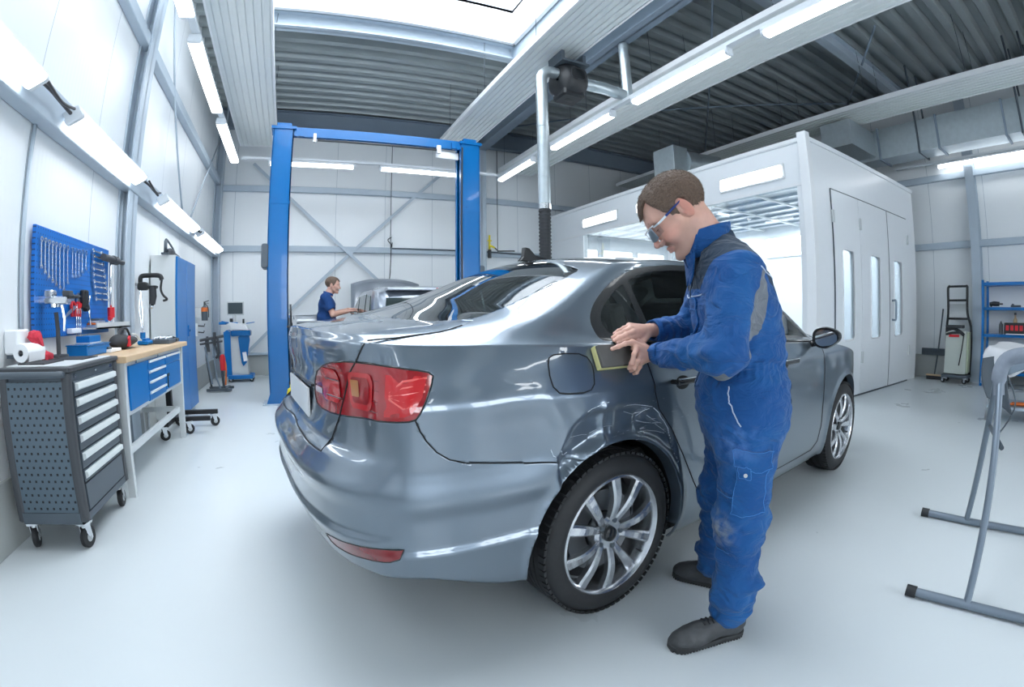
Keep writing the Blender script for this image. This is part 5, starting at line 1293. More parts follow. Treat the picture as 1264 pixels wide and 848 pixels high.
# scratches and chipped edges in the crumpled zone
mat('bare_metal', (.62,.68,.74), .35, metal=.4)
for L_p, r_ in (([(1.549,.831),(1.567,.839),(1.586,.843),(1.609,.850),(1.643,.854)],.0014),([(1.726,.823),(1.744,.829),(1.778,.828),(1.823,.819),(1.872,.808)],.0013),([(1.88,.802),(1.914,.777),(1.95,.740),(1.974,.708),(2.0,.664),(2.021,.617),(2.036,.590)],.0022),([(1.81,.777),(1.836,.792),(1.862,.801)],.0010),([(1.815,.759),(1.854,.747),(1.898,.738),(1.942,.734)],.0017),([(1.914,.733),(1.948,.711),(1.989,.680)],.0015),([(1.815,.715),(1.87,.714),(1.927,.701),(1.966,.688)],.0012),
        ([(1.403,.726),(1.411,.704),(1.421,.699)],.0022),([(1.44,.717),(1.463,.694),(1.481,.699)],.0024),([(1.492,.750),(1.546,.750),(1.570,.746)],.0008),([(1.58,.749),(1.604,.756),(1.622,.757)],.0009),([(1.635,.766),(1.677,.762)],.0009),([(2.039,.586),(2.052,.556),(2.049,.528)],.0018),([(1.737,.805),(1.789,.787),(1.83,.792)],.0010),([(1.862,.774),(1.911,.744),(1.953,.728)],.0011)):
    q = wpts(L_p, -1, step=.006); rr2 = [r_*(.5+.5*abs(math.sin(i*1.7+L_p[0][0]*40))) for i in range(len(q))]
    MB().tube(q, rr2, n=5).build('paint_scratch', 'bare_metal', CAR)
# bright moulding under the side windows
for side in (-1, 1):
    uu = np.linspace(float(u_of_x(.02)), float(u_of_x(1.84)), 60); P3 = top(uu, np.full(60, .012), side)
    MB().tube([tuple(p+np.array([0, side*.006, .002])) for p in P3], .007, n=6).build('belt_moulding', 'trim_black', CAR)
# ---- wheel wells and arch lips
def arch(uc, xc, zc, side):
    pts = circ(uc, zc, .385, 60, -.15, PI+.15); q = np.array([p for p in pts if p[1] > .20]); o = wallz(q[:,0], q[:,1], side)
    mb = MB(); n = len(q); inner = o+np.array([0, -side*.05, 0]); c = np.array([xc, 0, zc]); d = (o-c)*np.array([1,0,1]); inner = inner-d*.02
    mb.add(list(map(tuple, o))+list(map(tuple, inner)), [(i, i+1, n+i+1, n+i) for i in range(n-1)], True); mb.build('arch_lip', 'paint', CAR)
    w_ = MB(); R = .395; a = np.linspace(-.22, PI+.04, 36); o2 = [(xc-.012+R*math.cos(t), side*(.845), zc+R*math.sin(t)) for t in a]; i2 = [(x, side*.50, z) for x, y, z in o2]; m_ = len(a)
    w_.add(o2+i2, [(i, i+1, m_+i+1, m_+i) for i in range(m_-1)], True); w_.add(i2, [tuple(range(m_))]); w_.build('wheel_well', 'rubber', CAR)
for side in (-1, 1): arch(U0, 0, .322, side); arch(UF, 2.43, .3275, side)
# ---- underbody
ub_ = MB(); ub_.bb(-.82,.0-.39,-.62,.62,.39,.44).bb(.40,2.03,-.80,.80,.20,.30).bb(2.83,3.05,-.62,.62,.24,.34).bb(-.4,.45,-.46,.46,.30,.40).bb(2.0,2.85,-.46,.46,.24,.36); ub_.build('underbody', 'blacksoft', CAR)
MB().tube([(-.90,.35,.345),(-.5,.35,.33),(-.3,.3,.33)],.022,n=10).build('exhaust_pipe', 'steel', CAR)
# ---- licence plate, badge
q = wallz(np.full(2, .0), np.array([.80,.90]), -1); px_ = float(q[:,0].min())+.006
MB().rbox((px_-.008, 0, .838), (.010,.52,.110), .004, axis=0).build('licence_plate', 'white', CAR)
MB().bb(px_-.004, px_+.02, -.30, .30, .902, .912).build('plate_light_strip', 'trim_black', CAR)
# ---- tail light inner structure: ribs and inner lamps drawn on the lens surface
def lens_patch(poly, side, mt_, name, push=.0018, parent=None, n=14):
    us_ = [p[0] for p in poly]; zs_ = [p[1] for p in poly]; mb = MB()
    # fan grid from the centroid
    c = (sum(us_)/len(us_), sum(zs_)/len(zs_)); rings = 4; P = list(poly); pts = []
    for r in range(rings+1):
        for u, z in P: pts.append((c[0]+(u-c[0])*r/rings, c[1]+(z-c[1])*r/rings))
    q = np.array(pts); W3 = wallz(q[:,0], q[:,1], side); nrm = plan(q[:,0])[1]
    W3 = W3+np.stack([nrm[:,0], side*nrm[:,1], 0*nrm[:,0]], 1)*push; m_ = len(P); vs_ = [tuple(p) for p in W3]
    mb.add(vs_, [(r*m_+i, r*m_+(i+1)%m_, (r+1)*m_+(i+1)%m_, (r+1)*m_+i) for r in range(rings) for i in range(m_)], True)
    return mb.build(name, mt_, parent or CAR)
for side in (-1, 1):
    outer = CP['tail_light%d4' % side]; inner = CP['tail_light%d3' % side]
    rr_ = lambda u, z, w, h, r=.012: rrect(w, h, r, 4, u, z)
    lens_patch(rr_(.742,.935,.150,.110,.03), side, 'tail_red2', 'lamp_bowl', .0030, outer)
    lens_patch(rr_(.742,.937,.112,.078,.02), side, 'tail_red', 'lamp_bowl', .0048, outer)
    lens_patch(rr_(.712,.942,.052,.050,.004), side, 'tail_amber', 'indicator_window', .0064, outer)
    lens_patch([(.872,.990),(.985,.985),(1.00,.975),(.985,.93),(.952,.885),(.93,.878),(.868,.875)], side, 'tail_red2', 'lamp_bowl', .0034, outer)
    for k in range(5):
        z_ = .900+.018*k; seam([(.885,.925+.004*k),(.93,z_),(.985-.03*(k < 2)+.005*k,z_+.008)], side, False, .0030 if k % 2 else .0036, 'light_guide', 'tail_guide').parent = outer
    for z_ in (.885,.915,.945,.972): seam([(.672,z_),(.845,z_-.002)], side, False, .0010, 'lamp_rib', 'tail_dark').parent = outer
    for u_ in (.690,.725,.765,.800): seam([(u_,.888),(u_,.982)], side, False, .0009, 'lamp_rib', 'tail_dark').parent = outer
    lens_patch(rr_(.52,.935,.16,.105,.03), side, 'tail_red2', 'lamp_bowl', .0034, inner)
    lens_patch(rr_(.395,.905,.085,.020,.004), side, 'tail_clear', 'reversing_window', .0050, inner)
    lens_patch(rr_(.55,.90,.14,.006,.002), side, 'tail_dark', 'lamp_rib', .0050, inner)
    lens_patch(rr_(.54,.955,.12,.006,.002), side, 'tail_dark', 'lamp_rib', .0050, inner)
# ---- door handles
for side in (-1,):
  for xh in (.36, 1.32):
    us_ = float(u_of_x(xh)); c = wallz(np.array([us_]), np.array([.882]), side)[0]; s_ = side
    hd = MB(); hd.rbox((c[0], c[1]+s_*.034, .890), (.185,.020,.024), .009, axis=0); hd.tube([(c[0]-.085,c[1]+s_*.002,.890),(c[0]-.082,c[1]+s_*.034,.890)],.010,n=8).tube([(c[0]+.085,c[1]+s_*.002,.890),(c[0]+.082,c[1]+s_*.034,.890)],.010,n=8)
    h = hd.build('door_handle', 'trim_black', CAR, label='black door handle with bright edge')
    MB().rbox((c[0], c[1]+s_*.041, .903), (.18,.008,.006), .002, axis=0).build('handle_strip', 'chrome', h)
    MB().sphere((c[0]-.01, c[1]-s_*.006, .876), .05, 20, 10, (1.1,.22,.62)).build('handle_recess', 'gap', h)  # near-black bulge stands in for the shade behind the handle
# ---- mirrors
def mirror(side):
    s_ = side; xc, yc, zc = 1.74, .965, 1.005
    def sup(a, e): c = math.cos(a); return math.copysign(abs(c)**e, c)
    def shell(u, v):
        a = 2*PI*u; ph = PI*(v-.5); k = math.cos(ph)**.7; X = .075*math.sin(ph)
        if X < 0: X = max(X, -.030)
        y_ = sup(a, .75)*.092*k; z_ = math.copysign(abs(math.sin(a))**.8, math.sin(a))*.066*k; z_ *= 1-.38*max(0, y_/.092)
        return (xc+X, s_*(yc+y_), zc+z_+.010*max(0, y_/.09))
    mb = MB(); mb.grid(shell, 36, 18, closed_u=True); h = mb.build('mirror_housing', 'trim_black', CAR)
    gp_ = [(xc-.0325, s_*(yc+.006+y*.070), zc+z*.050*(1-.38*max(0, y))) for y, z in rrect(2,2,.7,6)]
    mb = MB(); mb.add(gp_+[(xc-.030, y, z) for _, y, z in gp_], [tuple(range(len(gp_))), tuple(range(2*len(gp_)-1, len(gp_)-1, -1))]); mb.build('mirror_glass', 'mirror_glass', h)
    MB().tube([(xc+.03, s_*.79, zc-.045),(xc+.03,s_*.85,zc-.040),(xc+.02,s_*.90,zc-.030)],[.035,.028,.026],n=12,flat=.7).build('mirror_foot', 'trim_black', h)
mat('mirror_glass', (.85,.88,.9), .01, metal=1.)
mirror(-1); mirror(1)
# ---- shark fin
fz = float(topz(np.array(.26), np.array(0.)))
MB().prism([(.16,fz-.008),(.40,fz-.008),(.36,fz+.01),(.26,fz+.025),(.22,fz+.062),(.19,fz+.066),(.185,fz+.02)], -.016, .016, axis=1).build('roof_aerial', 'trim_black', CAR, bevel=.005)
# ---- wheels
def wheel(x, side, yo=.882, R=.3275, W_=.215):
    t = bpy.data.objects.new('wheel', None); COL.objects.link(t); t.parent = CAR; t.location = (x, side*(yo-W_/2), R); t.rotation_euler = (0, .35 if x < 1 else .1, 0 if side < 0 else PI)
    # local: axle along y, outer face at -y
    ty = MB(); h = W_/2
    prof = [(.236,-h+.022),(.246,-h+.006),(.262,-h-.000),(.285,-h+.004),(.305,-h+.014),(.318,-h+.028),(.3245,-h+.044)]
    tread = []
    for k, yy in enumerate(np.linspace(-h+.052, h-.052, 5)):
        g = .006; tread += [(R-.0008,yy-.015),(R-.0008,yy-g/2-.003)] if k else [(R-.0012,yy-.004)]
        tread += [(R-.0085,yy-g/2),(R-.0085,yy+g/2),(R-.0008,yy+g/2+.003)] if k not in (0,) else []
    prof = prof+tread+[(r, -y) for r, y in prof[::-1]]
    ty.lathe([(r, y) for r, y in prof], (0,0,0), (0,1,0), n=96); o = ty.build('tyre', 'rubber', t, sharp=.7)
    lg = MB()      # tread blocks on the shoulder
    for k in range(72):
        a = 2*PI*k/72; c, s_ = math.cos(a), math.sin(a)
        for y0_ in (-h+.033, h-.033):
            m4 = Matrix.Rotation(a, 3, 'Y'); lg.box((m4 @ Vector((R-.0055, y0_, 0))), (.010,.034,.0025+.018), rot=m4)
    lg.build('tread_block', 'rubber', o)['kind'] = 'stuff'
    rb = MB(); rb.lathe([(.2427,-h+.020),(.2440,-h+.010),(.2370,-h+.004),(.2300,-h+.012),(.2230,-h+.034),(.2190,-h+.075),(.2170,h-.04),(.2400,h-.01)], (0,0,0), (0,1,0), n=72); rb.build('rim', 'rim', t, sharp=.9)
    hb = MB(); hb.lathe([(.0,-h+.040),(.034,-h+.040),(.058,-h+.034),(.070,-h+.046),(.072,-h+.09),(.0,-h+.09)], (0,0,0), (0,1,0), n=40); hb.build('rim_hub', 'rim', t)
    cp = MB(); cp.lathe([(0,-h+.022),(.020,-h+.023),(.029,-h+.028),(.031,-h+.042)], (0,0,0), (0,1,0), n=28); cp.build('hub_cap', 'trim_black', t)
    for k in range(5):
        for q in (-1, 1):
            a0 = 2*PI*k/5+PI/2; sp = MB()
            # spoke: cross-section follows a line from the hub to the rim, pairs splay outwards
            n = 9; vs_ = []
            for i in range(n):
                f_ = i/(n-1); r = .052+(.2285-.052)*f_; a = a0+q*(.20+.115*f_); wd = .0135+.0105*f_; yy = -h+.038-.016*math.sin(PI*min(1,f_*1.05))-.016*f_
                cr = Vector((math.cos(a), 0, math.sin(a))); tg = Vector((-math.sin(a), 0, math.cos(a)))
                for dx, dy in ((-1,.026),(-1.0,.004),(-.62,-.003),(.62,-.003),(1.0,.004),(1,.026)): vs_.append(cr*r+tg*(dx*wd)+Vector((0, yy+dy, 0)))
            fs = [(i*6+j, i*6+(j+1)%6, (i+1)*6+(j+1)%6, (i+1)*6+j) for i in range(n-1) for j in range(6)]
            sp.add(vs_, fs, False); sp.build('spoke', 'rim', t, sharp=.9)
        a = 2*PI*k/5+PI/2+PI/5
        MB().cyl((.056*math.cos(a+PI/5),-h+.030,.056*math.sin(a+PI/5)),(.056*math.cos(a+PI/5),-h+.06,.056*math.sin(a+PI/5)),.0095,n=12).build('wheel_bolt', 'anthracite', t)
    dk = MB(); dk.lathe([(.08,-.02),(.165,-.02),(.165,.005),(.08,.005)], (0,0,0), (0,1,0), n=40); dk.build('brake_disc', 'disc', t)
    MB().lathe([(0,.0),(.215,.02)], (0,0,0), (0,1,0), n=32).build('backing_plate', 'black', t)
    MB().cyl((.2,-h+.045,-.06),(.2,-h+.02,-.058),.004,n=8).build('valve', 'black', t)
for x in (0, 2.43):
    for s_ in (-1, 1): wheel(x, s_)
# ---- cabin
cab = MB(); cab.bb(-.55,2.0,-.74,.74,.42,.60).bb(-.62,-.05,-.66,.66,.60,1.02); cab.build('cabin_floor', 'interior', CAR)
def seat(x, y, w=.50, back=.62, name='seat'):
    mb = MB(); mb.rbox((x+.22,y,.66),(.50,w,.16),.06,axis=1); mb.xf(Matrix.Identity(4))
    mb.rbox((x-.06,y,.72+back/2),(.13,w,back),.05,axis=1,rot=(0,-.28,0)); o = mb.build(name, 'interior', CAR)
    MB().rbox((x-.155,y,.82+back),(.09,.26,.17),.035,axis=1,rot=(0,-.28,0)).cyl((x-.13,y-.05,.70+back),(x-.15,y-.05,.80+back),.008,n=6).build('headrest', 'interior', o)
seat(1.12,-.36,back=.50); seat(1.12,.36,back=.50); seat(.22,-.42,.44,back=.42); seat(.22,.0,.40,back=.40); seat(.22,.42,.44,back=.42)
MB().rbox((1.90,0,.90),(.36,1.40,.20),.07,axis=1).build('dashboard', 'interior', CAR)
MB().tube([(1.62+.05*math.cos(a)*0+.03*math.sin(a), .36+.17*math.cos(a), .92+.165*math.sin(a)) for a in np.linspace(0,2*PI,24,endpoint=False)], .013, n=8, closed=True).cyl((1.62,.36,.92),(1.8,.36,.88),.02,n=8).build('steering_wheel', 'black', CAR)
MB().bb(-.62,-.02,-.60,.60,1.02,1.045).build('parcel_shelf', 'interior', CAR)
MB().rbox((1.45,0,1.37),(.05,.20,.06),.02,axis=1).build('inner_mirror', 'black', CAR)
# ================================================================== SCULPTING WITH DISTANCE FIELDS
def vnoise(P, scale=1., seed=0):
    # smooth 3-D value noise, about -1..1
    Q = P*scale+seed*17.31; I = np.floor(Q).astype(np.int64); f = (Q-I); f = f*f*(3-2*f)
    def h(i, j, k):
        n = (i*374761393+j*668265263+k*2147483647+seed*1274126177) & 0x7fffffff; n = ((n ^ (n >> 13))*1274126177) & 0x7fffffff
        return ((n ^ (n >> 16)) & 0xffff)/32767.5-1
    r = 0
    for a in (0,1):
        for b in (0,1):
            for c in (0,1):
                w = (f[...,0] if a else 1-f[...,0])*(f[...,1] if b else 1-f[...,1])*(f[...,2] if c else 1-f[...,2])
                r = r+w*h(I[...,0]+a, I[...,1]+b, I[...,2]+c)
    return r
def cap(P, a, b, ra, rb=None, sq=None):
    rb = ra if rb is None else rb; a = np.asarray(a, float); b = np.asarray(b, float); ab = b-a; L = ab@ab
    t = np.clip(((P-a)@ab)/L, 0, 1) if L > 0 else np.zeros(P.shape[:-1])
    d = P-a-t[...,None]*ab
    if sq is not None: d = d*np.asarray(sq)
    return np.sqrt((d*d).sum(-1))-(ra+(rb-ra)*t)
def ell(P, c, r, R=None):
    d = P-np.asarray(c, float)
    if R is not None: d = d@np.asarray(R)
    q = d/np.asarray(r, float); k = np.sqrt((q*q).sum(-1)); g = np.sqrt(((q/np.asarray(r, float))**2).sum(-1))+1e-9
    return k*(k-1)/g
def rbox_sdf(P, c, h, r, R=None):
    d = P-np.asarray(c, float)
    if R is not None: d = d@np.asarray(R)
    q = np.abs(d)-(np.asarray(h, float)-r)
    return np.sqrt((np.maximum(q, 0)**2).sum(-1))+np.minimum(q.max(-1), 0)-r
def su(a, b, k): h = np.clip(.5+.5*(b-a)/k, 0, 1); return b*(1-h)+a*h-k*h*(1-h)
def sd(a, b, k): return -su(-a, b, k)          # a minus b
def rotm(rx=0, ry=0, rz=0): return np.array(Euler((rx, ry, rz)).to_matrix())
def nets(fn, lo, hi, vox, crop=None):
    # naive surface nets over a box; returns vertices and quads
    lo = np.asarray(lo, float); hi = np.asarray(hi, float); n = np.ceil((hi-lo)/vox).astype(int)+1
    F = np.empty(n, np.float32); ax = [lo[k]+vox*np.arange(n[k]) for k in range(3)]
    step = max(1, int(400000/(n[1]*n[2])))
    for i in range(0, n[0], step):
        X, Y, Z = np.meshgrid(ax[0][i:i+step], ax[1], ax[2], indexing='ij'); F[i:i+step] = fn(np.stack([X, Y, Z], -1))
    S = F < 0; c = n-1
    cnt = np.zeros(c, np.int8)
    for a in (0,1):
        for b in (0,1):
            for d in (0,1): cnt += S[a:a+c[0], b:b+c[1], d:d+c[2]]
    act = np.argwhere((cnt > 0) & (cnt < 8)); idx = -np.ones(c, np.int64); idx[tuple(act.T)] = np.arange(len(act))
    V = np.zeros((len(act), 3)); W_ = np.zeros(len(act))
    cor = [(a,b,d) for a in (0,1) for b in (0,1) for d in (0,1)]
    for p in cor:
        for k in range(3):
            if p[k]: continue
            q = list(p); q[k] = 1
            fa = F[act[:,0]+p[0], act[:,1]+p[1], act[:,2]+p[2]]; fb = F[act[:,0]+q[0], act[:,1]+q[1], act[:,2]+q[2]]
            m = (fa < 0) != (fb < 0); t = np.where(m, fa/(fa-fb+1e-20), 0)
            pt = np.array(p, float)[None]+0*V; pt[:,k] += t; V += pt*m[:,None]; W_ += m
    V = lo+(act+V/W_[:,None])*vox
    Q = []
    for k in range(3):
        a, b = [(1,2),(2,0),(0,1)][k]
        sl0 = [slice(None)]*3; sl1 = [slice(None)]*3; sl0[k] = slice(0, -1); sl1[k] = slice(1, None)
        e = np.argwhere(S[tuple(sl0)] != S[tuple(sl1)])
        e = e[(e[:,a] > 0) & (e[:,b] > 0) & (e[:,a] < c[a]) & (e[:,b] < c[b])]
        if not len(e): continue
        def cell(da, db): g = e.copy(); g[:,a] -= da; g[:,b] -= db; return idx[tuple(g.T)]
        q = np.stack([cell(1,1), cell(0,1), cell(0,0), cell(1,0)], 1)
        flip = ~S[tuple(e.T)]; q[flip] = q[flip][:, ::-1]; Q.append(q)
    Q = np.concatenate(Q); Q = Q[(Q >= 0).all(1)]
    return V, Q
def vnormals(V, Q):
    n = np.cross(V[Q[:,2]]-V[Q[:,0]], V[Q[:,3]]-V[Q[:,1]]); N = np.zeros_like(V)
    for k in range(4): np.add.at(N, Q[:,k], n)
    return N/(np.linalg.norm(N, axis=1)[:,None]+1e-12)
def smooth_mesh(V, Q, it=2, lam=.5):
    E = np.concatenate([Q[:,[0,1]], Q[:,[1,2]], Q[:,[2,3]], Q[:,[3,0]]]); deg = np.zeros(len(V)); np.add.at(deg, E[:,0], 1); np.add.at(deg, E[:,1], 1)
    for _ in range(it):
        A = np.zeros_like(V); np.add.at(A, E[:,0], V[E[:,1]]); np.add.at(A, E[:,1], V[E[:,0]]); V = V+lam*(A/deg[:,None]-V)
    return V
def mesh_from(name, parts, mats, parent, mi=None, **kw):
    # parts: list of (V, Q, material index or array)
    vs_ = np.concatenate([p[0] for p in parts]); o = 0; fs = []; ms = []
    for V, Q, k in parts:
        fs.append(Q+o); o += len(V); ms.append(np.full(len(Q), k) if np.isscalar(k) else k)
    fs = np.concatenate(fs); ms = np.concatenate(ms)
    me = bpy.data.meshes.new(name); me.vertices.add(len(vs_)); me.vertices.foreach_set('co', vs_.astype(np.float32).ravel())
    me.loops.add(len(fs)*4); me.loops.foreach_set('vertex_index', fs.ravel().astype(np.int32)); me.polygons.add(len(fs))
    me.polygons.foreach_set('loop_start', np.arange(0, len(fs)*4, 4, dtype=np.int32)); me.polygons.foreach_set('loop_total', np.full(len(fs), 4, dtype=np.int32))
    me.polygons.foreach_set('use_smooth', np.ones(len(fs), bool)); me.update()
    for m in mats: me.materials.append(M[m] if isinstance(m, str) else m)
    me.polygons.foreach_set('material_index', ms.astype(np.int32)); me.validate()
    o_ = bpy.data.objects.new(name, me); COL.objects.link(o_)
    if parent is not None: o_.parent = parent
    for k, v in kw.items(): o_[k] = v
    return o_

# ---- a head: x forward, y left, z up, origin between the ear canals; returns fields
def head_sdf(P):
    A = np.abs(P[...,1]); PS_ = P.copy(); PS_[...,1] = A      # mirrored half
    d = ell(P, (-.012,0,.046), (.102,.0775,.086))
    d = su(d, ell(P, (.030,0,.020), (.064,.066,.082)), .03)
    d = su(d, ell(P, (.030,0,-.045), (.056,.055,.062)), .03)
    d = su(d, cap(PS_, (-.005,.052,-.035), (.060,.022,-.092), .019, .014), .028)      # jaw line
    d = su(d, ell(P, (.080,0,-.094), (.017,.022,.016)), .018)                          # chin
    d = su(d, cap(PS_, (.062,.050,-.008), (.030,.064,-.006), .013, .010), .024)       # cheek bone
    d = su(d, cap(PS_, (.088,.012,.034), (.076,.046,.036), .010, .009), .016)         # brow
    d = su(d, cap(P, (.089,0,.026), (.112,0,-.020), .0062, .0085), .013)               # nose ridge
    d = su(d, ell(P, (.114,0,-.026), (.0105,.0105,.0090)), .008)
    d = su(d, ell(PS_, (.099,.0135,-.030), (.0105,.0072,.0085)), .006)
    d = sd(d, ell(PS_, (.105,.007,-.0385), (.006,.0035,.004)), .003)                   # nostril
    d = sd(d, ell(PS_, (.104,.033,.012), (.020,.020,.014)), .014)                      # eye socket
    d = su(d, ell(PS_, (.0775,.033,.011), (.0135,.0150,.0125)), .005)                  # lids over the eye ball
    d = su(d, cap(PS_, (.095,.0,-.0545), (.086,.022,-.059), .0062, .0030), .006)       # upper lip
    d = su(d, cap(PS_, (.0935,.0,-.0665), (.085,.019,-.063), .0068, .0035), .007)      # lower lip
    d = sd(d, cap(PS_, (.103,.0,-.0605), (.088,.024,-.0615), .0022, .0016), .004)      # mouth line
    d = sd(d, ell(P, (.105,0,-.079), (.012,.02,.006)), .010)
    d = sd(d, cap(PS_, (.098,.020,-.034), (.084,.033,-.062), .0020, .0015), .007)       # fold beside the nose
    d = su(d, ell(PS_, (.072,.040,-.028), (.020,.018,.020)), .020)
    # ear
    e = ell(PS_, (-.010,.080,.002), (.020,.0075,.034), rotm(0,.18,-.35)); e = sd(e, ell(PS_, (-.005,.0885,.006), (.0125,.009,.022), rotm(0,.18,-.35)), .003); e = su(e, ell(PS_, (-.009,.083,.004), (.008,.0045,.017), rotm(0,.18,-.35)), .003); e = sd(e, ell(PS_, (.001,.088,-.004), (.006,.008,.007)), .003); e = su(e, cap(PS_, (.000,.078,-.004), (-.002,.083,-.010), .0045), .004)
    return su(d, e, .006)
def neck_sdf(P, a, b, r0, r1): return cap(P, a, b, r0, r1)
def hair_sdf(P, seed=0, off=.0065):
    # short cropped hair: a thin shell over the skull, bounded by the hairline
    base = su(ell(P, (-.012,0,.046), (.102,.0775,.086)), ell(P, (.030,0,.020), (.064,.066,.082)), .03)
    nz = .0016*vnoise(P, 230, seed)+.0013*vnoise(P, 90, seed+1)
    a = np.abs(P[...,1])
    sh = base-off*(.45+.55*sst(-.03,.06,P[...,2]))-.003*sst(.02,.07,P[...,0])*sst(.05,.09,P[...,2])-nz
    # height of the hairline round the head (below it the skin is bare)
    X = P[...,0]
    front = .066+.030*sst(.012, .045, a)
    sidez = cs(X, [-.12,-.075,-.045,-.030,-.018,.004,.012,.030,.034,.046,.060], [-.058,-.062,-.055,-.030,.022,.022,-.022,-.026,.020,.036,.080])
    zl = np.where(X > .060, front, np.minimum(sidez, front+.2)); zl = zl+.0025*vnoise(P, 140, seed+3)+.0015*vnoise(P, 400, seed+4)
    reg = (zl-P[...,2])*.7
    ear = ell(np.stack([P[...,0], a, P[...,2]], -1), (-.010,.084,.002), (.024,.016,.037))
    reg = np.maximum(reg, -ear)
    return np.maximum(sh, reg)
# ---- a hand built from knuckle chains; joints given in the parent's frame
def hand_sdf(P, wrist, mcps, fingers, thumb, n, rs=(.0085,.0088,.0085,.0076), palm_r=.0135):
    d = None
    m = [np.asarray(q, float) for q in mcps]; w = np.asarray(wrist, float); n = np.asarray(n, float)
    for i in range(4):
        q = cap(P, w+(m[i]-w)*.12+(m[i]-m[1])*.25*.4, m[i]-n*.004, palm_r+.002, palm_r-.001); d = q if d is None else su(d, q, .012)
    for i, ch in enumerate(fingers):
        pts = [m[i]]+[np.asarray(q, float) for q in ch]; f_ = None
        for k in range(len(pts)-1):
            r0 = rs[i]*(1.08-.09*k); q = cap(P, pts[k], pts[k+1], r0, r0*.93); f_ = q if f_ is None else su(f_, q, .0025)
            if k: f_ = su(f_, ell(P, pts[k], (rs[i]*1.10,)*3), .003)
        d = su(d, f_, .0055)
    th = [np.asarray(q, float) for q in thumb]; f_ = None
    for k in range(len(th)-1):
        r0 = (.0155,.0112,.0098)[min(k,2)]; q = cap(P, th[k], th[k+1], r0, (.0118,.0102,.0085)[min(k,2)]); f_ = q if f_ is None else su(f_, q, .004)
    return su(d, f_, .009)
def nail_patch(p, d, n, r, parent, name='finger_nail'):
    # small nail lying on the back of a finger tip
    p = Vector(p); d = Vector(d).normalized(); n = Vector(n); n = (n-d*n.dot(d)).normalized(); s = d.cross(n); mb = MB()
    mb.grid(lambda u, v: tuple(p+d*((v-.5)*r*1.5)+s*((u-.5)*r*1.35)+n*(r*(.93-.55*(u-.5)**2*2.2))), 6, 6)
    return mb.build(name, 'nail', parent)

def fuzz(V, Q, n, length, comb, parent, name, m, seed=1, r=.00045, out=.35):
    # short hairs standing on a surface: thin three-sided spikes, one mesh
    rs_ = np.random.RandomState(seed); N = vnormals(V, Q); i = rs_.randint(0, len(V), n); p = V[i]; nn = N[i]; c = comb(p); c = c-nn*(c*nn).sum(1)[:,None]; c = c/(np.linalg.norm(c, axis=1)[:,None]+1e-9)
    d = nn*out+c*(1-out)+rs_.normal(0, .16, (n,3)); d = d/np.linalg.norm(d, axis=1)[:,None]; L = length*(.6+.6*rs_.rand(n))[:,None]; u = np.cross(d, rs_.normal(0,1,(n,3))); u = u/np.linalg.norm(u, axis=1)[:,None]; w = np.cross(d, u)
    b = p-nn*.001; vs_ = np.stack([b+u*r*1.5, b-u*r*.7+w*r*1.2, b-u*r*.7-w*r*1.2, b+d*L], 1).reshape(-1,3); k = np.arange(n)*4
    F = np.concatenate([np.stack([k, k+1, k+3], 1), np.stack([k+1, k+2, k+3], 1), np.stack([k+2, k, k+3], 1)])
    me = bpy.data.meshes.new(name); me.from_pydata(vs_.tolist(), [], F.tolist()); o = link(name, me, m, parent); o['kind'] = 'stuff'; return o
# ================================================================== THE MECHANIC SANDING THE CAR
mat('nail', (.75,.48,.42), .3); mat('hair', (.120,.078,.055), .6, noise=.45, nscale=160, bump=.5); mat('lip', (.52,.27,.22), .45, noise=.1, nscale=60)
def cloth_mat(name, c, wear, rough=.85):
    m = bpy.data.materials.new(name); m.use_nodes = True; nt = m.node_tree; b = nt.nodes['Principled BSDF']; b.inputs['Roughness'].default_value = rough
    b.inputs['Sheen Weight'].default_value = .10; tc = nt.nodes.new('ShaderNodeTexCoord')
    n1 = nt.nodes.new('ShaderNodeTexNoise'); n1.inputs['Scale'].default_value = 7; n1.inputs['Detail'].default_value = 6; nt.links.new(tc.outputs['Object'], n1.inputs['Vector'])
    r = nt.nodes.new('ShaderNodeMapRange'); r.inputs['From Min'].default_value = .45; r.inputs['From Max'].default_value = .75; nt.links.new(n1.outputs['Fac'], r.inputs['Value'])
    mx = nt.nodes.new('ShaderNodeMix'); mx.data_type = 'RGBA'; mx.inputs['A'].default_value = (*c,1); mx.inputs['B'].default_value = (*wear,1); nt.links.new(r.outputs['Result'], mx.inputs['Factor']); nt.links.new(mx.outputs['Result'], b.inputs['Base Color'])
    n2 = nt.nodes.new('ShaderNodeTexNoise'); n2.inputs['Scale'].default_value = 420; nt.links.new(tc.outputs['Object'], n2.inputs['Vector']); bp = nt.nodes.new('ShaderNodeBump'); bp.inputs['Strength'].default_value = .25; bp.inputs['Distance'].default_value = .001
    nt.links.new(n2.outputs['Fac'], bp.inputs['Height'])
    n3 = nt.nodes.new('ShaderNodeTexNoise'); n3.inputs['Scale'].default_value = 9; n3.inputs['Detail'].default_value = 3; n3.inputs['Distortion'].default_value = 1.6; mp_ = nt.nodes.new('ShaderNodeMapping'); mp_.inputs['Scale'].default_value = (1,1,1.9); mp_.inputs['Rotation'].default_value = (.4,.5,0); nt.links.new(tc.outputs['Object'], mp_.inputs['Vector']); nt.links.new(mp_.outputs['Vector'], n3.inputs['Vector'])
    bp2 = nt.nodes.new('ShaderNodeBump'); bp2.inputs['Strength'].default_value = .9; bp2.inputs['Distance'].default_value = .022; nt.links.new(n3.outputs['Fac'], bp2.inputs['Height']); nt.links.new(bp.outputs['Normal'], bp2.inputs['Normal']); nt.links.new(bp2.outputs['Normal'], b.inputs['Normal']); M[name] = m; return m, nt, mx, tc
m_, nt, mx, tc = cloth_mat('overall_blue', (.0,.064,.235), (.006,.100,.30))
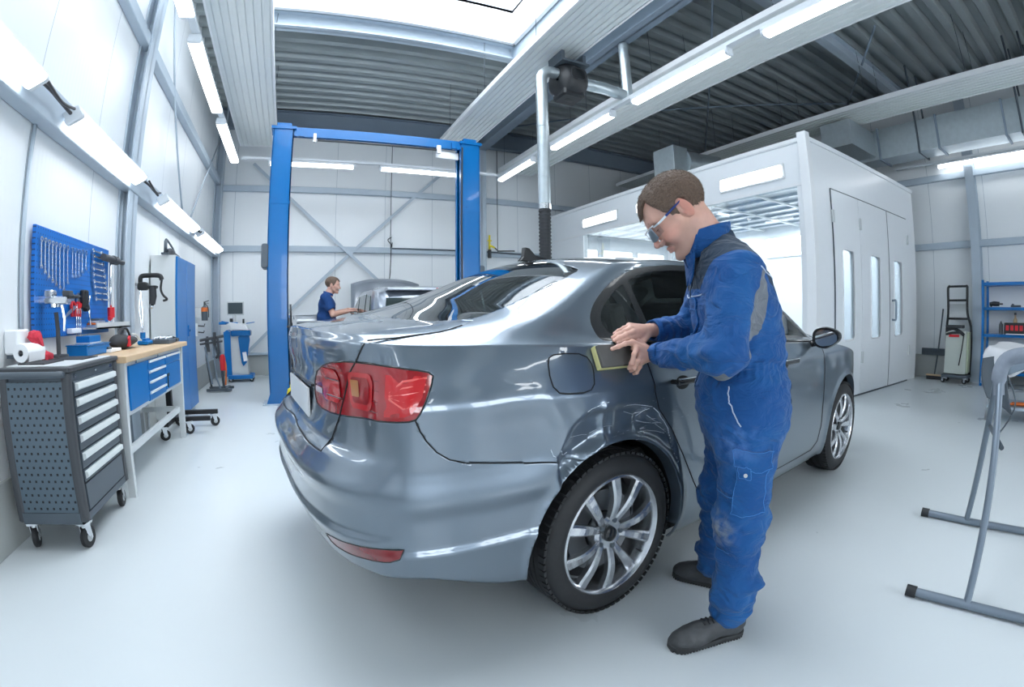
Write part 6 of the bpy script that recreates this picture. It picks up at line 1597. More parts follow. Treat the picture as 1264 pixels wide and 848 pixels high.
# dusty worn patch on the near knee and thigh
def dust(center, rad, col, strength):
    global mx
    b = nt.nodes['Principled BSDF']; mp = nt.nodes.new('ShaderNodeMapping'); mp.inputs['Location'].default_value = tuple(-c/r for c, r in zip(center, rad)); mp.inputs['Scale'].default_value = tuple(1/r for r in rad)
    nt.links.new(tc.outputs['Object'], mp.inputs['Vector']); ln = nt.nodes.new('ShaderNodeVectorMath'); ln.operation = 'LENGTH'; nt.links.new(mp.outputs['Vector'], ln.inputs[0])
    nz = nt.nodes.new('ShaderNodeTexNoise'); nz.inputs['Scale'].default_value = 30; nz.inputs['Detail'].default_value = 6; nt.links.new(tc.outputs['Object'], nz.inputs['Vector'])
    r = nt.nodes.new('ShaderNodeMapRange'); r.inputs['From Min'].default_value = 1; r.inputs['From Max'].default_value = .2; r.inputs['To Max'].default_value = strength; nt.links.new(ln.outputs['Value'], r.inputs['Value'])
    mu = nt.nodes.new('ShaderNodeMath'); mu.operation = 'MULTIPLY'; nt.links.new(r.outputs['Result'], mu.inputs[0]); rz_ = nt.nodes.new('ShaderNodeMapRange'); rz_.inputs['From Min'].default_value = .38; rz_.inputs['From Max'].default_value = .62; nt.links.new(nz.outputs['Fac'], rz_.inputs['Value']); nt.links.new(rz_.outputs['Result'], mu.inputs[1])
    m2 = nt.nodes.new('ShaderNodeMix'); m2.data_type = 'RGBA'; m2.inputs['B'].default_value = (*col,1); nt.links.new(mu.outputs[0], m2.inputs['Factor']); nt.links.new(mx.outputs['Result'], m2.inputs['A']); nt.links.new(m2.outputs['Result'], b.inputs['Base Color']); mx = m2
dust((.09,.16,.44), (.06,.09,.075), (.36,.38,.37), .85); dust((.07,.18,.74), (.10,.09,.10), (.08,.20,.50), .9)
cloth_mat('overall_navy', (.010,.030,.062), (.018,.050,.090)); cloth_mat('overall_grey', (.14,.15,.17), (.18,.19,.21)); mat('piping', (.45,.52,.64), .6); mat('thread', (.06,.22,.55), .8); mat('tshirt', (.006,.008,.012), .9)
mat('shoe', (.055,.058,.062), .6, noise=.7, nscale=22, bump=.25); mat('shoe_sole', (.030,.032,.034), .75, noise=.3, nscale=30)
mat('lace', (.02,.02,.022), .8); thin_glass('goggle_lens', (.74,.78,.80), refl=1.); mat('goggle_frame', (.01,.03,.16), .25); mat('goggle_clear', (.75,.80,.84), .15)

MAN = thing('person', 'man in blue coverall and safety glasses sanding the car body with both hands', 'person', (1.42, 1.03, 0), math.radians(137.842))
e1 = np.array([.6455,.761,0]); bn = np.array([-.6925,.587,.41]); e2 = np.array([.312,-.265,.91]); B0 = np.array([.456,.004,1.013])+e1*.020-e2*.008
# --- joints (forward, left, up)
hipL, hipR = (.015,.085,.86), (.03,-.09,.86); kneeL, kneeR = (.018,.12,.46), (.045,-.15,.46); ankL, ankR = (.012,.155,.09), (.035,-.20,.09)
shL, shR = (.085,.175,1.285), (.12,-.17,1.275); elL, elR = (.135,.235,1.035), (.20,-.25,1.085)
wrL = B0+bn*.055-e1*.108-e2*.022; wrR = B0+bn*.050-e1*.135+e2*.072
HC = np.array([.252,.035,1.492]); TH = math.radians(40); HS = 1.13; YAW = math.radians(4); ROLL = 0
RH = rotm(0, TH, 0); RH = rotm(0,0,YAW) @ RH
def to_head(P): return ((P-HC)@RH)/HS
def from_head(p): return HC+(RH@(np.asarray(p, float)*HS))
# --- skin
hd = lambda P: su(head_sdf(to_head(P))*HS, cap(P, from_head((-.028,0,-.045)), (.125,.0,1.36), .062, .072), .03)
def body_fn(P):
    d = cap(P, (.03,0,.93), (.06,0,1.08), .115, .12, (1,.8,1)); d = su(d, cap(P, (.07,0,1.1), (.10,0,1.28), .12, .11, (1.1,.72,1)), .05)
    for h, k, a in ((hipL, kneeL, ankL), (hipR, kneeR, ankR)): d = su(d, su(cap(P, h, k, .078, .052), cap(P, k, a, .050, .036), .03), .04)
    for s, e in ((shL, elL), (shR, elR)): d = su(d, cap(P, s, e, .050, .038), .03)
    d = su(d, cap(P, (.10,0,1.28), (.13,.0,1.38), .07, .062), .05)
    return d
def arm_fn(P): return su(cap(P, elL, wrL, .036, .026), 9+0*P[...,0], .01)
def T(*q): return B0+e1*q[0]+e2*q[1]+bn*q[2]
# left hand, back towards the viewer, index stretched along the block, the others curl over its lower edge
mL = [T(-.018,.026,.060), T(-.022,.002,.064), T(-.032,-.022,.058), T(-.044,-.042,.047)]
fL = [[T(.012,.026,.051), T(.036,.022,.038), T(.060,.018,.0285)],
      [T(.004,-.020,.068), T(.010,-.046,.050), T(.006,-.056,.028)],
      [T(-.010,-.042,.062), T(-.006,-.062,.040), T(-.010,-.064,.018)],
      [T(-.028,-.060,.048), T(-.026,-.074,.028), T(-.030,-.073,.010)]]
tL = [wrL+e1*.018+e2*.020-bn*.004, T(-.062,.040,.040), T(-.034,.048,.030), T(-.008,.046,.027)]
handL = lambda P: su(hand_sdf(P, wrL, mL, fL, tL, bn), cap(P, wrL-e1*.01, wrL-(wrL-np.array(elL))*.35, .025, .031, None), .014)
# right hand lies flat on the upper edge of the block, fingers forwards
mR = [T(-.052,.050,.046), T(-.048,.068,.050), T(-.052,.086,.044), T(-.060,.100,.034)]
fR = [[T(-.018,.046,.047), T(.004,.042,.034), T(.022,.040,.027)],
      [T(-.012,.060,.048), T(.014,.054,.034), T(.034,.050,.026)],
      [T(-.016,.076,.040), T(.008,.070,.026), T(.026,.064,.016)],
      [T(-.028,.092,.030), T(-.008,.086,.020), T(.008,.080,.012)]]
tR = [wrR+e1*.018-e2*.018, T(-.085,.030,.046), T(-.062,.018,.042), T(-.040,.012,.032)]
handR = lambda P: su(hand_sdf(P, wrR, mR, fR, tR, bn), cap(P, wrR-e1*.01, wrR-(wrR-np.array(elR))*.35, .025, .031), .014)
def box_of(pts, r): a = np.array(pts); return a.min(0)-r, a.max(0)+r
Vb, Qb = nets(body_fn, (-.18,-.36,.02), (.36,.36,1.46), .014)
lo, hi = box_of([from_head(p) for p in ((-.12,-.1,.14),(.13,.1,-.11),(-.1,.1,-.1),(.1,-.1,.14))]+[(.125,0,1.36)], .035)
Vh, Qh = nets(hd, lo, hi, .0026); Vh = smooth_mesh(Vh, Qh, 1, .4)
HL = to_head(Vh[Qh].mean(1))
lips = (HL[:,0] > .080) & (np.abs(HL[:,1]) < .024) & (HL[:,2] > -.073+.18*np.abs(HL[:,1])) & (HL[:,2] < -.0515-.2*np.abs(HL[:,1])) & (HL[:,0] > .088-.25*np.abs(HL[:,1]))
lo, hi = box_of([wrL, *mL, *[q for f_ in fL for q in f_], *tL, wrL-(wrL-np.array(elL))*.3], .032); V1, Q1 = nets(handL, lo, hi, .0019)
lo, hi = box_of([wrR, *mR, *[q for f_ in fR for q in f_], *tR, wrR-(wrR-np.array(elR))*.3], .032); V2, Q2 = nets(handR, lo, hi, .0019)
body = mesh_from('body', [(Vb,Qb,0),(Vh,Qh,lips.astype(int)),(V1,Q1,0),(V2,Q2,0)], ['skin','lip'], MAN)
def tone(o, start, P):
    # natural colour of the skin: redder cheeks, nose, ears; beard shadow on the jaw
    a = np.abs(P[:,1]); red = np.exp(-(((P[:,0]-.07)/.03)**2+((a-.045)/.025)**2+((P[:,2]+.02)/.03)**2))+.9*np.exp(-(((P[:,0]-.115)/.018)**2+(a/.015)**2+((P[:,2]+.022)/.02)**2))+1.0*sst(.078,.086,a)*(P[:,0] < .02)
    st_ = sst(-.030,-.055,P[:,2]+.25*np.maximum(0, .02-P[:,0])*0)*sst(-.02,.01,P[:,0])*sst(-.14,-.11,P[:,2])
    me = o.data; at = me.color_attributes.new('tone', 'FLOAT_COLOR', 'POINT'); c = np.zeros((len(me.vertices),4)); c[:,3] = 1; c[start:start+len(P),0] = np.clip(red,0,1); c[start:start+len(P),1] = np.clip(st_,0,1); at.data.foreach_set('color', c.ravel())
tone(body, len(Vb), to_head(Vh))
sm_ = M['skin']; nt2 = sm_.node_tree; b2_ = nt2.nodes['Principled BSDF']; at_ = nt2.nodes.new('ShaderNodeAttribute'); at_.attribute_name = 'tone'; sp_ = nt2.nodes.new('ShaderNodeSeparateColor'); nt2.links.new(at_.outputs['Color'], sp_.inputs[0]); src = b2_.inputs['Base Color'].links[0].from_socket
for ch_, cc, kk in ((0,(.60,.20,.155),.55),(1,(.33,.215,.175),.45)):
    mm = nt2.nodes.new('ShaderNodeMath'); mm.operation = 'MULTIPLY'; mm.inputs[1].default_value = kk; nt2.links.new(sp_.outputs[ch_], mm.inputs[0]); xx_ = nt2.nodes.new('ShaderNodeMix'); xx_.data_type = 'RGBA'; xx_.inputs['B'].default_value = (*cc,1); nt2.links.new(mm.outputs[0], xx_.inputs['Factor']); nt2.links.new(src, xx_.inputs['A']); src = xx_.outputs['Result']
nt2.links.new(src, b2_.inputs['Base Color'])
lo, hi = box_of([from_head(p) for p in ((-.13,-.1,.15),(.1,.1,-.08),(-.1,.1,-.08),(.1,-.1,.15))], .01)
Vq, Qq = nets(lambda P: hair_sdf(to_head(P), 2)*HS, lo, hi, .0026); hr = mesh_from('hair', [(Vq,Qq,0)], ['hair'], MAN)
fuzz(Vq, Qq, 14000, .0085, lambda p: np.tile(RH@np.array([.9,0,-.35]), (len(p),1)), hr, 'hair_strands', 'hair')
eb = MB()
for s_ in (-1,1):
    eb = MB().tube([tuple(from_head(q)) for q in ((.093,s_*.014,.035),(.094,s_*.028,.040),(.084,s_*.046,.036))], [.0022,.0034,.0016], n=8); eb.build('eyebrow', 'hair', MAN)
    MB().tube([tuple(from_head(q)) for q in ((.088,s_*.021,.008),(.0925,s_*.033,.0065),(.085,s_*.046,.008))], [.0010,.0014,.0008], n=6).build('eyelashes', 'hair', MAN)
for f_, m in ((fL, mL),(fR, mR)):
    for i, ch in enumerate(f_):
        if f_ is fL and i > 0: continue
        d_ = ch[-1]-ch[-2]; nail_patch(ch[-1]-d_*.0, d_, bn, .0074, body)
# --- coverall
def fold(P, seed=3):
    Q = P.copy(); w = .03*vnoise(P, 9, seed); Q2 = P+w[...,None]
    n = vnoise(Q2*np.array([1.,1.,2.1]), 15, seed)*.6+vnoise(Q2*np.array([1.,1.,1.8]), 34, seed+1)*.28
    return n
def cov(P):
    # torso: baggy jacket part gathered at the waist
    d = ell(P, (.030,0,.90), (.165,.185,.17)); d = su(d, cap(P, (.026,-.05,.80), (.026,.05,.80), .150), .06)
    d = su(d, cap(P, (.030,-.035,1.02), (.030,.035,1.02), .138), .05)
    d = su(d, cap(P, (.065,-.055,1.17), (.065,.055,1.17), .150), .07); d = su(d, cap(P, (.095,-.07,1.28), (.095,.07,1.28), .105), .07)
    d = su(d, cap(P, (.10,-.11,1.315), (.10,.11,1.315), .068), .06); d = su(d, cap(P, (.10,0,1.33), (.115,0,1.39), .088, .070), .04)
    for h, k, a, kk in ((hipL, kneeL, ankL, 0), (hipR, kneeR, ankR, 1)):
        h, k, a = map(np.array, (h, k, a))
        leg = su(cap(P, h-(0,0,.06), k, .112, .086), cap(P, k, a+(.006,0,.02), .084, .074), .05)
        leg = su(leg, ell(P, k-(0.0,0,.0)+(.012,0,0), (.09,.085,.08)), .03)
        leg = su(leg, ell(P, a+np.array([.008,0,.085]), (.082,.080,.040)), .018); leg = su(leg, ell(P, a+np.array([-.012,0,.155]), (.084,.080,.035)), .018)
        leg = np.maximum(leg, (a[2]-.028)-P[...,2])
        d = su(d, leg, .05)
    return d
def sleeve(P):
    d = None
    for s, e, w, k in ((np.array(shL), np.array(elL), wrL, 0), (np.array(shR), np.array(elR), wrR, 1)):
        u = (w-e)/np.linalg.norm(w-e); end = w-u*.030
        q = su(cap(P, s+(0,-.02 if k == 0 else .02,0), e, .086, .067), cap(P, e, end, .066, .043), .035)
        q = np.maximum(q, (P-end)@u)
        d = q if d is None else np.minimum(d, q)
    return d
def coverall(P):
    a = cov(P); b = sleeve(P); d = su(a, b, .045)
    n = fold(P)
    z = P[...,2]
    amp = .0105+.008*np.exp(-((z-1.0)/.05)**2)+.009*np.exp(-((z-.20)/.09)**2)+.009*np.exp(-((z-.47)/.10)**2)
    d = d-amp*n-.0022*vnoise(P, 60, 5)
    # gathers at the elastic waist
    th = np.arctan2(P[...,1], P[...,0]-.03); wz = np.exp(-((z-.975)/.030)**2); d = d+wz*(.006+.004*np.sin(46*th))*(b > .01)
    for s, e, w in ((shL, elL, wrL), (shR, elR, wrR)):
        e = np.array(e); r = np.linalg.norm(P-e, axis=-1); d = d-.006*np.exp(-(r/.10)**2)*np.sin(P[...,2]*75+P[...,0]*90+4*vnoise(P, 8, 9))
        u = (w-e)/np.linalg.norm(w-e); t = (P-e)@u; d = d-.0035*np.sin(t*150+3*vnoise(P, 12, 4))*sst(.05,.12,t)*(1-sst(.17,.20,t))*(np.linalg.norm(P-e-t[...,None]*u, axis=-1) < .09)
    # open neck
    d = sd(d, cap(P, (.115,.0,1.36), (.26,.03,1.53), .060, .085), .012)
    return d
Vc, Qc = nets(coverall, (-.20,-.37,.03), (.50,.37,1.47), .0068)
Vc = smooth_mesh(Vc, Qc, 1, .5)
FCc = Vc[Qc].mean(1); x, y, z = FCc.T; NRM = vnormals(Vc, Qc)[Qc[:,0]]
dsl = sleeve(FCc); dtor = cov(FCc); tors = (z > .95)
armL = cap(FCc, shL, elL, .0)
# shoulder yoke: over the back, shoulders and upper chest, bounded by the sleeve seam
sl_seam = np.abs(y)-np.clip(.155+.75*(z-1.27), .09, .215)
yoke = (z > 1.205+.25*(x-.10)) & (sl_seam < .0) & (z > 1.22-.22*np.clip(.14-x, -.2, .35))
mi = np.where(yoke, 1, 0)
# grey stripe down the back of the sleeve to the elbow and on the underside of the forearm
for s, e, w, sg in ((np.array(shL), np.array(elL), wrL, 1), (np.array(shR), np.array(elR), wrR, -1)):
    ax_ = (e-s)/np.linalg.norm(e-s); t = (FCc-s)@ax_; rr = FCc-s-t[:,None]*ax_; r_ = np.linalg.norm(rr, axis=1); dirn = rr/(r_[:,None]+1e-9)
    bk = np.array([-.97,.12*sg,0]); bk = bk-ax_*(bk@ax_); bk /= np.linalg.norm(bk); ang = np.arccos(np.clip(dirn@bk, -1, 1))
    wd = .30*np.sin(np.clip((t+.03)/.34, 0, 1)*PI)+.10
    st = (ang < wd) & (t > -.02) & (t < .27) & (r_ < .11) & (np.sign(y) == sg) & (np.abs(y) > .10)
    ax2 = (w-e)/np.linalg.norm(w-e); t2 = (FCc-e)@ax2; r2v = FCc-e-t2[:,None]*ax2; r2 = np.linalg.norm(r2v, axis=1); bk2 = np.array([-.25,.25*sg,-.9]); bk2 = bk2-ax2*(bk2@ax2); bk2 /= np.linalg.norm(bk2)
    an2 = np.arccos(np.clip((r2v/(r2[:,None]+1e-9))@bk2, -1, 1)); st2 = (an2 < .42*(1-t2/.13)) & (t2 > -.02) & (t2 < .12) & (r2 < .085) & (np.sign(y) == sg)
    mi[st | st2] = 2
def zones(P):
    x, y, z = P.T; a = np.abs(y); s1 = np.minimum.reduce([z-(1.205+.25*(x-.10)), -(a-np.clip(.155+.75*(z-1.27), .09, .215)), z-(1.22-.22*np.clip(.14-x, -.2, .35))])
    s2 = np.full(len(P), -1.)
    for s, e, w, sg in ((np.array(shL), np.array(elL), wrL, 1), (np.array(shR), np.array(elR), wrR, -1)):
        ax_ = (e-s)/np.linalg.norm(e-s); t = (P-s)@ax_; rr = P-s-t[:,None]*ax_; r_ = np.linalg.norm(rr, axis=1); bk = np.array([-.97,.12*sg,0]); bk = bk-ax_*(bk@ax_); bk /= np.linalg.norm(bk); ang = np.arccos(np.clip((rr/(r_[:,None]+1e-9))@bk, -1, 1))
        f1 = np.minimum.reduce([(.30*np.sin(np.clip((t+.03)/.34, 0, 1)*PI)+.10-ang)*.08, t+.02, .27-t, .115-r_, sg*y-.10])
        ax2 = (w-e)/np.linalg.norm(w-e); t2 = (P-e)@ax2; v2 = P-e-t2[:,None]*ax2; r2 = np.linalg.norm(v2, axis=1); b2 = np.array([-.25,.38*sg,-.85]); b2 = b2-ax2*(b2@ax2); b2 /= np.linalg.norm(b2); a2 = np.arccos(np.clip((v2/(r2[:,None]+1e-9))@b2, -1, 1))
        f2 = np.minimum.reduce([(.46*(1-t2/.20)-a2)*.07, t2+.03, .18-t2, .085-r2, sg*y])
        s2 = np.maximum(s2, np.maximum(f1, f2))
    return s1, s2
mi[:] = 0
cv = mesh_from('coverall', [(Vc,Qc,mi)], ['overall_blue','overall_navy','overall_grey'], MAN)
z1_, z2_ = zones(Vc); at = cv.data.color_attributes.new('zones', 'FLOAT_COLOR', 'POINT'); cc_ = np.ones((len(Vc),4)); cc_[:,0] = z1_*10+.5; cc_[:,1] = z2_*10+.5; at.data.foreach_set('color', cc_.ravel())
ntz = M['overall_blue'].node_tree; bz = ntz.nodes['Principled BSDF']; az = ntz.nodes.new('ShaderNodeAttribute'); az.attribute_name = 'zones'; sz = ntz.nodes.new('ShaderNodeSeparateColor'); ntz.links.new(az.outputs['Color'], sz.inputs[0]); src = bz.inputs['Base Color'].links[0].from_socket
for ch_, cc in ((0,(.006,.024,.052)),(1,(.15,.165,.19))):
    gt = ntz.nodes.new('ShaderNodeMath'); gt.operation = 'GREATER_THAN'; gt.inputs[1].default_value = .5; ntz.links.new(sz.outputs[ch_], gt.inputs[0]); lt2 = ntz.nodes.new('ShaderNodeMath'); lt2.operation = 'LESS_THAN'; lt2.inputs[1].default_value = .999+5; ntz.links.new(sz.outputs[ch_], lt2.inputs[0])
    mq = ntz.nodes.new('ShaderNodeMix'); mq.data_type = 'RGBA'; mq.inputs['B'].default_value = (*cc,1); ntz.links.new(gt.outputs[0], mq.inputs['Factor']); ntz.links.new(src, mq.inputs['A']); src = mq.outputs['Result']
# only the coverall mesh itself carries the zones; its collar, cuffs and pockets stay plain
zmat = M['overall_blue'].copy(); zmat.name = 'overall_panels'; zb2 = zmat.node_tree; 
ntz.links.new(src, bz.inputs['Base Color']); zmat2 = M['overall_blue'].copy(); cv.data.materials[0] = zmat2
ntz.links.new([l for l in [mx.outputs['Result']]][0], bz.inputs['Base Color']); bpy.data.materials.remove(zmat)
TREE = BVHTree.FromPolygons([tuple(v) for v in Vc], [tuple(q) for q in Qc])
def on_cloth(p, out=.0012):
    loc, nor, _, _ = TREE.find_nearest(Vector(p)); 
    if nor.dot(Vector(p)-loc) < 0 and False: nor = -nor
    return loc+nor*out
def stitch(pts, r=.0022, m='piping', name='piping', out=.001, n=10):
    P_ = spline(pts, n); return MB().tube([on_cloth(p, out) for p in P_], r, n=6).build(name, m, cv)
for sg in (1, -1):
    stitch([(.245,sg*.03,1.215),(.22,sg*.09,1.21),(.19,sg*.14,1.215)]); stitch([(-.075,sg*.02,1.26),(-.05,sg*.10,1.27),(-.005,sg*.17,1.285),(.01,sg*.21,1.30)])
    stitch([(.125,sg*.19,.925),(.105,sg*.205,.86),(.07,sg*.215,.80)], r=.0022, n=14)       # slanted side pocket
    stitch([(-.14,sg*.05,.92),(-.15,sg*.05,.80)], r=.0018, m='overall_navy')
# cargo pocket and flap on the near leg, phone pocket with a stud
def patch(c, u, v, w, h, nm, m, th=.004, par=None):
    c, u, v = Vector(c), Vector(u).normalized(), Vector(v).normalized(); n_ = 10; g = []
    for j in range(n_):
        for i in range(n_): g.append(on_cloth(c+u*w*(i/(n_-1)-.5)+v*h*(j/(n_-1)-.5), th))
    gi = [on_cloth(p, -.004) for p in g]; mb = MB(); fs = [(j*n_+i, j*n_+i+1, (j+1)*n_+i+1, (j+1)*n_+i) for j in range(n_-1) for i in range(n_-1)]
    mb.add(g, fs, True); bd = [i for i in range(n_)]+[n_*k+n_-1 for k in range(1, n_)]+[n_*(n_-1)+i for i in range(n_-2, -1, -1)]+[n_*k for k in range(n_-2, 0, -1)]
    L_2 = len(bd); mb.add([g[i] for i in bd]+[gi[i] for i in bd], [(i, (i+1)%L_2, L_2+(i+1)%L_2, L_2+i) for i in range(L_2)], True)
    o = mb.build(nm, m, par or cv)
    edge = [g[i] for i in bd]; MB().tube(edge, .0010, n=5, closed=True).build('stitching', 'thread' if m == 'overall_blue' else m, o); return o
pk = patch((.02,.235,.60), (1,.05,0), (0,-.02,1), .15, .155, 'cargo_pocket', 'overall_blue', .006)
patch((.02,.245,.690), (1,.05,0), (0,-.02,1), .17, .052, 'pocket_flap', 'overall_blue', .011)
ph = patch((.055,.245,.650), (1,.05,0), (0,-.02,1), .060, .038, 'phone_pocket_flap', 'overall_blue', .014)
q = on_cloth((.050,.245,.650), .016); q2 = on_cloth((.050,.245,.650), .020); MB().cyl(q, q2, .0065, n=14).build('stud', 'lightgrey', cv)
patch((.228,.075,1.13), (0,1,0), (.1,0,1), .085, .11, 'chest_pocket', 'overall_blue', .004); patch((.235,.075,1.185), (0,1,0), (.1,0,1), .092, .035, 'pocket_flap', 'overall_blue', .008)
stitch([(.255,.004,1.30),(.262,.004,1.20),(.235,.004,1.08),(.185,.004,1.0),(.18,.004,.90)], r=.003, m='overall_navy', name='zip')
# knee pad seams
stitch([(.11,.10,.56),(.10,.16,.56),(.07,.21,.555)], r=.0012, m='thread'); stitch([(.10,.11,.36),(.09,.16,.36),(.065,.20,.36)], r=.0012, m='thread')
# collar: standing flap round the neck, open in front
nc = np.array([.150,.0,1.375]); ax = np.array([.30,0,.954]); ux = np.array([.954,0,-.30]); uy = np.array([0,1,0])
def collar(u, v, th=0):
    a = .62+(2*PI-1.24)*u; r = .088+.012*v+th+.010*math.cos(a)*(1-v); hgt = (-.020+.088*v)*(1-.0*abs(u-.5))
    flare = .020*v*max(0, math.cos(a))
    p = nc+ux*(math.cos(a)*(r+flare)*1.05)+uy*(math.sin(a)*(r*.93+flare))+ax*hgt*(1.0 if math.cos(a) < .3 else .88)
    return tuple(p)
mb = MB(); mb.grid(lambda u, v: collar(u, v), 40, 8); g2 = MB(); g2.grid(lambda u, v: collar(u, v, -.007), 40, 8); mb.add(g2.v, [f[::-1] for f in g2.f], True)
n1 = 40*8; rim = [(7*40+i, 7*40+i+1, n1+7*40+i+1, n1+7*40+i) for i in range(39)]; mb.f += rim; mb.sm += [True]*len(rim)
for col in (0, 39): mb.f += [(j*40+col, (j+1)*40+col, n1+(j+1)*40+col, n1+j*40+col) for j in range(7)]; mb.sm += [True]*7
mb.build('collar', 'overall_blue', cv, merge=False, sharp=1.2)
# lapel flaps falling open in front
for sg in (1, -1):
    pts = [collar(0 if sg > 0 else 1, 1), collar(.12 if sg > 0 else .88, 1), tuple(on_cloth((.235,sg*.085,1.285), .012)), tuple(on_cloth((.262,sg*.040,1.262), .014)), tuple(on_cloth((.262,sg*.016,1.30), .010))]
    mb = MB(); mid = tuple(np.mean(np.array(pts), 0)+np.array([.006,0,.004])); back = [tuple(np.array(p)-np.array([.004,0,.004])) for p in pts]
    mb.add(pts+[mid], [(i, (i+1)%5, 5) for i in range(5)], True); mb.add(pts+back, [(i, (i+1)%5, 5+(i+1)%5, 5+i) for i in range(5)], True); mb.build('lapel', 'overall_blue', cv)
# dark shirt at the open neck
Vt, Qt = nets(lambda P: np.maximum(np.maximum(cap(P, (.10,0,1.31), (.150,.012,1.40), .082, .066), P[...,2]-1.41+.5*(P[...,0]-.15)), 1.25-P[...,2]), (-.02,-.12,1.24), (.29,.12,1.47), .007)
mesh_from('shirt', [(Vt,Qt,0)], ['tshirt'], MAN)
# cuffs
for e, w in ((elL, wrL), (elR, wrR)):
    u = (w-np.array(e)); u /= np.linalg.norm(u); c0 = w-u*.062; MB().tube([tuple(c0), tuple(w-u*.045), tuple(w-u*.030), tuple(w-u*.018)], [.047,.0455,.043,.041], n=28, cap=False, flat=.9).build('cuff', 'overall_blue', cv).modifiers.new('t', 'SOLIDIFY').thickness = .005
# --- safety glasses
gl = bpy.data.objects.new('safety_glasses', None); COL.objects.link(gl); gl.parent = MAN
for s_ in (-1, 1):
    MB().tube([tuple(from_head(q)) for q in ((-.012,s_*.0835,.026),(.020,s_*.0830,.023),(.050,s_*.0800,.020))], [.0028,.0042,.0046], n=8, flat=.6).build('temple', 'goggle_frame', gl)
    MB().tube([tuple(from_head(q)) for q in ((.050,s_*.0800,.020),(.075,s_*.0740,.018),(.096,s_*.0560,.020))], [.0044,.0040,.0030], n=8, flat=.6).build('temple', 'goggle_clear', gl)
    g = MB(); g.grid(lambda u, v: tuple(from_head((.118-.022*u**2-.012*(u > .85)*(u-.85)*8, s_*(.006+.066*u), .024-.040*v+.010*v*abs(u-.55)*1.4-.003*(1-u)))), 12, 8); g.build('lens', 'goggle_lens', gl)
MB().tube([tuple(from_head(q)) for q in ((.097,-.070,.024),(.113,-.042,.0255),(.119,0,.0245),(.113,.042,.0255),(.097,.070,.024))], .0022, n=8).build('brow_bar', 'goggle_clear', gl)
MB().tube([tuple(from_head(q)) for q in ((.117,-.010,.004),(.120,0,.012),(.117,.010,.004))], .0022, n=8).build('nose_bridge', 'goggle_clear', gl)
# --- safety shoes
def shoe(heel, toe, nm='shoe'):
    h = np.array([heel[0], heel[1], 0]); t = np.array([toe[0], toe[1], 0]); d = (t-h); L = np.linalg.norm(d); d /= L; s = np.array([-d[1], d[0], 0]); R = np.stack([d, s, np.array([0,0,1.])], 1)
    loc = lambda P: (P-h)@R
    def outline(p): # plan half-width along the length
        return .036+.012*np.exp(-((p[...,0]-.20)/.055)**2)+.002*np.exp(-((p[...,0]-.04)/.04)**2)
    def up(P):
        p = loc(P); q = np.stack([p[...,0], p[...,1]/1.0, p[...,2]], -1)
        a = ell(q, (.065,0,.055), (.068,.040,.060)); a = su(a, ell(q, (L-.075,0,.030), (.078,.050,.046)), .03); a = su(a, ell(q, (L-.135,0,.050), (.075,.042,.045)), .03)
        a = su(a, cap(q, (.055,0,.06), (.055,0,.115), .044, .046), .02); a = np.maximum(a, .022-p[...,2]); a = np.maximum(a, p[...,2]-.125)
        return a-.0015*vnoise(P, 70, 3)
    def sole(P):
        p = loc(P); q = p*np.array([1,1,0]); a = np.minimum(np.minimum(cap(q, (.042,0,0), (.08,0,0), .0405), cap(q, (.08,0,0), (L-.055,0,0), .0395, .050)), cap(q, (L-.055,0,0), (L-.048,0,0), .050))
        a = np.maximum(a, np.abs(p[...,2]-.0135)-.0135); g = .003*(np.sin(p[...,0]*2*PI/.012) > .2)*(p[...,2] < .010); return a+g
    lo = np.minimum(h, t)-.06; hi = np.maximum(h, t)+.06; lo[2] = -.004; hi[2] = .14
    V, Q = nets(up, lo, hi, .0036); o = mesh_from(nm, [(V,Q,0)], ['shoe'], MAN); hi[2] = .035
    V, Q = nets(sole, lo, hi, .0030); mesh_from('sole', [(V,Q,0)], ['shoe_sole'], o)
    tr_ = BVHTree.FromPolygons([tuple(v) for v in mesh_v(o)], mesh_f(o))
    for k in range(4):
        x_ = L-.125-.018*k; pts = []
        for yy in np.linspace(-.020, .020, 7):
            p = h+R@np.array([x_+.004*(yy > 0), yy, .13]); hit = tr_.ray_cast(Vector(p), Vector((0,0,-1)))
            if hit[0]: pts.append(hit[0]+Vector((0,0,.0015)))
        if len(pts) > 2: MB().tube(pts, .0032, n=6).build('lace', 'lace', o)
    return o
def mesh_v(o): return [v.co[:] for v in o.data.vertices]
def mesh_f(o): return [tuple(p.vertices) for p in o.data.polygons]
shoe((-.045,.135), (.228,.262)); shoe((-.025,-.170), (.205,-.275))
# --- sanding block, held
mat('pad_grey', (.105,.10,.095), .8, noise=.15, nscale=30, bump=.2); mat('pad_foam', (.58,.55,.26), .85, noise=.1, nscale=60, bump=.3)
Rb = Matrix((-e1, e2, bn)).transposed()
q = MAN.matrix_basis @ Vector(B0); SB = thing('sanding_block', 'yellow foam sanding block with grey top held against the car by the mechanic', 'sanding block', (0,0,0))
wm = Matrix.Rotation(math.radians(137.842), 3, 'Z') @ Rb; bw = Matrix.Rotation(math.radians(137.842), 3, 'Z') @ Vector(B0)+Vector((1.42,1.03,0))
SB.location = bw; SB.rotation_euler = wm.to_euler()
MB().rbox((0,0,-.008), (.228,.084,.022), .006, axis=2).build('foam', 'pad_foam', SB); MB().rbox((0,0,.010), (.224,.080,.014), .005, axis=2).build('grip_top', 'pad_grey', SB)
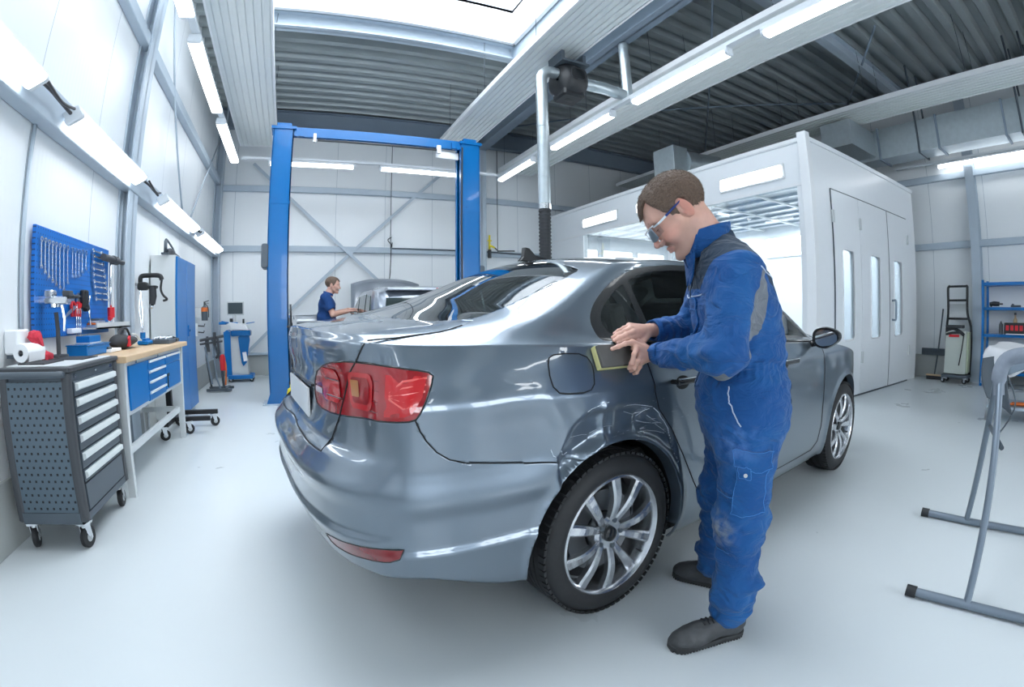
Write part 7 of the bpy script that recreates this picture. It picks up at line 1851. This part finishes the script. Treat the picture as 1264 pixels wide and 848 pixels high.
# ================================================================== FAR CAR WITH OPEN BONNET
FC = thing('car', 'silver grey hatchback with raised bonnet standing between the posts of the blue lift', 'car', (1.66, 5.62, 0), PI/2)
mat('silver', (.36,.40,.46), .28, metal=.65, coat=1.)
def st(x):
    # station: half width scale, lower height, belt, roof line
    w = float(cs(x, [0,.10,.35,1,2.6,3.3,3.62,3.76], [.90,.96,1.0,1.0,1.0,.95,.82,.55])); zr = float(cs(x, [0,.12,.5,1.2,1.9,2.75,3.3,3.76], [1.38,1.47,1.52,1.53,1.46,1.0,.90,.70]))
    zb = float(cs(x, [0,.5,2.6,3.3,3.76], [1.02,.98,.93,.86,.66])); return w, zb, zr
def sec(x):
    w, zb, zr = st(x); hw = .83*w; k = max(0, min(1, (zr-zb)/.35)); ry = hw*.86
    return [(0,.24),(hw*.90,.24),(hw*.98,.34),(hw,.52),(hw*1.0,.74),(hw*.975,zb-.02),(hw*.94,zb+.01),(lerp(hw*.93,ry,.55),lerp(zb,zr-.05,.55)),(ry,zr-.055),(ry*.86,zr-.018),(ry*.5,zr-.003),(0,zr)]
xs_ = [0,.02,.06,.14,.3,.5,.8,1.1,1.4,1.7,1.95,2.2,2.5,2.75,3.0,3.25,3.45,3.6,3.7,3.76]
V = []; m12 = 12
for x in xs_:
    s_ = sec(x); V += [(x, y, z) for y, z in s_]+[(x, -y, z) for y, z in s_[-2:0:-1]]
n_ = 22; mb = MB(); mb.add(V, [(i*n_+k, i*n_+(k+1)%n_, (i+1)*n_+(k+1)%n_, (i+1)*n_+k) for i in range(len(xs_)-1) for k in range(n_)], True)
mb.add(V[:n_], [tuple(range(n_))]); mb.add(V[-n_:], [tuple(range(n_))]); mb.build('body', 'silver', FC, sharp=.9)
def glassp(pts, nm='side_window', m='trim_black'):
    a = [Vector(p) for p in pts]; nr = (a[1]-a[0]).cross(a[2]-a[0]).normalized(); c = sum(a, Vector())/len(a)
    if nr.dot(c-Vector((1.6,0,1.0))) < 0: nr = -nr
    mb = MB(); f = [p+nr*.012 for p in a]; b = [p-nr*.03 for p in a]; k = len(a); mb.add(f+b, [tuple(range(k)), tuple(range(2*k-1, k-1, -1))]+[(i, (i+1)%k, k+(i+1)%k, k+i) for i in range(k)]); return mb.build(nm, m, FC)
mat('dark_glass', (.02,.035,.035), .04, spec=.8)
def sp(x, f, s=1):
    # point on the side glass plane
    q = sec(x); a, b = q[6], q[8]; return (x, s*lerp(a[0], b[0], f), lerp(a[1], b[1], f))
for s_ in (1, -1):
    glassp([sp(.30,.08,s_), sp(.72,.06,s_), sp(.72,.88,s_), sp(.42,.84,s_)], m='dark_glass'); glassp([sp(.80,.06,s_), sp(1.42,.06,s_), sp(1.42,.90,s_), sp(.80,.90,s_)], m='dark_glass'); glassp([sp(1.50,.06,s_), sp(2.48,.10,s_), sp(1.98,.80,s_), sp(1.50,.90,s_)], m='dark_glass')
    MB().sphere((2.25, s_*.95, 1.02), .10, 16, 10, (.55,1,.7)).build('mirror', 'black', FC)
    MB().rbox((.02,s_*.70,.98),(.06,.16,.30),.03,axis=0).build('tail_light', 'tail_red', FC)
    MB().rbox((.95,s_*.83,.80),(.16,.02,.03),.008,axis=0).rbox((1.75,s_*.83,.80),(.16,.02,.03),.008,axis=0).build('door_handle', 'silver', FC, split=True)
glassp([(-.006,-.64,1.04),(-.006,.64,1.04),(-.006,.61,1.35),(-.006,-.61,1.35)], 'rear_window', 'dark_glass')
MB().rbox((.06,0,1.452),(.22,1.20,.03),.012,axis=1).build('roof_spoiler', 'silver', FC); MB().rbox((-.055,-.25,1.452),(.02,.50,.03),.006,axis=1).build('brake_light', 'tail_red2', FC)
MB().rbox((-.012,0,.68),(.02,.52,.11),.004,axis=0).build('licence_plate', 'white', FC); MB().rbox((.0,0,.42),(.12,1.5,.26),.05,axis=1).build('rear_bumper', 'silver', FC)
MB().tube([(2.66,.0,.98),(1.92,.0,1.44)],.004,n=4).build('windshield_bar', 'silver', FC)
ws = [(2.68,-.66,.99),(2.68,.66,.99),(2.02,.62,1.40),(2.02,-.62,1.40)]; glassp(ws, 'windshield', 'dark_glass')
# raised bonnet hinged at the windshield
hb_ = MB(); 
def bon(u, v): 
    s__ = 1.05*v; yy = (u-.5)*2*.72*(1-.10*v); return (2.72+s__*.62, yy, 1.00+s__*.86-.10*(2*abs(u-.5))**2.5-.10*v*v)
hb_.grid(bon, 16, 12); h = hb_.build('bonnet', 'silver', FC); md = h.modifiers.new('t', 'SOLIDIFY'); md.thickness = .03
MB().cyl((3.35,.55,.86),(3.15,.56,1.45),.008,n=8).build('bonnet_strut', 'black', FC); MB().rbox((3.15,0,.82),(.6,.9,.14),.03).build('engine_cover', 'black', FC)
for x in (.62, 3.05):
    for s_ in (1, -1):
        w_ = MB().lathe([(.18,-.09),(.28,-.10),(.31,-.07),(.31,.07),(.28,.10),(.18,.09)],(x,s_*.76,.31),(0,1,0),n=32).build('tyre','rubber',FC)
        MB().lathe([(0,-.06),(.17,-.085),(.19,-.09),(.19,.09),(.17,.085),(0,.06)],(x,s_*.76,.31),(0,1,0),n=32).build('rim','rim',w_)

# ================================================================== FAR MECHANIC
mat('polo', (.006,.045,.17), .85, noise=.15, nscale=20, bump=.15)
M2 = thing('person', 'man in navy polo shirt reaching towards the far car with the open bonnet', 'person', (.44, 7.25, 0), math.radians(-6))
H2 = np.array([.10,.0,1.585]); R2 = rotm(0,.10,0); R2 = rotm(0,0,-.12)@R2; th2 = lambda P: ((P-H2)@R2)
sh2 = {1:(-.01,.185,1.40), -1:(.0,-.185,1.40)}; el2 = {1:(.10,.24,1.17), -1:(.11,-.24,1.16)}; wr2 = {1:(.335,.10,1.235), -1:(.33,-.10,1.205)}
def b2(P):
    d = cap(P, (.0,-.06,.92), (.0,.06,.92), .125); d = su(d, cap(P, (0,-.07,1.10),(0,.07,1.10), .115), .06); d = su(d, cap(P, (.01,-.10,1.30),(.01,.10,1.30), .115), .06)
    d = su(d, cap(P, (.015,0,1.38), (.05,0,1.50), .060, .056), .05)
    for s in (1,-1): d = su(d, su(cap(P, sh2[s], el2[s], .054, .042), cap(P, el2[s], wr2[s], .043, .027), .02), .03); d = su(d, su(cap(P, (0,s*.09,.88), (.02,s*.11,.48), .088, .060), cap(P, (.02,s*.11,.48), (-.01,s*.12,.08), .058, .040), .03), .04)
    return d
def hand2(s):
    w = np.array(wr2[s]); f_ = np.array([.93,-.25*s,.12]); f_ /= np.linalg.norm(f_); up = np.array([.0,0,1.]); sd_ = np.cross(up, f_)*1.0; m = [w+f_*.085+sd_*q for q in (-.030,-.010,.010,.028)] if s > 0 else [w+f_*.085+sd_*q for q in (.030,.010,-.010,-.028)]
    fi = [[q+f_*.035+up*-.010, q+f_*.055-up*.028] for q in m]; t = [w+f_*.02, w+f_*.05-up*.03+sd_*(-.03 if s > 0 else .03), w+f_*.085-up*.045+sd_*(-.02 if s > 0 else .02)]
    return lambda P: su(hand_sdf(P, w, m, fi, t, up), cap(P, w-f_*.01, np.array(el2[s])*.3+w*.7, .025, .030), .012)
parts = []; V, Q = nets(b2, (-.20,-.34,.02), (.42,.34,1.56), .0125); parts.append((V,Q,0))
V, Q = nets(lambda P: su(head_sdf(th2(P)), cap(P, (.075,0,1.54), (.035,0,1.43), .056, .062), .02), (-.06,-.12,1.42), (.26,.12,1.74), .0045); parts.append((V,Q,0))
for s in (1,-1):
    w = np.array(wr2[s]); V, Q = nets(hand2(s), w-.09, w+(.17,.09,.09), .0036); parts.append((V,Q,0))
mesh_from('body', parts, ['skin'], M2)
V, Q = nets(lambda P: hair_sdf(th2(P), 5, .009), (-.06,-.12,1.50), (.22,.12,1.76), .0045); mesh_from('hair', [(V,Q,0)], ['hair'], M2)
def polo(P):
    d = su(cap(P, (-.005,-.07,.95),(-.005,.07,.95),.145), cap(P, (.0,-.075,1.12),(.0,.075,1.12),.138), .07); d = su(d, cap(P, (.01,-.10,1.30),(.01,.10,1.30),.128), .07); d = su(d, cap(P, (.0,-.13,1.39),(.0,.13,1.39),.068), .05)
    for s in (1,-1):
        a, b = np.array(sh2[s]), np.array(el2[s]); u = (b-a)/np.linalg.norm(b-a); q = cap(P, a, b, .080, .072); q = np.maximum(q, (P-(a+u*.20))@u); d = su(d, q, .03)
    d = np.maximum(d, .80-P[...,2]); d = d-.006*vnoise(P, 14, 2)-.003*vnoise(P, 34, 3)
    return sd(d, cap(P, (.03,0,1.42), (.08,0,1.56), .058, .075), .008)
V, Q = nets(polo, (-.20,-.34,.78), (.24,.34,1.50), .010); po = mesh_from('polo_shirt', [(V,Q,0)], ['polo'], M2)
mb = MB(); mb.grid(lambda u, v: (.035+.072*math.cos(.5+(2*PI-1)*u)*(1+.12*(1-v)), .068*math.sin(.5+(2*PI-1)*u)*(1+.15*(1-v)), 1.455+.035*v-.30*.072*math.cos(.5+(2*PI-1)*u)), 28, 4); mb.build('collar', 'polo', po).modifiers.new('t','SOLIDIFY').thickness = .006
def trs(P):
    d = cap(P, (0,-.06,.88),(0,.06,.88),.140)
    for s in (1,-1): d = su(d, su(cap(P, (0,s*.09,.84), (.02,s*.11,.48), .105, .085), cap(P, (.02,s*.11,.48), (-.01,s*.12,.10), .082, .075), .03), .04)
    return np.maximum(np.maximum(d, P[...,2]-.93), .05-P[...,2])-.005*vnoise(P, 12, 7)
V, Q = nets(trs, (-.18,-.26,.03), (.2,.26,.96), .012); mesh_from('trousers', [(V,Q,0)], ['polo'], M2)
for s in (1,-1):
    V, Q = nets(lambda P: np.maximum(su(ell(P, (.09,s*.125,.035), (.12,.045,.045)), ell(P, (-.01,s*.12,.06), (.06,.045,.07)), .03), -P[...,2]), (-.09,s*.12-.07,-.01), (.24,s*.12+.07,.14), .008); mesh_from('shoe', [(V,Q,0)], ['shoe'], M2)

# ================================================================== TRESTLE IN THE RIGHT FOREGROUND
mat('stand_grey', (.20,.24,.29), .35, metal=.5, noise=.08); mat('foam', (.22,.25,.30), .85, noise=.15, nscale=40, bump=.2)
t = thing('panel_stand', 'grey tubular folding panel stand with padded top bar in the right foreground', 'panel stand', (2.6, .30, 0))
L_ = W(t)
def q(*a): return L_(*a)
MB().tube([q(2.08,.54,.024), q(2.13,.30,.024), q(2.22,-.20,.024)], .020, n=12).build('foot_bar', 'stand_grey', t); MB().tube([q(3.01,.80,.024), q(3.05,.52,.024), q(3.16,-.05,.024)], .020, n=12).build('foot_bar', 'stand_grey', t)
for a, b in ((q(2.078,.555,.024), q(2.086,.512,.024)), (q(3.008,.815,.024), q(3.015,.772,.024))): MB().cyl(a, b, .025, n=14).build('end_cap', 'black', t)
MB().tube([q(2.13,.30,.03), q(2.40,.36,.55), q(2.60,.405,.88)], .019, n=12, flat=.8).build('leg', 'stand_grey', t); MB().tube([q(3.045,.55,.03), q(2.85,.49,.50), q(2.66,.43,.86)], .019, n=12, flat=.8).build('leg', 'stand_grey', t)
MB().tube([q(2.13,-.06,.03), q(2.42,-.06,.60), q(2.62,-.06,.90)], .019, n=12).build('leg', 'stand_grey', t); MB().tube([q(3.13,.10,.03), q(2.85,.02,.50), q(2.66,-.06,.90)], .019, n=12).build('leg', 'stand_grey', t)
MB().cyl(q(2.44,.34,.60), q(2.78,.46,.62), .011, n=10).build('cross_bolt', 'anthracite', t)
MB().tube(spline([q(2.585,.40,.80), q(2.60,.405,.90), q(2.62,.36,.965), q(2.63,.20,.985), q(2.63,-.10,.985)], 6), [.026]*4+[.036]*21, n=14).build('padded_bar', 'foam', t)
MB().tube(spline([q(2.62,.38,.90), q(2.66,.33,.75), q(2.70,.40,.60)], 8), .004, n=5).build('chain', 'anthracite', t)
# ================================================================== WORK TABLE WITH WHITE COVER
t = thing('work_table', 'steel work table under a white cover near the blue shelf', 'table', (6.55, .25, 0)); L_ = W(t)
for x, y in ((6.30,1.10),(6.85,1.10),(6.30,-.7),(6.85,-.7)): MB().cyl(L_(x,y,0), L_(x,y,.70), .018, n=10).build('leg', 'steel', t)
MB().bb(-.32,.34,-1.0,.90,.70,.73).build('tabletop', 'steel_pale', t); MB().bb(-.28,.30,-.95,.85,.14,.17).build('lower_shelf', 'steel_pale', t)
MB().cyl(L_(6.3,1.1,.35), L_(6.3,-.7,.35), .014, n=8).cyl(L_(6.3,1.1,.42), L_(6.85,1.1,.42), .012, n=8).build('stretcher', 'steel', t, split=True)
mat('cover', (.78,.79,.82), .8, noise=.03)
cvm = MB(); rn = np.random.RandomState(4)
def cover(u, v):
    x = (u-.5)*2; y = (v-.5)*2; ex, ey = .36, .92; px, py = x*(ex+.18), y*(ey+.22); z = .80+.05*math.sin(3*x+1)*math.cos(4*y)*.6+.035*math.cos(7*y+2*x)
    dx, dy = max(0, abs(px)-ex), max(0, abs(py)-ey); dr = dx+dy; z -= min(.36, dr*1.5)*(1+.15*math.sin(14*(px+py))); px = math.copysign(min(abs(px), ex+.03+.02*math.sin(11*py)), px); py = math.copysign(min(abs(py), ey+.03+.02*math.sin(13*px)), py)
    return (px, py-.05, z)
cvm.grid(cover, 44, 60); o = cvm.build('dust_cover', 'cover', None, sharp=2); tag(o, 'white draped cover lying over the work table at the right edge', 'cover', None, (6.57, .25, 0)); o.modifiers.new('t','SOLIDIFY').thickness = .006
# painted parts hanging at the table end
o = thing('fender_panel', 'dark grey car fender panel hanging at the near end of the covered table', 'car panel', (6.12, .98, .28))
f = MB(); f.grid(lambda u, v: (.05*math.sin(PI*u)-.10*v*v+.02, -.12+.30*u-.10*v+.05*math.sin(3*v), .46*(1-v)-.06*u*(1-v)-.16*v*(1-u)), 14, 16); p_ = f.build('panel', 'anthracite', o); p_.modifiers.new('t','SOLIDIFY').thickness = .012
o = thing('fender_panel', 'blue grey bent trim panel lying under the white cover beside the fender', 'car panel', (6.10, .55, .52))
f = MB(); f.grid(lambda u, v: (.08*math.sin(2.5*u)-.02, -.40+.72*u, .10*math.sin(PI*u)+.14*v-.06*v*v), 18, 8); f.build('panel', 'steel_blue', o).modifiers.new('t','SOLIDIFY').thickness = .012
o = thing('work_glove', 'orange work glove lying on the lower shelf of the covered table', 'glove', (6.40, .72, .172))
V, Q = nets(lambda P: su(su(ell(P, (0,0,.02), (.05,.07,.022)), cap(P, (0,.05,.02), (.03,.11,.018), .014), .02), np.minimum(cap(P, (-.02,.05,.02), (-.03,.12,.016), .013), cap(P, (.045,0,.018), (.075,.05,.016), .013)), .015), (-.08,-.09,-.005), (.12,.15,.06), .006); V[:,2] -= V[:,2].min(); mesh_from('glove', [(V,Q,0)], ['orange'], o)
o = thing('polishing_machine', 'black polishing machine lying on the lower shelf of the covered table', 'power tool', (6.46, .25, .172))
MB().tube(spline([(0,-.22,.07),(0,-.05,.10),(0,.12,.08),(.02,.24,.06)],6),[.04]*6+[.055]*6+[.04]*7,n=12).build('body','black',o); MB().cyl((0,.22,.0),(0,.22,.05),.08,n=24).build('pad','blacksoft',o); MB().tube([(0,-.2,.1),(0,-.12,.20),(0,.05,.20),(0,.1,.12)],.014,n=8).build('handle','black',o)
